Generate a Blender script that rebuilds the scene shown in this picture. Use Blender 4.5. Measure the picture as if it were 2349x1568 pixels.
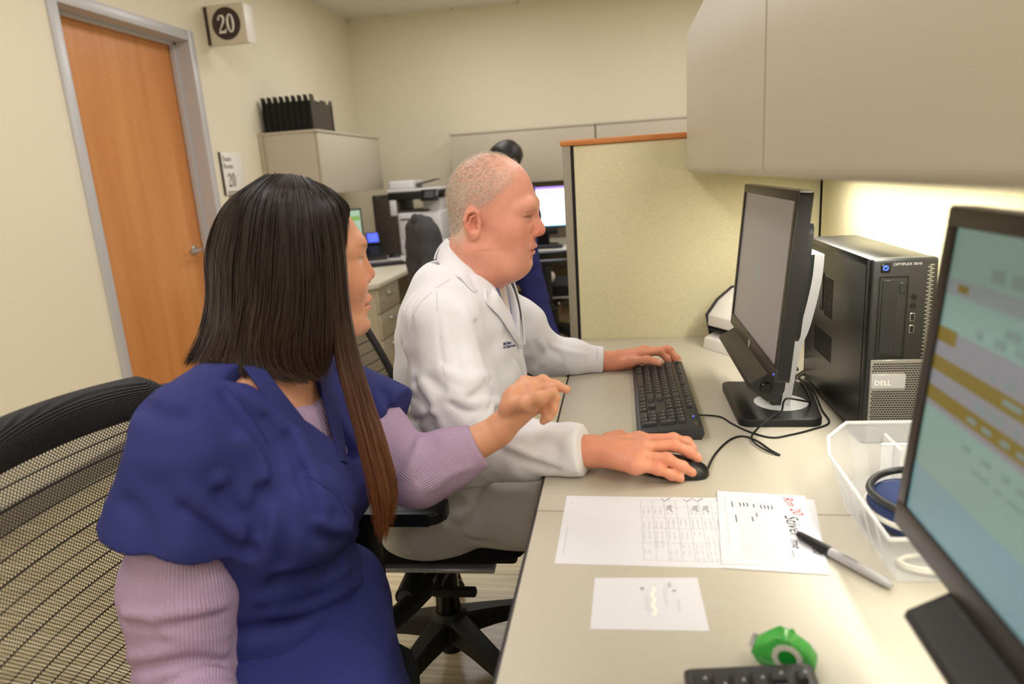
import bpy, bmesh, math, random
import numpy as np
from mathutils import Vector, Matrix, Quaternion
random.seed(7)
rng = np.random.default_rng(7)
scene = bpy.context.scene
for o in list(bpy.data.objects):
    bpy.data.objects.remove(o)

# ---------------------------------------------------------------- camera
PITCH, ROLL, YAW, FPX = math.radians(13.69), math.radians(3.77), math.radians(9.53), 1566.0
CAM = np.array([0.0, 0.0, 1.25])
def cam_axes():
    f0 = np.array([-math.sin(YAW), math.cos(YAW), 0]); r0 = np.array([math.cos(YAW), math.sin(YAW), 0]); u0 = np.array([0, 0, 1.0])
    f = f0*math.cos(PITCH) - u0*math.sin(PITCH)
    u = u0*math.cos(PITCH) + f0*math.sin(PITCH)
    r = r0*math.cos(ROLL) - u*math.sin(ROLL); u2 = u*math.cos(ROLL) + r0*math.sin(ROLL)
    return r, u2, f
CR, CU, CF = cam_axes()
cam_data = bpy.data.cameras.new('camera'); cam = bpy.data.objects.new('camera', cam_data)
scene.collection.objects.link(cam); scene.camera = cam
cam_data.sensor_width = 36.0; cam_data.lens = 24.0; cam_data.clip_start = 0.02
cam.matrix_world = Matrix([[CR[0], CU[0], -CF[0], CAM[0]], [CR[1], CU[1], -CF[1], CAM[1]], [CR[2], CU[2], -CF[2], CAM[2]], [0, 0, 0, 1]])
cam_data.dof.use_dof = True; cam_data.dof.focus_distance = 1.42; cam_data.dof.aperture_fstop = 3.2
def ray(px, py):
    return CF + CR*(px-1174.5)/FPX - CU*(py-784.0)/FPX
def P(px, py, X=None, Y=None, Z=None):
    """a measured point of the photograph placed at its real distance"""
    d = ray(px, py)
    if X is not None: t = (X-CAM[0])/d[0]
    elif Y is not None: t = (Y-CAM[1])/d[1]
    else: t = (Z-CAM[2])/d[2]
    return Vector(CAM + d*t)

# ---------------------------------------------------------------- world, lights, exposure
world = bpy.data.worlds.new('world'); scene.world = world; world.use_nodes = True
world.node_tree.nodes['Background'].inputs[0].default_value = (1, 0.95, 0.86, 1)
world.node_tree.nodes['Background'].inputs[1].default_value = 0.0
vs = scene.view_settings
vs.view_transform = 'Standard'; vs.look = 'None'; vs.gamma = 1.0; vs.exposure = 0.3; vs.use_curve_mapping = False
CEIL = 2.745
XL, XR, YF, YB = -2.45, 2.6, -2.3, 6.57
LIGHTS = [(-1.15, 5.0), (0.75, 5.0), (-1.15, 2.6), (0.75, 2.6), (-1.15, 0.35), (0.75, 0.35), (-1.15, -1.4), (0.75, -1.4)]
LIGHT_W = 14.3
LIGHT_COL = (1.0, 0.97, 0.955)
for i, (lx, ly) in enumerate(LIGHTS):
    nm_ = 'ceiling_panel_%s_%s_offscreen' % (('far', 'middle', 'near', 'rear')[i//2], ('left', 'right')[i % 2]); L = bpy.data.lights.new(nm_, 'AREA'); L.shape = 'RECTANGLE'; L.size = 0.56; L.size_y = 1.15
    L.energy = LIGHT_W; L.color = LIGHT_COL
    o = bpy.data.objects.new(nm_, L); scene.collection.objects.link(o); o.location = (lx, ly, CEIL-0.03)
def task_lamp(name, loc, sx, sy, e):
    L = bpy.data.lights.new(name, 'AREA'); L.shape = 'RECTANGLE'; L.size = sx; L.size_y = sy
    L.energy = e; L.color = (1.0, 0.95, 0.82)
    o = bpy.data.objects.new(name, L); scene.collection.objects.link(o); o.location = loc
task_lamp('task_light_tube', (0.44, 1.42, 1.196), 0.05, 0.8, 4.0)
task_lamp('task_light_right_offscreen', (0.44, 0.42, 1.196), 0.05, 0.8, 4.0)

# ---------------------------------------------------------------- materials
MATS = {}
def lin(c):
    return tuple(((v/255.0)/12.92 if v <= 10 else (((v/255.0)+0.055)/1.055)**2.4) for v in c)
def mat(name, rgb, rough=0.5, metal=0.0, var=0.0, vscale=8.0, bump=0.0, bscale=60.0, spec=0.5, stretch=(1, 1, 1), emit=0.0, coat=0.0, alpha=1.0, trans=0.0, attr=None, sss=0.0, sheen=0.0, ior=1.45):
    m = bpy.data.materials.new(name); m.use_nodes = True; nt = m.node_tree; n = nt.nodes; l = nt.links
    b = n['Principled BSDF']; col = lin(rgb)
    b.inputs['Base Color'].default_value = (*col, 1); b.inputs['Roughness'].default_value = rough; b.inputs['Metallic'].default_value = metal
    b.inputs['Specular IOR Level'].default_value = spec; b.inputs['Coat Weight'].default_value = coat; b.inputs['IOR'].default_value = ior
    b.inputs['Alpha'].default_value = alpha; b.inputs['Transmission Weight'].default_value = trans
    b.inputs['Sheen Weight'].default_value = sheen
    if sss:
        b.inputs['Subsurface Weight'].default_value = sss; b.inputs['Subsurface Radius'].default_value = (0.012, 0.005, 0.003); b.inputs['Subsurface Scale'].default_value = 1.0
    if emit:
        b.inputs['Emission Color'].default_value = (*col, 1); b.inputs['Emission Strength'].default_value = emit
    tc = n.new('ShaderNodeTexCoord'); mp = n.new('ShaderNodeMapping'); mp.inputs['Scale'].default_value = stretch
    l.new(tc.outputs['Object'], mp.inputs['Vector'])
    src = None
    if attr:
        a = n.new('ShaderNodeAttribute'); a.attribute_name = attr; src = a.outputs['Color']
    if var or src:
        if var:
            nz = n.new('ShaderNodeTexNoise'); nz.inputs['Scale'].default_value = vscale; nz.inputs['Detail'].default_value = 5
            l.new(mp.outputs[0], nz.inputs['Vector'])
            mr = n.new('ShaderNodeMapRange'); mr.inputs[1].default_value = 0.3; mr.inputs[2].default_value = 0.7; mr.inputs[3].default_value = 1-var; mr.inputs[4].default_value = 1+var
            l.new(nz.outputs[0], mr.inputs[0])
            mx = n.new('ShaderNodeMix'); mx.data_type = 'RGBA'; mx.blend_type = 'MULTIPLY'; mx.inputs[0].default_value = 1
            if src: l.new(src, mx.inputs[6])
            else: mx.inputs[6].default_value = (*col, 1)
            l.new(mr.outputs[0], mx.inputs[7]); l.new(mx.outputs[2], b.inputs['Base Color'])
        else:
            l.new(src, b.inputs['Base Color'])
    if bump:
        nb = n.new('ShaderNodeTexNoise'); nb.inputs['Scale'].default_value = bscale; nb.inputs['Detail'].default_value = 4
        l.new(mp.outputs[0], nb.inputs['Vector'])
        bp = n.new('ShaderNodeBump'); bp.inputs['Strength'].default_value = bump; bp.inputs['Distance'].default_value = 0.004
        l.new(nb.outputs[0], bp.inputs['Height']); l.new(bp.outputs[0], b.inputs['Normal'])
    MATS[name] = m
    return m
def M(name): return MATS[name]
mat('wall_paint', (236, 228, 206), 0.7, var=0.012, vscale=1.5, bump=0.04, bscale=220)
mat('ceiling_tile', (236, 232, 222), 0.9, var=0.03, vscale=90, bump=0.25, bscale=160)
mat('ceiling_grid', (238, 236, 228), 0.5)
mat('frame_grey', (198, 198, 202), 0.35, 0.1)
mat('steel', (190, 190, 188), 0.28, 1.0)
mat('dark_steel', (90, 90, 90), 0.35, 0.9)
mat('chrome', (215, 215, 215), 0.12, 1.0)
mat('black_plastic', (24, 24, 26), 0.42, bump=0.05, bscale=400)
mat('black_gloss', (16, 16, 18), 0.18)
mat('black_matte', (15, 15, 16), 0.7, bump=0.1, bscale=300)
mat('bezel', (46, 42, 40), 0.38)
mat('grey_plastic', (70, 70, 74), 0.45)
mat('silver_plastic', (186, 186, 190), 0.3, 0.25)
mat('key_plastic', (50, 50, 54), 0.42)
mat('key_legend', (190, 190, 195), 0.6)
mat('laminate', (194, 187, 173), 0.36, var=0.012, vscale=120, spec=0.45)
mat('laminate_edge', (44, 42, 48), 0.5)
mat('cabinet_paint', (194, 185, 168), 0.42, bump=0.03, bscale=500)
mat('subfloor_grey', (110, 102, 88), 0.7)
mat('pedestal_paint', (182, 172, 150), 0.4, bump=0.02, bscale=500)
mat('post_metal', (150, 143, 128), 0.45, 0.15)
mat('cherry_trim', (205, 130, 70), 0.4, var=0.12, vscale=14, stretch=(1, 12, 12))
mat('white_plastic', (232, 230, 228), 0.4)
mat('paper', (224, 224, 233), 0.85)
mat('paper_mark', (40, 40, 44), 0.8)
mat('paper_print', (168, 168, 172), 0.8)
mat('red_ink', (214, 48, 40), 0.7)
mat('white_out', (250, 249, 240), 0.5)
mat('cable', (20, 20, 22), 0.45)
mat('blue_led', (40, 70, 255), 0.4, emit=6.0)
mat('screen_lilac', (126, 122, 128), 0.28, emit=0.20)
mat('sign_beige', (214, 206, 186), 0.5)
mat('sign_brown', (62, 46, 44), 0.5)
mat('sign_white', (240, 238, 232), 0.5)
mat('sign_side', (236, 232, 224), 0.35)
mat('black_fabric', (18, 18, 20), 0.9, bump=0.3, bscale=700)
mat('jacket', (64, 64, 68), 0.95, var=0.12, vscale=60, bump=0.3, bscale=500)
mat('towel', (226, 220, 208), 0.95, bump=0.5, bscale=300)
mat('light_diffuser', (250, 246, 236), 0.5)
mat('task_diffuser', (255, 248, 225), 0.5, emit=2.0)

def wood_mat():
    m = bpy.data.materials.new('maple_door'); m.use_nodes = True; nt = m.node_tree; n = nt.nodes; l = nt.links; b = n['Principled BSDF']
    tc = n.new('ShaderNodeTexCoord'); mp = n.new('ShaderNodeMapping'); mp.inputs['Scale'].default_value = (6, 6, 0.35); l.new(tc.outputs['Object'], mp.inputs['Vector'])
    nz = n.new('ShaderNodeTexNoise'); nz.inputs['Scale'].default_value = 2.2; nz.inputs['Detail'].default_value = 6; l.new(mp.outputs[0], nz.inputs['Vector'])
    mp2 = n.new('ShaderNodeMapping'); mp2.inputs['Scale'].default_value = (3, 10, 40); l.new(tc.outputs['Object'], mp2.inputs['Vector'])
    nz2 = n.new('ShaderNodeTexNoise'); nz2.inputs['Scale'].default_value = 2.5; nz2.inputs['Detail'].default_value = 3; l.new(mp2.outputs[0], nz2.inputs['Vector'])
    ad = n.new('ShaderNodeMath'); ad.operation = 'MULTIPLY_ADD'; ad.inputs[1].default_value = 0.35; l.new(nz2.outputs[0], ad.inputs[0]); l.new(nz.outputs[0], ad.inputs[2])
    cr = n.new('ShaderNodeValToRGB'); cr.color_ramp.elements[0].position = 0.45; cr.color_ramp.elements[1].position = 0.9
    cr.color_ramp.elements[0].color = (*lin((204, 132, 72)), 1); cr.color_ramp.elements[1].color = (*lin((222, 154, 92)), 1)
    l.new(ad.outputs[0], cr.inputs[0]); l.new(cr.outputs[0], b.inputs['Base Color']); b.inputs['Roughness'].default_value = 0.38
    MATS['maple_door'] = m
wood_mat()
def floor_mat():
    m = bpy.data.materials.new('vinyl_plank'); m.use_nodes = True; nt = m.node_tree; n = nt.nodes; l = nt.links; b = n['Principled BSDF']
    tc = n.new('ShaderNodeTexCoord'); oi = n.new('ShaderNodeObjectInfo')
    cx = n.new('ShaderNodeVectorMath'); cx.operation = 'SCALE'; cx.inputs[0].default_value = (7, 13, 3); l.new(oi.outputs['Random'], cx.inputs['Scale'])
    av = n.new('ShaderNodeVectorMath'); av.operation = 'ADD'; l.new(tc.outputs['Object'], av.inputs[0]); l.new(cx.outputs[0], av.inputs[1])
    mp = n.new('ShaderNodeMapping'); mp.inputs['Scale'].default_value = (2.0, 60, 1); l.new(av.outputs[0], mp.inputs['Vector'])
    nz = n.new('ShaderNodeTexNoise'); nz.inputs['Scale'].default_value = 1.4; nz.inputs['Detail'].default_value = 5; l.new(mp.outputs[0], nz.inputs['Vector'])
    cr = n.new('ShaderNodeValToRGB'); cr.color_ramp.elements[0].position = 0.3; cr.color_ramp.elements[1].position = 0.72
    cr.color_ramp.elements[0].color = (*lin((172, 156, 120)), 1); cr.color_ramp.elements[1].color = (*lin((222, 210, 178)), 1)
    l.new(nz.outputs[0], cr.inputs[0]); l.new(cr.outputs[0], b.inputs['Base Color']); b.inputs['Roughness'].default_value = 0.3
    MATS['vinyl_plank'] = m
floor_mat()
def fabric_mat(name, c0, c1):
    m = bpy.data.materials.new(name); m.use_nodes = True; nt = m.node_tree; n = nt.nodes; l = nt.links; b = n['Principled BSDF']
    tc = n.new('ShaderNodeTexCoord'); outs = []
    for sc in ((1800, 1800, 300), (300, 300, 1800)):
        mp = n.new('ShaderNodeMapping'); mp.inputs['Scale'].default_value = sc; l.new(tc.outputs['Object'], mp.inputs['Vector'])
        nz = n.new('ShaderNodeTexNoise'); nz.inputs['Scale'].default_value = 0.5; nz.inputs['Detail'].default_value = 3; l.new(mp.outputs[0], nz.inputs['Vector']); outs.append(nz)
    ad = n.new('ShaderNodeMath'); ad.operation = 'ADD'; l.new(outs[0].outputs[0], ad.inputs[0]); l.new(outs[1].outputs[0], ad.inputs[1])
    cr = n.new('ShaderNodeValToRGB'); cr.color_ramp.elements[0].position = 0.38; cr.color_ramp.elements[1].position = 0.62
    hf = n.new('ShaderNodeMath'); hf.operation = 'MULTIPLY'; hf.inputs[1].default_value = 0.5; l.new(ad.outputs[0], hf.inputs[0])
    cr.color_ramp.elements[0].color = (*lin(c0), 1); cr.color_ramp.elements[1].color = (*lin(c1), 1)
    l.new(hf.outputs[0], cr.inputs[0]); l.new(cr.outputs[0], b.inputs['Base Color']); b.inputs['Roughness'].default_value = 0.9
    bp = n.new('ShaderNodeBump'); bp.inputs['Strength'].default_value = 0.25; bp.inputs['Distance'].default_value = 0.002; l.new(hf.outputs[0], bp.inputs['Height']); l.new(bp.outputs[0], b.inputs['Normal'])
    MATS[name] = m
fabric_mat('panel_fabric', (210, 202, 164), (230, 222, 188))
def mesh_mat(name, pitch):
    """open honeycomb weave: real holes through the chair-back cloth"""
    m = bpy.data.materials.new(name); m.use_nodes = True; nt = m.node_tree; n = nt.nodes; l = nt.links; b = n['Principled BSDF']
    b.inputs['Base Color'].default_value = (*lin((26, 25, 27)), 1); b.inputs['Roughness'].default_value = 0.6
    uv = n.new('ShaderNodeUVMap'); uv.uv_map = 'UVMap'
    sp = n.new('ShaderNodeSeparateXYZ'); l.new(uv.outputs[0], sp.inputs[0])
    def mth(op, a, bb=None, c=None):
        q = n.new('ShaderNodeMath'); q.operation = op
        for i, v in enumerate((a, bb, c)):
            if v is None: continue
            if isinstance(v, (int, float)): q.inputs[i].default_value = v
            else: l.new(v, q.inputs[i])
        return q.outputs[0]
    ds = []
    for off in (0.0, 0.5):
        u = mth('SUBTRACT', mth('FRACT', mth('MULTIPLY_ADD', sp.outputs[0], 1/pitch, off)), 0.5)
        v = mth('SUBTRACT', mth('FRACT', mth('MULTIPLY_ADD', sp.outputs[1], 1/(pitch*1.0), off)), 0.5)
        ds.append(mth('SQRT', mth('ADD', mth('MULTIPLY', mth('MULTIPLY', u, u), 1.25), mth('MULTIPLY', mth('MULTIPLY', v, v), 2.2))))
    d = mth('MINIMUM', ds[0], ds[1])
    hole = mth('LESS_THAN', d, 0.36)
    rowf = mth('FRACT', mth('MULTIPLY', sp.outputs[1], 1/0.026))
    row = mth('GREATER_THAN', rowf, 0.09)
    hole = mth('MULTIPLY', hole, row)
    al = mth('SUBTRACT', 1.0, hole)
    l.new(al, b.inputs['Alpha'])
    MATS[name] = m
mesh_mat('mesh_weave', 0.0068)
mesh_mat('mesh_weave_fine', 0.006)

# ---------------------------------------------------------------- mesh helpers
COL = scene.collection
def new_bm(): return bmesh.new()
def box(b, x0, x1, y0, y1, z0, z1, bev=0.0, seg=2, T=None):
    r = bmesh.ops.create_cube(b, size=1.0); vs_ = r['verts']
    for v in vs_:
        v.co = Vector(((x0+x1)/2+v.co.x*(x1-x0), (y0+y1)/2+v.co.y*(y1-y0), (z0+z1)/2+v.co.z*(z1-z0)))
        if T is not None: v.co = T @ v.co
    if bev > 0:
        es = list({e for v in vs_ for e in v.link_edges})
        bmesh.ops.bevel(b, geom=es, offset=bev, segments=seg, affect='EDGES', profile=0.5)
    return b
def cyl(b, p0, p1, r0, r1=None, n=20, caps=True):
    return tube(b, [p0, p1], [r0, r0 if r1 is None else r1], n=n, caps=caps)
def tube(b, pts, r, n=8, caps=True, closed=False, flat=1.0, up=None):
    pts = [Vector(p) for p in pts]; N = len(pts)
    rs = list(r) if hasattr(r, '__len__') else [r]*N
    t = [(pts[min(i+1, N-1)]-pts[max(i-1, 0)]).normalized() for i in range(N)]
    if closed: t = [(pts[(i+1) % N]-pts[i-1]).normalized() for i in range(N)]
    ref = Vector(up) if up is not None else (Vector((0, 0, 1)) if abs(t[0].z) < 0.9 else Vector((1, 0, 0)))
    u = t[0].cross(ref).normalized(); rings = []
    for i in range(N):
        u = (u - t[i]*u.dot(t[i])).normalized(); w = t[i].cross(u)
        rings.append([b.verts.new(pts[i] + (u*math.cos(2*math.pi*k/n) + w*math.sin(2*math.pi*k/n)*flat)*rs[i]) for k in range(n)])
    for i in range(N if closed else N-1):
        A, B = rings[i], rings[(i+1) % N]
        for k in range(n): b.faces.new((A[k], A[(k+1) % n], B[(k+1) % n], B[k]))
    if caps and not closed:
        b.faces.new(list(reversed(rings[0]))); b.faces.new(rings[-1])
    return b
def lathe(b, prof, T=None, n=28):
    rings = []
    for (r, z) in prof:
        if r < 1e-6: rings.append([b.verts.new((T @ Vector((0, 0, z))) if T is not None else Vector((0, 0, z)))])
        else:
            ring = []
            for k in range(n):
                v = Vector((r*math.cos(2*math.pi*k/n), r*math.sin(2*math.pi*k/n), z)); ring.append(b.verts.new(T @ v if T is not None else v))
            rings.append(ring)
    for A, B in zip(rings, rings[1:]):
        if len(A) == 1 and len(B) == 1: continue
        for k in range(n):
            k2 = (k+1) % n
            if len(A) == 1: b.faces.new((A[0], B[k], B[k2]))
            elif len(B) == 1: b.faces.new((A[k], A[k2], B[0]))
            else: b.faces.new((A[k], A[k2], B[k2], B[k]))
    return b
def prism(b, poly, h0, h1, T, bev=0.0):
    """polygon in local xy, extruded along local z, placed by matrix T"""
    lo = [b.verts.new(T @ Vector((x, y, h0))) for x, y in poly]; hi = [b.verts.new(T @ Vector((x, y, h1))) for x, y in poly]
    n = len(poly); fs = [b.faces.new(list(reversed(lo))), b.faces.new(hi)]
    for i in range(n): fs.append(b.faces.new((lo[i], lo[(i+1) % n], hi[(i+1) % n], hi[i])))
    if bev > 0:
        es = list({e for f in fs for e in f.edges})
        bmesh.ops.bevel(b, geom=es, offset=bev, segments=2, affect='EDGES', profile=0.5)
    return b
def frame(origin, x, y):
    x = Vector(x).normalized(); y = Vector(y); z = x.cross(y).normalized(); y = z.cross(x)
    m = Matrix((x, y, z)).transposed().to_4x4(); m.translation = Vector(origin); return m
def rrect(w, h, r, n=4):
    out = []
    for cx, cy, a0 in ((w/2-r, h/2-r, 0), (-w/2+r, h/2-r, 90), (-w/2+r, -h/2+r, 180), (w/2-r, -h/2+r, 270)):
        for i in range(n+1):
            a = math.radians(a0+90*i/n); out.append((cx+r*math.cos(a), cy+r*math.sin(a)))
    return out
def spline(pts, n=8, closed=False):
    pts = [Vector(p) for p in pts]; N = len(pts); out = []
    rngi = range(N) if closed else range(N-1)
    for i in rngi:
        if closed: p0, p1, p2, p3 = pts[i-1], pts[i], pts[(i+1) % N], pts[(i+2) % N]
        else: p0, p1, p2, p3 = pts[max(i-1, 0)], pts[i], pts[i+1], pts[min(i+2, N-1)]
        for k in range(n):
            t = k/n
            out.append(0.5*((2*p1)+(p2-p0)*t+(2*p0-5*p1+4*p2-p3)*t*t+(3*p1-p0-3*p2+p3)*t**3))
    if not closed: out.append(pts[-1])
    return out
def finish(name, me, material, parent=None, smooth=40):
    o = bpy.data.objects.new(name, me); COL.objects.link(o)
    if material: me.materials.append(M(material) if isinstance(material, str) else material)
    if smooth:
        me.shade_smooth(); me.set_sharp_from_angle(angle=math.radians(smooth))
    if parent is not None: o.parent = parent
    return o
def obj(name, b, material, parent=None, smooth=40, world=True):
    """bmesh -> one mesh object; world=True: coordinates are world ones and get moved into the parent's space"""
    bmesh.ops.recalc_face_normals(b, faces=b.faces)
    if parent is not None and world:
        off = parent.location.copy() if parent.parent is None else parent.location + parent.parent.location
        if off.length > 0: bmesh.ops.translate(b, verts=b.verts, vec=-off)
    me = bpy.data.meshes.new(name); b.to_mesh(me); b.free()
    return finish(name, me, material, parent, smooth)
def tag(o, label, cat, group=None):
    o['label'] = label; o['category'] = cat
    if group: o['group'] = group
    return o
def thing(name, label, cat, loc=(0, 0, 0), rz=0.0, group=None):
    o = bpy.data.objects.new(name, None); COL.objects.link(o); o.location = loc; o.rotation_euler = (0, 0, rz); o.empty_display_size = 0.05
    return tag(o, label, cat, group)
def struct(name, b, material, label=None, smooth=0):
    o = obj(name, b, material, None, smooth); o['kind'] = 'structure'
    if label: o['label'] = label
    return o
def boxobj(name, d, material, parent=None, bev=0.0, seg=2, T=None, smooth=40, world=True):
    b = new_bm(); box(b, *d, bev=bev, seg=seg, T=T); return obj(name, b, material, parent, smooth, world)
def copy_tree(o, parent=None):
    c = o.copy(); COL.objects.link(c); c.parent = parent
    for ch in [q for q in bpy.data.objects if q.parent == o]: copy_tree(ch, c)
    return c
def text_bm(b, s, size, T, ext=0.0004, align='LEFT', shear=0.0, squash=1.0):
    cu = bpy.data.curves.new('t', 'FONT'); cu.body = s; cu.size = size; cu.align_x = align; cu.resolution_u = 3; cu.shear = shear; cu.extrude = ext/2
    o = bpy.data.objects.new('t', cu); COL.objects.link(o)
    dg = bpy.context.evaluated_depsgraph_get(); me = bpy.data.meshes.new_from_object(o.evaluated_get(dg))
    off = len(b.verts); b.from_mesh(me); b.verts.ensure_lookup_table()
    for v in b.verts[off:]: v.co = T @ Vector((v.co.x*squash, v.co.y, v.co.z+ext/2))
    bpy.data.objects.remove(o); bpy.data.curves.remove(cu); bpy.data.meshes.remove(me)
    return b
def stroke(b, pts, w, T, h=0.0004):
    """flat pen stroke of varying width in local xy"""
    pts = [Vector((p[0], p[1], 0)) for p in pts]; N = len(pts); ws = list(w) if hasattr(w, '__len__') else [w]*N
    L, R = [], []
    for i in range(N):
        t = (pts[min(i+1, N-1)]-pts[max(i-1, 0)]); t = t.normalized() if t.length > 0 else Vector((1, 0, 0)); nn = Vector((-t.y, t.x, 0))*ws[i]/2
        L.append(pts[i]+nn); R.append(pts[i]-nn)
    vl = [[b.verts.new(T @ (p+Vector((0, 0, z)))) for p in S] for S in (L, R) for z in (0, h)]
    for i in range(N-1):
        b.faces.new((vl[1][i], vl[1][i+1], vl[3][i+1], vl[3][i])); b.faces.new((vl[0][i], vl[2][i], vl[2][i+1], vl[0][i+1]))
        b.faces.new((vl[0][i], vl[0][i+1], vl[1][i+1], vl[1][i])); b.faces.new((vl[2][i], vl[3][i], vl[3][i+1], vl[2][i+1]))
    return b
def arc(cx, cy, rx, ry, a0, a1, n=14):
    return [(cx+rx*math.cos(math.radians(a0+(a1-a0)*i/n)), cy+ry*math.sin(math.radians(a0+(a1-a0)*i/n))) for i in range(n+1)]
def serif20(b, h, T, ext):
    """the numeral 20 with thick and thin strokes, centred on the local origin"""
    s = h
    pts = arc(-0.29*s, 0.24*s, 0.17*s, 0.2*s, 165, -10, 12) + [(-0.17*s, 0.08*s), (-0.3*s, -0.14*s), (-0.46*s, -0.38*s)]
    w = [0.05*s]*4 + [0.07*s]*3 + [0.13*s]*6 + [0.11*s, 0.07*s, 0.04*s]
    stroke(b, pts, w, T, ext)
    prism(b, arc(-0.44*s, 0.27*s, 0.07*s, 0.07*s, 0, 330, 11), 0, ext, T)
    prism(b, [(-0.5*s, -0.5*s), (-0.06*s, -0.5*s), (-0.02*s, -0.28*s), (-0.06*s, -0.28*s), (-0.12*s, -0.38*s), (-0.44*s, -0.38*s)], 0, ext, T)
    o = arc(0.27*s, 0, 0.235*s, 0.5*s, 0, 360, 32); i_ = arc(0.27*s, 0, 0.105*s, 0.43*s, 0, 360, 32)
    for k in range(32):
        q = [o[k], o[k+1], i_[k+1], i_[k]]; prism(b, q, 0, ext, T)
    return b
# ================================================================ the room
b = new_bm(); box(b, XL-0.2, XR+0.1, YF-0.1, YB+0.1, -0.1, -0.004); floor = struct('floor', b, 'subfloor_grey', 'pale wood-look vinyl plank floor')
PW, PL = 0.184, 1.22
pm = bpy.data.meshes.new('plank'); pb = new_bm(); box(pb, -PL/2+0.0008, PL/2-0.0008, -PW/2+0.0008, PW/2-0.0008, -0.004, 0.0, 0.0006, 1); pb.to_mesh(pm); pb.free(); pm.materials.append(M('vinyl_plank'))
for j in range(int((YB-YF)/PW)+1):
    y = YF+PW*(j+0.5)
    for i in range(-1, int((XR-XL)/PL)+1):
        x = XL + PL*(i+0.5) + PL*((j*0.37) % 1.0)
        if x-PL/2 > XR or x+PL/2 < XL or y > YB: continue
        o = bpy.data.objects.new('plank', pm); COL.objects.link(o); o.parent = floor; o.location = (x, y, 0)
DY0, DY1, DZ = 2.955, 3.935, 2.13
b = new_bm()
box(b, XL-0.16, XL, YF-0.1, DY0-0.0, 0, CEIL+0.15); box(b, XL-0.16, XL, DY1, YB+0.1, 0, CEIL+0.15); box(b, XL-0.16, XL, DY0, DY1, DZ, CEIL+0.15)
struct('wall_left', b, 'wall_paint', 'cream painted wall with the wooden door')
b = new_bm(); box(b, XL-0.16, XR+0.1, YB, YB+0.12, 0, CEIL+0.15); struct('wall_back', b, 'wall_paint', 'cream painted back wall')
b = new_bm(); box(b, XR, XR+0.12, YF-0.1, YB+0.1, 0, CEIL+0.15); struct('wall_right', b, 'wall_paint')
b = new_bm(); box(b, XL-0.16, XR+0.1, YF-0.12, YF, 0, CEIL+0.15); struct('wall_front', b, 'wall_paint')
b = new_bm(); box(b, XL-0.16, XR+0.1, YF-0.1, YB+0.1, CEIL+0.03, CEIL+0.12); ceiling = struct('ceiling', b, 'ceiling_tile', 'white suspended acoustic tile ceiling')
# suspended grid and tiles
TX, TY = 0.61, 1.22
tm = bpy.data.meshes.new('ceiling_tile'); tb = new_bm(); box(tb, -TX/2+0.011, TX/2-0.011, -TY/2+0.011, TY/2-0.011, -0.004, 0.012, 0.003, 1); tb.to_mesh(tm); tb.free(); tm.materials.append(M('ceiling_tile'))
gb = new_bm()
nx = int((XR-XL)/TX)+1; ny = int((YB-YF)/TY)+1
gx0 = -1.15-TX/2 - 2*TX; gy0 = YB - 0.42 - TY*ny
lights_used = []
for i in range(-1, nx+1):
    x = gx0+TX*i
    if XL < x < XR: box(gb, x-0.012, x+0.012, YF, YB, CEIL-0.002, CEIL+0.008)
for j in range(-1, ny+2):
    y = gy0+TY*j
    if YF < y < YB: box(gb, XL, XR, y-0.012, y+0.012, CEIL-0.0015, CEIL+0.008)
box(gb, XL, XL+0.02, YF, YB, CEIL-0.002, CEIL+0.008); box(gb, XL, XR, YB-0.02, YB, CEIL-0.002, CEIL+0.008)
obj('ceiling_grid', gb, 'ceiling_grid', ceiling, 0)
for i in range(-1, nx+1):
    for j in range(-1, ny+1):
        x, y = gx0+TX*(i+0.5), gy0+TY*(j+0.5)
        if x-TX/2 > XR or x+TX/2 < XL or y-TY/2 > YB or y+TY/2 < YF: continue
        x0, x1, y0, y1 = max(x-TX/2, XL), min(x+TX/2, XR), max(y-TY/2, YF), min(y+TY/2, YB)
        if x1-x0 < 0.05 or y1-y0 < 0.05: continue
        if x1-x0 > TX-0.01 and y1-y0 > TY-0.01:
            o = bpy.data.objects.new('ceiling_tile', tm); COL.objects.link(o); o.parent = ceiling; o.location = (x, y, CEIL+0.004)
        else:
            boxobj('ceiling_tile', (x0+0.011, x1-0.011, y0+0.011, y1-0.011, CEIL, CEIL+0.016), 'ceiling_tile', ceiling, 0.003, 1)
for lx, ly in LIGHTS:
    t = thing('ceiling_light', 'flat recessed ceiling light panel overhead', 'light', (lx, ly, CEIL-0.022), 0, 'ceiling light panels')
    b = new_bm()
    for q in ((-0.3, 0.3, -0.6, -0.58), (-0.3, 0.3, 0.58, 0.6), (-0.3, -0.28, -0.58, 0.58), (0.28, 0.3, -0.58, 0.58)): box(b, *q, 0, 0.026)
    obj('frame', b, 'white_plastic', t, 0, world=False)
    boxobj('diffuser', (-0.28, 0.28, -0.58, 0.58, 0.006, 0.02), 'light_diffuser', t, smooth=0, world=False)
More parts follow.
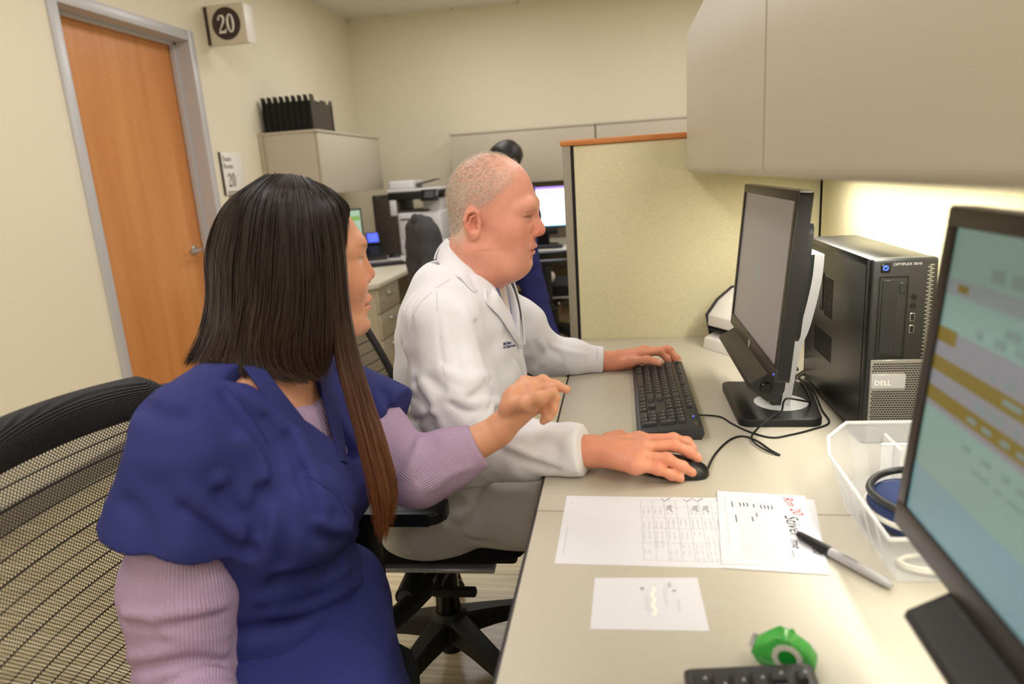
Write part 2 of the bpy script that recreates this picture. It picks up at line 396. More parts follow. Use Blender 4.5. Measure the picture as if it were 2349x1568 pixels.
# door in the left wall
XD = -2.56
b = new_bm(); box(b, XD-0.045, XD, DY0+0.005, DY1-0.005, 0.008, DZ-0.004, 0.002, 1)
d1 = obj('door_1', b, 'maple_door', None, 0); d1['kind'] = 'structure'; d1['label'] = 'honey maple slab door in a grey metal frame'
hp = P(452, 573, X=XD+0.03)
b = new_bm(); T = frame((XD, hp.y+0.012, hp.z), (0, 1, 0), (0, 0, 1))
lathe(b, [(0, 0), (0.028, 0), (0.028, 0.008), (0.022, 0.012), (0.012, 0.013), (0.011, 0.05), (0, 0.05)], T, 24)
tube(b, spline([(XD+0.046, hp.y+0.012, hp.z), (XD+0.056, hp.y-0.005, hp.z), (XD+0.052, hp.y-0.04, hp.z), (XD+0.05, hp.y-0.10, hp.z-0.004)], 5), 0.009, 10)
obj('door_handle', b, 'steel', d1)
b = new_bm()
fw = 0.05
for y0, y1, z0, z1 in ((DY0-fw, DY0+0.006, 0, DZ+fw), (DY1-0.006, DY1+fw, 0, DZ+fw), (DY0, DY1, DZ-0.006, DZ+fw)):
    box(b, XL-0.005, XL+0.016, y0, y1, z0, z1, 0.004, 2)
box(b, XL-0.16, XL, DY1-0.008, DY1+0.01, 0, DZ); box(b, XL-0.16, XL, DY0-0.01, DY0+0.008, 0, DZ); box(b, XL-0.16, XL, DY0, DY1, DZ-0.008, DZ+0.01)
box(b, XD+0.004, XD+0.036, DY1-0.026, DY1-0.006, 0, DZ-0.006, 0.002, 1); box(b, XD+0.004, XD+0.036, DY0, DY0+0.02, 0, DZ-0.006, 0.002, 1); box(b, XD+0.004, XD+0.036, DY0, DY1, DZ-0.026, DZ-0.006, 0.002, 1)
o = obj('trim_1', b, 'frame_grey', None, 30); o['kind'] = 'structure'; o['label'] = 'grey metal door frame'
b = new_bm(); box(b, XL, XL+0.012, DY1+fw, YB, 0, 0.1, 0.003, 1); box(b, XL, XL+0.012, YF, DY0-fw, 0, 0.1, 0.003, 1); struct('baseboard_left', b, 'post_metal')
b = new_bm(); box(b, XL+0.012, XR, YB-0.012, YB, 0, 0.1, 0.003, 1); struct('baseboard_back', b, 'post_metal')

# projecting room number sign
sY = P(467, 14, X=XL+0.006).y
p0, p1, p2 = P(467, 14, Y=sY), P(553, 5, Y=sY), P(480, 107, Y=sY)
sx0, sx1, sz1, sz0 = XL, p1.x, p0.z, p2.z
t = thing('projecting_sign', 'beige square sign with white 20 in a brown disc', 'sign', (XL, sY, sz0))
sx0 = XL+0.004
boxobj('panel', (sx0, sx1, sY, sY+0.03, sz0, sz1), 'sign_beige', t, 0.003)
boxobj('edge_plate', (sx1, sx1+0.012, sY-0.002, sY+0.10, sz0+0.004, sz1-0.004), 'sign_side', t, 0.003)
boxobj('wall_side_strip', (XL, XL+0.02, sY-0.004, sY+0.034, sz0+0.005, sz1-0.006), 'sign_brown', t, 0.002)  # dark brown strip along the sign's edge at the wall
dc = P(519, 54, Y=sY)
b = new_bm(); T = frame((dc.x, sY, dc.z), (1, 0, 0), (0, 0, 1))
lathe(b, [(0, 0), (0.092, 0), (0.092, 0.0025), (0, 0.0025)], T, 40); obj('disc', b, 'sign_brown', t, 30)
b = new_bm(); T = frame((dc.x, sY-0.0025, dc.z), (1, 0, 0), (0, 0, 1)); serif20(b, 0.105, T, 0.002); obj('numeral', b, 'sign_white', t, 0)
# exam room plaque beside the door
q0, q1, q2 = P(504, 350, X=XL+0.01), P(552, 350, X=XL+0.01), P(516, 437, X=XL+0.01)
t = thing('room_plaque', 'small white wall plaque reading Exam Room 20 beside door', 'sign', (XL, (q0.y+q1.y)/2, q2.z-0.03))
pz0, pz1 = q2.z-0.03, q0.z
boxobj('plate', (XL, XL+0.008, q0.y, q1.y, pz0, pz1), 'sign_white', t, 0.001)
boxobj('border', (XL, XL+0.012, q0.y-0.006, q0.y+0.002, pz0, pz1+0.004), 'sign_brown', t)
b = new_bm(); T = frame((XL+0.008, q0.y+0.02, pz1-0.05), (0, 1, 0), (0, 0, 1)); text_bm(b, 'Exam', 0.045, T, 0.001)
T = frame((XL+0.008, q0.y+0.02, pz1-0.095), (0, 1, 0), (0, 0, 1)); text_bm(b, 'Room', 0.045, T, 0.001)
T = frame((XL+0.008, q0.y+0.095, pz1-0.165), (0, 1, 0), (0, 0, 1)); serif20(b, 0.085, T, 0.001)
for k in range(3): box(b, XL+0.008, XL+0.009, q0.y+0.03, q1.y-0.06-0.02*k, pz1-0.245-0.016*k, pz1-0.238-0.016*k)
obj('lettering', b, 'sign_brown', t, 0)

# ================================================================ cubicle of the two people
DZT = 0.74; XE = -0.14; XP = 0.56; YP = 2.076; YS = 0.9635
# cross partition
t = thing('partition_panel', 'low cream fabric partition with cherry cap across the desk end', 'partition', (0.2, YP+0.03, 0))
b = new_bm(); box(b, -0.131, XP, YP, YP+0.055, 0.03, 1.322, 0.004, 2); obj('fabric_panel', b, 'panel_fabric', t)
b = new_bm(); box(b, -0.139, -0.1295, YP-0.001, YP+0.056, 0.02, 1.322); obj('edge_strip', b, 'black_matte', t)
b = new_bm(); box(b, -0.162, -0.138, YP-0.004, YP+0.06, 0.0, 1.326, 0.003, 2); obj('end_post', b, 'post_metal', t)
b = new_bm(); box(b, -0.168, XP+0.0, YP-0.008, YP+0.064, 1.322, 1.338, 0.004, 2); obj('top_cap', b, 'cherry_trim', t)
b = new_bm(); box(b, -0.13, XP, YP+0.008, YP+0.047, 0.0, 0.03); obj('base_rail', b, 'post_metal', t)
# side partition
t = thing('partition_panel', 'tall cream fabric partition behind the black computer tower', 'partition', (XP+0.03, 0.8, 0))
for y0, y1 in ((0.972, YP-0.012), (-0.13, 0.966)):
    boxobj('fabric_panel', (XP, XP+0.055, y0, y1, 0.06, 1.64), 'panel_fabric', t, 0.004)
boxobj('base_rail', (XP+0.008, XP+0.047, -0.13, YP+0.06, 0.0, 0.06), 'post_metal', t)
boxobj('corner_post', (XP+0.002, XP+0.058, YP-0.012, YP+0.06, 0.0, 1.64), 'black_matte', t, 0.003)
boxobj('top_cap', (XP-0.006, XP+0.061, -0.135, YP+0.062, 1.64, 1.655), 'cherry_trim', t, 0.004)
# worktops
def worktop(label, y0, y1):
    t = thing('worktop', label, 'worktop', (0.2, (y0+y1)/2, DZT-0.03))
    boxobj('top', (XE, XP-0.002, y0, y1, DZT-0.028, DZT), 'laminate', t, 0.0015, 1)
    boxobj('edge_band', (XE-0.004, XE+0.0005, y0, y1, DZT-0.029, DZT-0.0012), 'laminate_edge', t, 0.001, 1)
    return t
w1 = worktop('cream laminate worktop carrying the black keyboard and computer tower', YS+0.0012, YP-0.001)
w2 = worktop('cream laminate worktop carrying the paper sheets and marker', -0.12, YS-0.0012)
for y, lb in ((-0.1, 'grey steel support panel under the marker worktop'), (YP-0.06, 'grey steel support panel against the low partition')):
    t = thing('desk_support', lb, 'desk support', (0.2, y, 0))
    boxobj('panel', (XE+0.1, XP-0.03, y, y+0.025, 0.02, DZT-0.028), 'pedestal_paint', t, 0.002)
    boxobj('foot', (XE+0.06, XP-0.03, y-0.01, y+0.035, 0.0, 0.022), 'pedestal_paint', t, 0.004)
t = thing('desk_support', 'grey steel centre support leg below the worktop seam', 'desk support', (0.3, YS, 0))
boxobj('panel', (0.12, XP-0.03, YS-0.012, YS+0.012, 0.02, DZT-0.028), 'pedestal_paint', t, 0.002); boxobj('foot', (0.1, XP-0.03, YS-0.02, YS+0.02, 0, 0.022), 'pedestal_paint', t, 0.004)
# overhead cabinets
XC, CZ0, CZ1 = 0.19, 1.226, 1.595
def overhead(label, y0, y1):
    t = thing('overhead_cabinet', label, 'cabinet', ((XC+XP)/2, (y0+y1)/2, CZ0))
    boxobj('body', (XC+0.022, XP-0.001, y0+0.0015, y1-0.0015, CZ0+0.012, CZ1-0.004), 'cabinet_paint', t, 0.004)
    b = new_bm(); prof = [(0.0, 0.014), (0.003, 0.005), (0.010, 0.0), (0.022, 0.0), (0.022, CZ1-CZ0), (0.006, CZ1-CZ0), (0.0, CZ1-CZ0-0.006)]
    T = frame((XC, y0+0.002, CZ0), (1, 0, 0), (0, 0, 1)); prism(b, prof, -(y1-y0-0.004), 0, T)
    obj('door', b, 'cabinet_paint', t, 50)
overhead('beige steel overhead cabinet over the black computer tower', 0.982, 2.046)
overhead('beige steel overhead cabinet over the screen with yellow bands', -0.1, 0.978)
for y, lb in ((1.42, 'slim task light under the cabinet over the computer tower'), (0.42, 'slim task light under the cabinet over the banded screen')):
    t = thing('task_light', lb, 'light', (0.44, y, CZ0-0.022))
    boxobj('housing', (0.40, 0.48, y-0.43, y+0.43, CZ0-0.016, CZ0+0.0121), 'white_plastic', t, 0.003)
    boxobj('diffuser', (0.412, 0.468, y-0.42, y+0.42, CZ0-0.022, CZ0-0.016), 'task_diffuser', t, 0.002)
# ================================================================ things on the near desk
mat('pc_black', (30, 29, 30), 0.3, 0.2, bump=0.04, bscale=900)
mat('pc_bezel', (34, 34, 36), 0.4)
mat('grille_silver', (150, 147, 142), 0.35, 0.4)
mat('grille_hole', (16, 16, 18), 0.8)  # near-black colour stands in for the shade inside small openings
mat('printer_white', (228, 224, 220), 0.45)
mat('printer_side', (52, 50, 50), 0.5)
mat('logo_silver', (200, 200, 205), 0.3, 0.5)
mat('screen_teal', (112, 140, 134), 0.3, emit=0.42)
mat('screen_grey', (112, 124, 128), 0.3, emit=0.42)
mat('screen_lav', (116, 118, 126), 0.3, emit=0.42)
mat('screen_yellow', (112, 99, 34), 0.3, emit=0.28)
mat('screen_text', (104, 124, 122), 0.3, emit=0.4)
mat('screen_blue', (102, 134, 142), 0.3, emit=0.42)

def monitor(label, yc, xb, zb, w, h, kind, bar=(-0.19, 0.19)):
    """flat screen facing the chairs (-X), leaning back a little"""
    t = thing('monitor', label, 'monitor', (xb+0.06, yc, DZT))
    tilt = math.radians(5)
    up = Vector((math.sin(tilt), 0, math.cos(tilt))); rt = Vector((0, -1, 0)); org = Vector((xb, yc, zb))
    T = frame(org, rt, up)               # local x right, y up, z towards the viewer; origin bottom centre of the front
    b = new_bm(); Tc = T @ Matrix.Translation((0, h/2, 0))
    prism(b, rrect(w, h, 0.008, 4), -0.022, -0.0, Tc, 0.0)
    prism(b, rrect(w*0.7, h*0.66, 0.02, 4), -0.05, -0.02, Tc, 0.0)
    obj('housing', b, 'black_plastic', t, 35)
    b = new_bm(); bz = 0.017
    for q in ((-w/2, w/2, h-bz, h), (-w/2, w/2, 0, 0.026), (-w/2, -w/2+bz, 0.026, h-bz), (w/2-bz, w/2, 0.026, h-bz)):
        box(b, q[0], q[1], q[2], q[3], -0.0005, 0.0035, 0.0012, 2, T)
    obj('bezel', b, 'bezel', t, 35)
    b = new_bm(); box(b, -w/2-0.0015, w/2+0.0015, h-0.002, h+0.0018, -0.019, 0.001, 0.001, 2, T); obj('top_edge', b, 'silver_plastic', t, 35)
    b = new_bm(); box(b, -w/2+bz-0.001, w/2-bz+0.001, 0.025, h-bz+0.001, -0.0006, 0.0006, 0, 1, T)
    scr = obj('screen', b, 'screen_lilac' if kind == 1 else 'screen_teal', t, 0)
    b = new_bm(); Tl = T @ Matrix.Translation((0, 0.010, 0.0036)); lathe(b, [(0, 0), (0.0085, 0), (0.0085, 0.0006), (0, 0.0006)], Tl, 24)
    obj('emblem', b, 'logo_silver', t, 30)
    b = new_bm(); box(b, w/2-0.012, w/2-0.0085, 0.012, 0.0145, 0.003, 0.0042, 0, 1, T); obj('power_led', b, 'blue_led', t, 0)
    b = new_bm()
    for k in range(5): box(b, w/2-0.006, w/2-0.0015, 0.035+0.018*k, 0.044+0.018*k, 0.0025, 0.0045, 0.0008, 1, T)
    obj('button_row', b, 'black_gloss', t, 35)
    # clip-on speaker bar below the bezel
    b = new_bm(); L = bar[1]-bar[0]; prof = [(0.004, -0.002), (0.034, -0.020), (0.036, -0.027), (0.0, -0.052), (-0.02, -0.052), (-0.03, -0.03), (-0.03, 0.012), (-0.004, 0.012)]
    TS = frame(T @ Vector((bar[1], 0, 0)), -(T.to_3x3() @ Vector((0, 0, -1))), up)   # x towards viewer, y up
    prism(b, prof, 0.0, L, TS, 0.0015); sb = obj('speaker_bar', b, 'black_plastic', t, 35)
    b = new_bm()
    for s in (0.0005,):
        Tk = TS @ Matrix.Translation((0.004, -0.026, 0)); lathe(b, [(0, s), (0.011, s), (0.011, s-0.004), (0.009, s-0.006), (0, s-0.006)], Tk, 18)
    obj('volume_knob', b, 'black_gloss', sb)
    # stand
    zs = [0.756, 0.826, 0.88, 0.923, 1.009, 1.064]; xs = [0.327, 0.336, 0.345, 0.36, 0.377, 0.381]
    xs = [x+(xb-0.262) for x in xs]
    col = [Vector((x, yc, z)) for x, z in zip(xs, zs)]; col = spline(col, 4)
    b = new_bm(); hw = 0.047
    def slab(b, y0, y1, dx0, dx1):
        ring = [[b.verts.new((p.x+dx, yy, p.z)) for dx, yy in ((dx0, y0), (dx1, y0), (dx1, y1), (dx0, y1))] for p in col]
        for A, B in zip(ring, ring[1:]):
            for k in range(4): b.faces.new((A[k], A[(k+1) % 4], B[(k+1) % 4], B[k]))
        b.faces.new(ring[0]); b.faces.new(list(reversed(ring[-1])))
    slab(b, yc-hw, yc+hw, -0.028, 0.0); obj('column', b, 'black_plastic', t, 30)
    b = new_bm(); slab(b, yc-hw-0.002, yc-hw+0.004, -0.012, 0.006); slab(b, yc+hw-0.004, yc+hw+0.002, -0.012, 0.006); slab(b, yc-hw, yc+hw, 0.0, 0.006)
    obj('column_edge', b, 'silver_plastic', t, 30)
    b = new_bm(); cyl(b, (xb+0.04, yc, zb+h*0.5), (col[-4].x-0.01, yc, zb+h*0.5), 0.022, n=16); obj('neck', b, 'black_plastic', t)
    base = [(xb-0.045, yc-0.132), (xb-0.052, yc+0.02), (xb-0.035, yc+0.13), (xb+0.05, yc+0.14), (xb+0.135, yc+0.12), (xb+0.142, yc), (xb+0.128, yc-0.118), (xb+0.05, yc-0.142)]
    bs = [(xb-0.04, yc-0.125), (xb-0.04, yc+0.13), (xb+0.15, yc+0.115), (xb+0.115, yc-0.125)]
    b = new_bm(); f = b.faces.new([b.verts.new((x, y, DZT)) for x, y in bs]); r = bmesh.ops.extrude_face_region(b, geom=[f])
    for v in r['geom']:
        if isinstance(v, bmesh.types.BMVert): v.co.z = DZT+0.016
    vert_e = [e for e in b.edges if abs(e.verts[0].co.z-e.verts[1].co.z) > 0.01]
    bmesh.ops.bevel(b, geom=vert_e, offset=0.02, segments=5, affect='EDGES', profile=0.5)
    top_e = [e for e in b.edges if e.verts[0].co.z > DZT+0.015 and e.verts[1].co.z > DZT+0.015]
    bmesh.ops.bevel(b, geom=top_e, offset=0.003, segments=2, affect='EDGES', profile=0.5)
    obj('base', b, 'black_plastic', t, 35)
    b = new_bm(); Tb = Matrix.Translation((xb+0.058, yc-0.025, DZT+0.0155)); lathe(b, [(0, 0), (0.053, 0), (0.053, 0.0015), (0.05, 0.002), (0, 0.002)], Tb, 40); obj('base_disc', b, 'silver_plastic', t)
    if kind == 1:
        b = new_bm()
        for k, (u, v) in enumerate(((0.0, 0.17), (0.0, 0.158), (0.005, 0.146), (0.0, 0.2))): box(b, u-0.022, u+0.022-0.012*(k % 2), v, v+0.004, 0.0006, 0.001, 0, 1, T)
        o = obj('screen_text', b, 'screen_grey', scr, 0, world=True); o['kind'] = 'stuff'
    else:
        H = h-bz-0.026
        def band(u0, u1, v0, v1, m, nm, z=0.0008):
            b = new_bm(); wS = w-2*bz; box(b, -wS/2+u0*wS, -wS/2+u1*wS, h-bz-v1*H, h-bz-v0*H, 0.0005, z, 0, 1, T); obj(nm, b, m, scr, 0)
        band(0, 1, 0.16, 0.215, 'screen_grey', 'header_band')
        band(0.045, 0.085, 0.175, 0.2, 'screen_yellow', 'yellow_tag', 0.001)
        band(0, 1, 0.33, 0.60, 'screen_lav', 'table_area')
        band(0.0, 0.075, 0.325, 0.375, 'screen_yellow', 'yellow_tag', 0.001)
        band(0, 1, 0.425, 0.475, 'screen_yellow', 'highlight_row', 0.001)
        band(0, 1, 0.53, 0.58, 'screen_yellow', 'highlight_row', 0.001)
        band(0, 1, 0.82, 1.0, 'screen_blue', 'lower_area')
        b = new_bm(); wS = w-2*bz; rr = random.Random(3)
        rows = [(0.1, 0.14), (0.25, 0.28), (0.29, 0.315), (0.055, 0.075), (0.39, 0.405), (0.44, 0.455), (0.5, 0.515), (0.55, 0.565), (0.64, 0.655), (0.69, 0.7)]
        for v0, v1 in rows:
            u = 0.12+rr.random()*0.15
            for k in range(9):
                wd = 0.012+rr.random()*0.05
                box(b, -wS/2+u*wS, -wS/2+(u+wd)*wS, h-bz-v1*H, h-bz-v0*H, 0.001, 0.0012, 0, 1, T); u += wd+0.012+0.03*rr.random()
        o = obj('screen_text', b, 'screen_text', scr, 0); o['kind'] = 'stuff'
    return t
monitor('black flat monitor with plain grey screen in front of the tower', 1.44, 0.262, 0.868, 0.49, 0.328, 1)
monitor('black flat monitor showing a teal list with yellow bands', 0.438, 0.271, 0.882, 0.49, 0.316, 2, (-0.122, 0.20))

# computer tower
x0, x1, y0, y1, z0, z1 = 0.42, 0.522, 1.229, 1.64, DZT, 1.072
t = thing('computer_tower', 'black upright computer tower with silver perforated grille', 'computer', ((x0+x1)/2, (y0+y1)/2, DZT))
boxobj('case', (x0, x1, y0+0.022, y1, z0+0.002, z1), 'pc_black', t, 0.004)
boxobj('side_panel', (x0-0.0015, x0+0.001, y0+0.026, y1-0.006, z0+0.012, z1-0.012), 'pc_black', t, 0.0006, 1)
boxobj('front_bezel', (x0-0.0015, x1+0.0015, y0, y0+0.026, z0+0.001, z1+0.001), 'pc_bezel', t, 0.005, 3)
b = new_bm(); box(b, x0+0.006, x1-0.0005, y0-0.0012, y0+0.002, z0+0.006, 0.897, 0.001, 1); gr = obj('grille', b, 'grille_silver', t)
b = new_bm(); zz = z0+0.011; r = 0
while zz < 0.892:
    xx = x0+0.0105+(0.0022 if r % 2 else 0)
    while xx < x1-0.004:
        if not (0.842 < zz < 0.874 and xx < 0.482):
            box(b, xx-0.0017, xx+0.0017, y0-0.0016, y0-0.0008, zz-0.0011, zz+0.0011)
        xx += 0.0046
    zz += 0.0042; r += 1
o = obj('grille_hole_shade', b, 'grille_hole', gr, 0); o['kind'] = 'stuff'  # flat dark boxes on the grille, painted shade of its perforations
b = new_bm(); box(b, x0+0.008, 0.484, y0-0.0022, y0, 0.845, 0.871, 0.0006, 1); lp = obj('name_plate', b, 'silver_plastic', t)
b = new_bm(); T = frame((0.433, y0-0.0022, 0.851), (1, 0, 0), (0, 0, 1)); text_bm(b, 'DELL', 0.0125, T, 0.0008); obj('lettering', b, 'sign_white', lp, 0)
b = new_bm(); T = frame((0.452, y0-0.0001, 1.0615), (1, 0, 0), (0, 0, 1)); text_bm(b, 'OPTIPLEX 3010', 0.0058, T, 0.0006, squash=1.15); obj('lettering', b, 'logo_silver', t, 0)
b = new_bm(); box(b, 0.4325, 0.4475, y0-0.001, y0+0.001, 1.05, 1.066, 0.002, 2); pbn = obj('power_button', b, 'black_gloss', t)
b = new_bm(); T = frame((0.44, y0-0.001, 1.058), (1, 0, 0), (0, 0, 1)); stroke(b, arc(0, 0, 0.0036, 0.0036, 110, 430, 16), 0.0013, T, 0.0005); stroke(b, [(0, 0.001), (0, 0.0048)], 0.0013, T, 0.0005); obj('power_symbol', b, 'blue_led', pbn, 0)
b = new_bm()
for q in ((0.431, 0.4335, 0.903, 1.041), (0.4755, 0.478, 0.903, 1.041), (0.431, 0.478, 0.9, 0.903), (0.431, 0.478, 1.041, 1.0435)): box(b, q[0], q[1], y0-0.0008, y0+0.001, q[2], q[3])
dv = obj('drive_bay', b, 'black_gloss', t, 0)
b = new_bm(); box(b, 0.4365, 0.461, y0-0.0022, y0, 0.908, 1.037, 0.0008, 1); obj('drive_door', b, 'pc_bezel', dv)
b = new_bm(); box(b, 0.464, 0.473, y0-0.002, y0, 1.014, 1.032, 0.0008, 1); obj('eject_button', b, 'pc_bezel', dv)
for zz in (1.007, 0.992):
    b = new_bm(); T = frame((0.488, y0, zz), (1, 0, 0), (0, 0, 1)); lathe(b, [(0.0015, 0.0), (0.0015, 0.002), (0.004, 0.002), (0.004, 0)], T, 18); lathe(b, [(0, 0.0004), (0.0016, 0.0004)], T, 12); obj('audio_jack', b, 'black_gloss', t)
for zz in (0.972, 0.951):
    b = new_bm(); box(b, 0.4835, 0.4915, y0-0.001, y0+0.001, zz-0.007, zz+0.007, 0.0006, 1); u = obj('usb_port', b, 'chrome', t)
    b = new_bm(); box(b, 0.4845, 0.4905, y0-0.0014, y0, zz-0.006, zz+0.006); obj('socket', b, 'grille_hole', u, 0)
b = new_bm()
for k in range(48):
    zz = 0.9+0.0034*k; box(b, 0.506+0.003*(k % 2), 0.513+0.003*(k % 2), y0-0.0012, y0, zz, zz+0.0018)
o = obj('vent_strip', b, 'grille_silver', t, 0); o['kind'] = 'stuff'
b = new_bm()
for (ya, yb, za, zb, sk) in ((1.435, 1.49, 0.925, 1.005, 0.0), (1.43, 1.555, 0.835, 0.885, 0.35)):
    yy = ya
    while yy < yb:
        zz = za-(yy-ya)*0.0
        while zz < zb:
            box(b, x0-0.0019, x0-0.0013, yy, yy+0.0026, zz, zz+0.0026); zz += 0.0045
        yy += 0.0045
o = obj('side_vents', b, 'grille_hole', t, 0); o['kind'] = 'stuff'  # dark squares on the closed side panel, shade of the vents as colour
b = new_bm(); box(b, x0-0.003, x0, 1.50, 1.52, 0.93, 1.01, 0.003, 2); obj('side_latch', b, 'dark_steel', t)

# label printer against the partition
def label_printer():
    t = thing('label_printer', 'small white label printer with dark side against the partition', 'printer', (0.33, 1.94, DZT), math.radians(-16))
    prof = [(-0.075, 0.0), (0.085, 0.0), (0.085, 0.07), (0.08, 0.13), (0.05, 0.158), (0.0, 0.165), (-0.05, 0.135), (-0.085, 0.095), (-0.086, 0.06), (-0.075, 0.055)]
    # local: x = depth axis (front at -x), built along y
    T = frame((0, 0.08, 0), (1, 0, 0), (0, 0, 1))
    b = new_bm(); prism(b, [(-0.06, 0.004), (0.085, 0.004), (0.085, 0.07), (0.08, 0.13), (0.05, 0.156), (0.0, 0.16), (-0.05, 0.13), (-0.085, 0.092), (-0.085, 0.062), (-0.06, 0.056)], 0.0, 0.15, T, 0.003); obj('body', b, 'printer_white', t, 50, world=False)
    for z in (-0.004, 0.15):
        b = new_bm(); prism(b, [(-0.078, 0.0), (0.09, 0.0), (0.09, 0.074), (0.084, 0.135), (0.052, 0.161), (0.0, 0.165), (-0.054, 0.134), (-0.091, 0.094), (-0.089, 0.06), (-0.066, 0.0)][:0] + [(-0.07, 0.0), (0.09, 0.0), (0.09, 0.074), (0.084, 0.135), (0.052, 0.161), (0.0, 0.165), (-0.054, 0.134), (-0.091, 0.094)], z, z+0.004, T); obj('side_plate', b, 'printer_side', t, 50, world=False)
    b = new_bm(); box(b, -0.088, -0.07, -0.065, 0.075, 0.05, 0.056); obj('label_slot', b, 'black_matte', t, 0, world=False)
    b = new_bm(); prism(b, [(-0.105, 0.0), (-0.06, 0.0), (-0.06, 0.045), (-0.1, 0.03)], 0.004, 0.146, T, 0.002); obj('front_tray', b, 'printer_white', t, 50, world=False)
    return t
lp_ = label_printer(); lp_.rotation_euler = (0, 0, math.radians(32)); lp_.location = (0.352, 1.928, DZT)

# keyboards: every key its own piece
def keyboard(label, yfar, xl):
    Lk, Dk = 0.462, 0.126
    t = thing('keyboard', label, 'keyboard', (xl+Dk/2, yfar-Lk/2, DZT))
    # local: x = away from the typist (+X), y: left end of the keyboard is +y
    T = frame((-Dk/2, Lk/2, 0), (1, 0, 0), (0, 0, 1))
    b = new_bm(); prism(b, [(0.0, 0.004), (0.012, 0.0), (Dk-0.006, 0.0), (Dk, 0.012), (Dk-0.003, 0.025), (Dk-0.012, 0.0265), (0.006, 0.014), (0.0, 0.011)], 0, Lk, T, 0.0015)
    obj('case', b, 'key_plastic', t, 40, world=False)
    b = new_bm(); 
    def zt(x): return 0.0142+(x-0.006)*0.0125/(Dk-0.018)
    slope = math.atan2(0.0125, Dk-0.018)
    cache = {}
    u = 0.0186
    def key(col, row_x, wu, du=1.0):
        kx = (round(wu, 2), du)
        if kx not in cache:
            kb = new_bm(); w, d = wu*u-0.0022, du*0.0176-0.0022
            r = bmesh.ops.create_cube(kb, size=1.0)
            for v in r['verts']:
                tp = v.co.z > 0; s = 0.84 if tp else 1.0; v.co = Vector((v.co.x*d*s, v.co.y*w*s, 0.0058 if tp else 0.0))
            bmesh.ops.bevel(kb, geom=list(kb.edges), offset=0.0009, segments=1, affect='EDGES')
            me = bpy.data.meshes.new('key'); kb.to_mesh(me); kb.free(); me.materials.append(M('key_plastic')); cache[kx] = me
        o = bpy.data.objects.new('key', cache[kx]); COL.objects.link(o); o.parent = t
        x = row_x-Dk/2; y = Lk/2-0.011-(col+wu/2)*u
        o.location = (x, y, zt(row_x)-0.0005); o.rotation_euler = (0, -slope, 0)
        keys.append((x, y, zt(row_x)+0.0056, wu))
    keys = []
    bx = 0.016; pit = 0.0178
    r1 = [1.25, 1.25, 1.25, 6.25, 1.25, 1.25, 1.25, 1.25]; rows = [r1, [2.25]+[1]*10+[2.75], [1.75]+[1]*11+[2.25], [1.5]+[1]*12+[1.5], [1]*13+[2]]
    for i, rw in enumerate(rows):
        c = 0
        for wv in rw: key(c, bx+pit*i, wv); c += wv
    fx = bx+pit*5+0.004
    for c in [0]+[2+k for k in range(4)]+[6.5+k for k in range(4)]+[11+k for k in range(4)]: key(c, fx, 1, 0.72)
    for c in (15.35, 16.35, 17.35):
        key(c, bx, 1); key(c, bx+pit*3, 1); key(c, bx+pit*4, 1); key(c, fx, 1, 0.72)
    key(16.35, bx+pit, 1)
    npx = 18.7
    key(npx, bx, 2); key(npx+2, bx, 1)
    for i in (1, 2, 3, 4):
        for k in range(3): key(npx+k, bx+pit*i, 1)
    key(npx+3, bx+pit*0.5, 1, 2.0); key(npx+3, bx+pit*2.5, 1, 2.0); key(npx+3, bx+pit*4, 1)
    lb_ = new_bm()
    for (x, y, z, wv) in keys:
        if wv > 3: continue
        Tm = Matrix.Translation((x, y, z)) @ Matrix.Rotation(-slope, 4, 'Y')
        for q in ((0.001, 0.004, -0.001, 0.0008), (0.0022, 0.0032, 0.0012, 0.0028)):
            vv = [lb_.verts.new(Tm @ Vector(p)) for p in ((q[0], q[2]+0.001, 0.0), (q[1], q[2]+0.001, 0.0), (q[1], q[3]+0.001, 0.0), (q[0], q[3]+0.001, 0.0))]; lb_.faces.new(vv)
    o = obj('key_legends', lb_, 'key_legend', t, 0, world=False); o['kind'] = 'stuff'
    b = new_bm(); Tm = Matrix.Translation((0.0485, -Lk/2+0.022, zt(Dk-0.014)+0.0)) @ Matrix.Rotation(-slope, 4, 'Y'); lathe(b, [(0, 0), (0.008, 0), (0.0075, 0.0008), (0, 0.0008)], Tm @ Matrix.Diagonal((0.7, 1.3, 1, 1)), 24); obj('emblem', b, 'dark_steel', t, 30, world=False)
    b = new_bm(); Tm = Matrix.Translation((0.0475, -Lk/2+0.058, zt(Dk-0.016)+0.0002)); box(b, -0.0014, 0.0014, -0.0012, 0.0012, 0, 0.0012, 0, 1, Tm); obj('status_led', b, 'blue_led', t, 0, world=False)
    return t
kbd = keyboard('black keyboard lying between the two hands in white cuffs', 1.712, 0.022)
kbd2 = keyboard('black keyboard beside the green tape dispenser', 0.610, 0.052)

# mouse under the right hand
mp_ = Vector((0.082, 1.106, DZT))
t = thing('computer_mouse', 'black mouse under the hand next to the keyboard', 'mouse', mp_)
b = new_bm(); r = bmesh.ops.create_uvsphere(b, u_segments=28, v_segments=16, radius=1.0)
for v in b.verts:
    x, y, z = v.co; zz = max(z, 0.0); fl = 0.0265*(1-0.25*x) if True else 0
    v.co = Vector((0.056*(1 if abs(x) < 0.99 else 1)*math.copysign(abs(x)**0.8, x), 0.031*math.copysign(abs(y)**0.75, y), 0.002+fl*zz**0.8))
obj('shell', b, 'black_plastic', t, 60, world=False)
b = new_bm(); tube(b, [(0.03, -0.003, 0.0195), (0.03, 0.003, 0.0195)], 0.005, 14); obj('scroll_wheel', b, 'grey_plastic', t, 40, world=False)
bpy.context.view_layer.update()
def rotz_pts(t, a):
    t.rotation_euler = (0, 0, a)
rotz_pts(t, math.radians(-14))

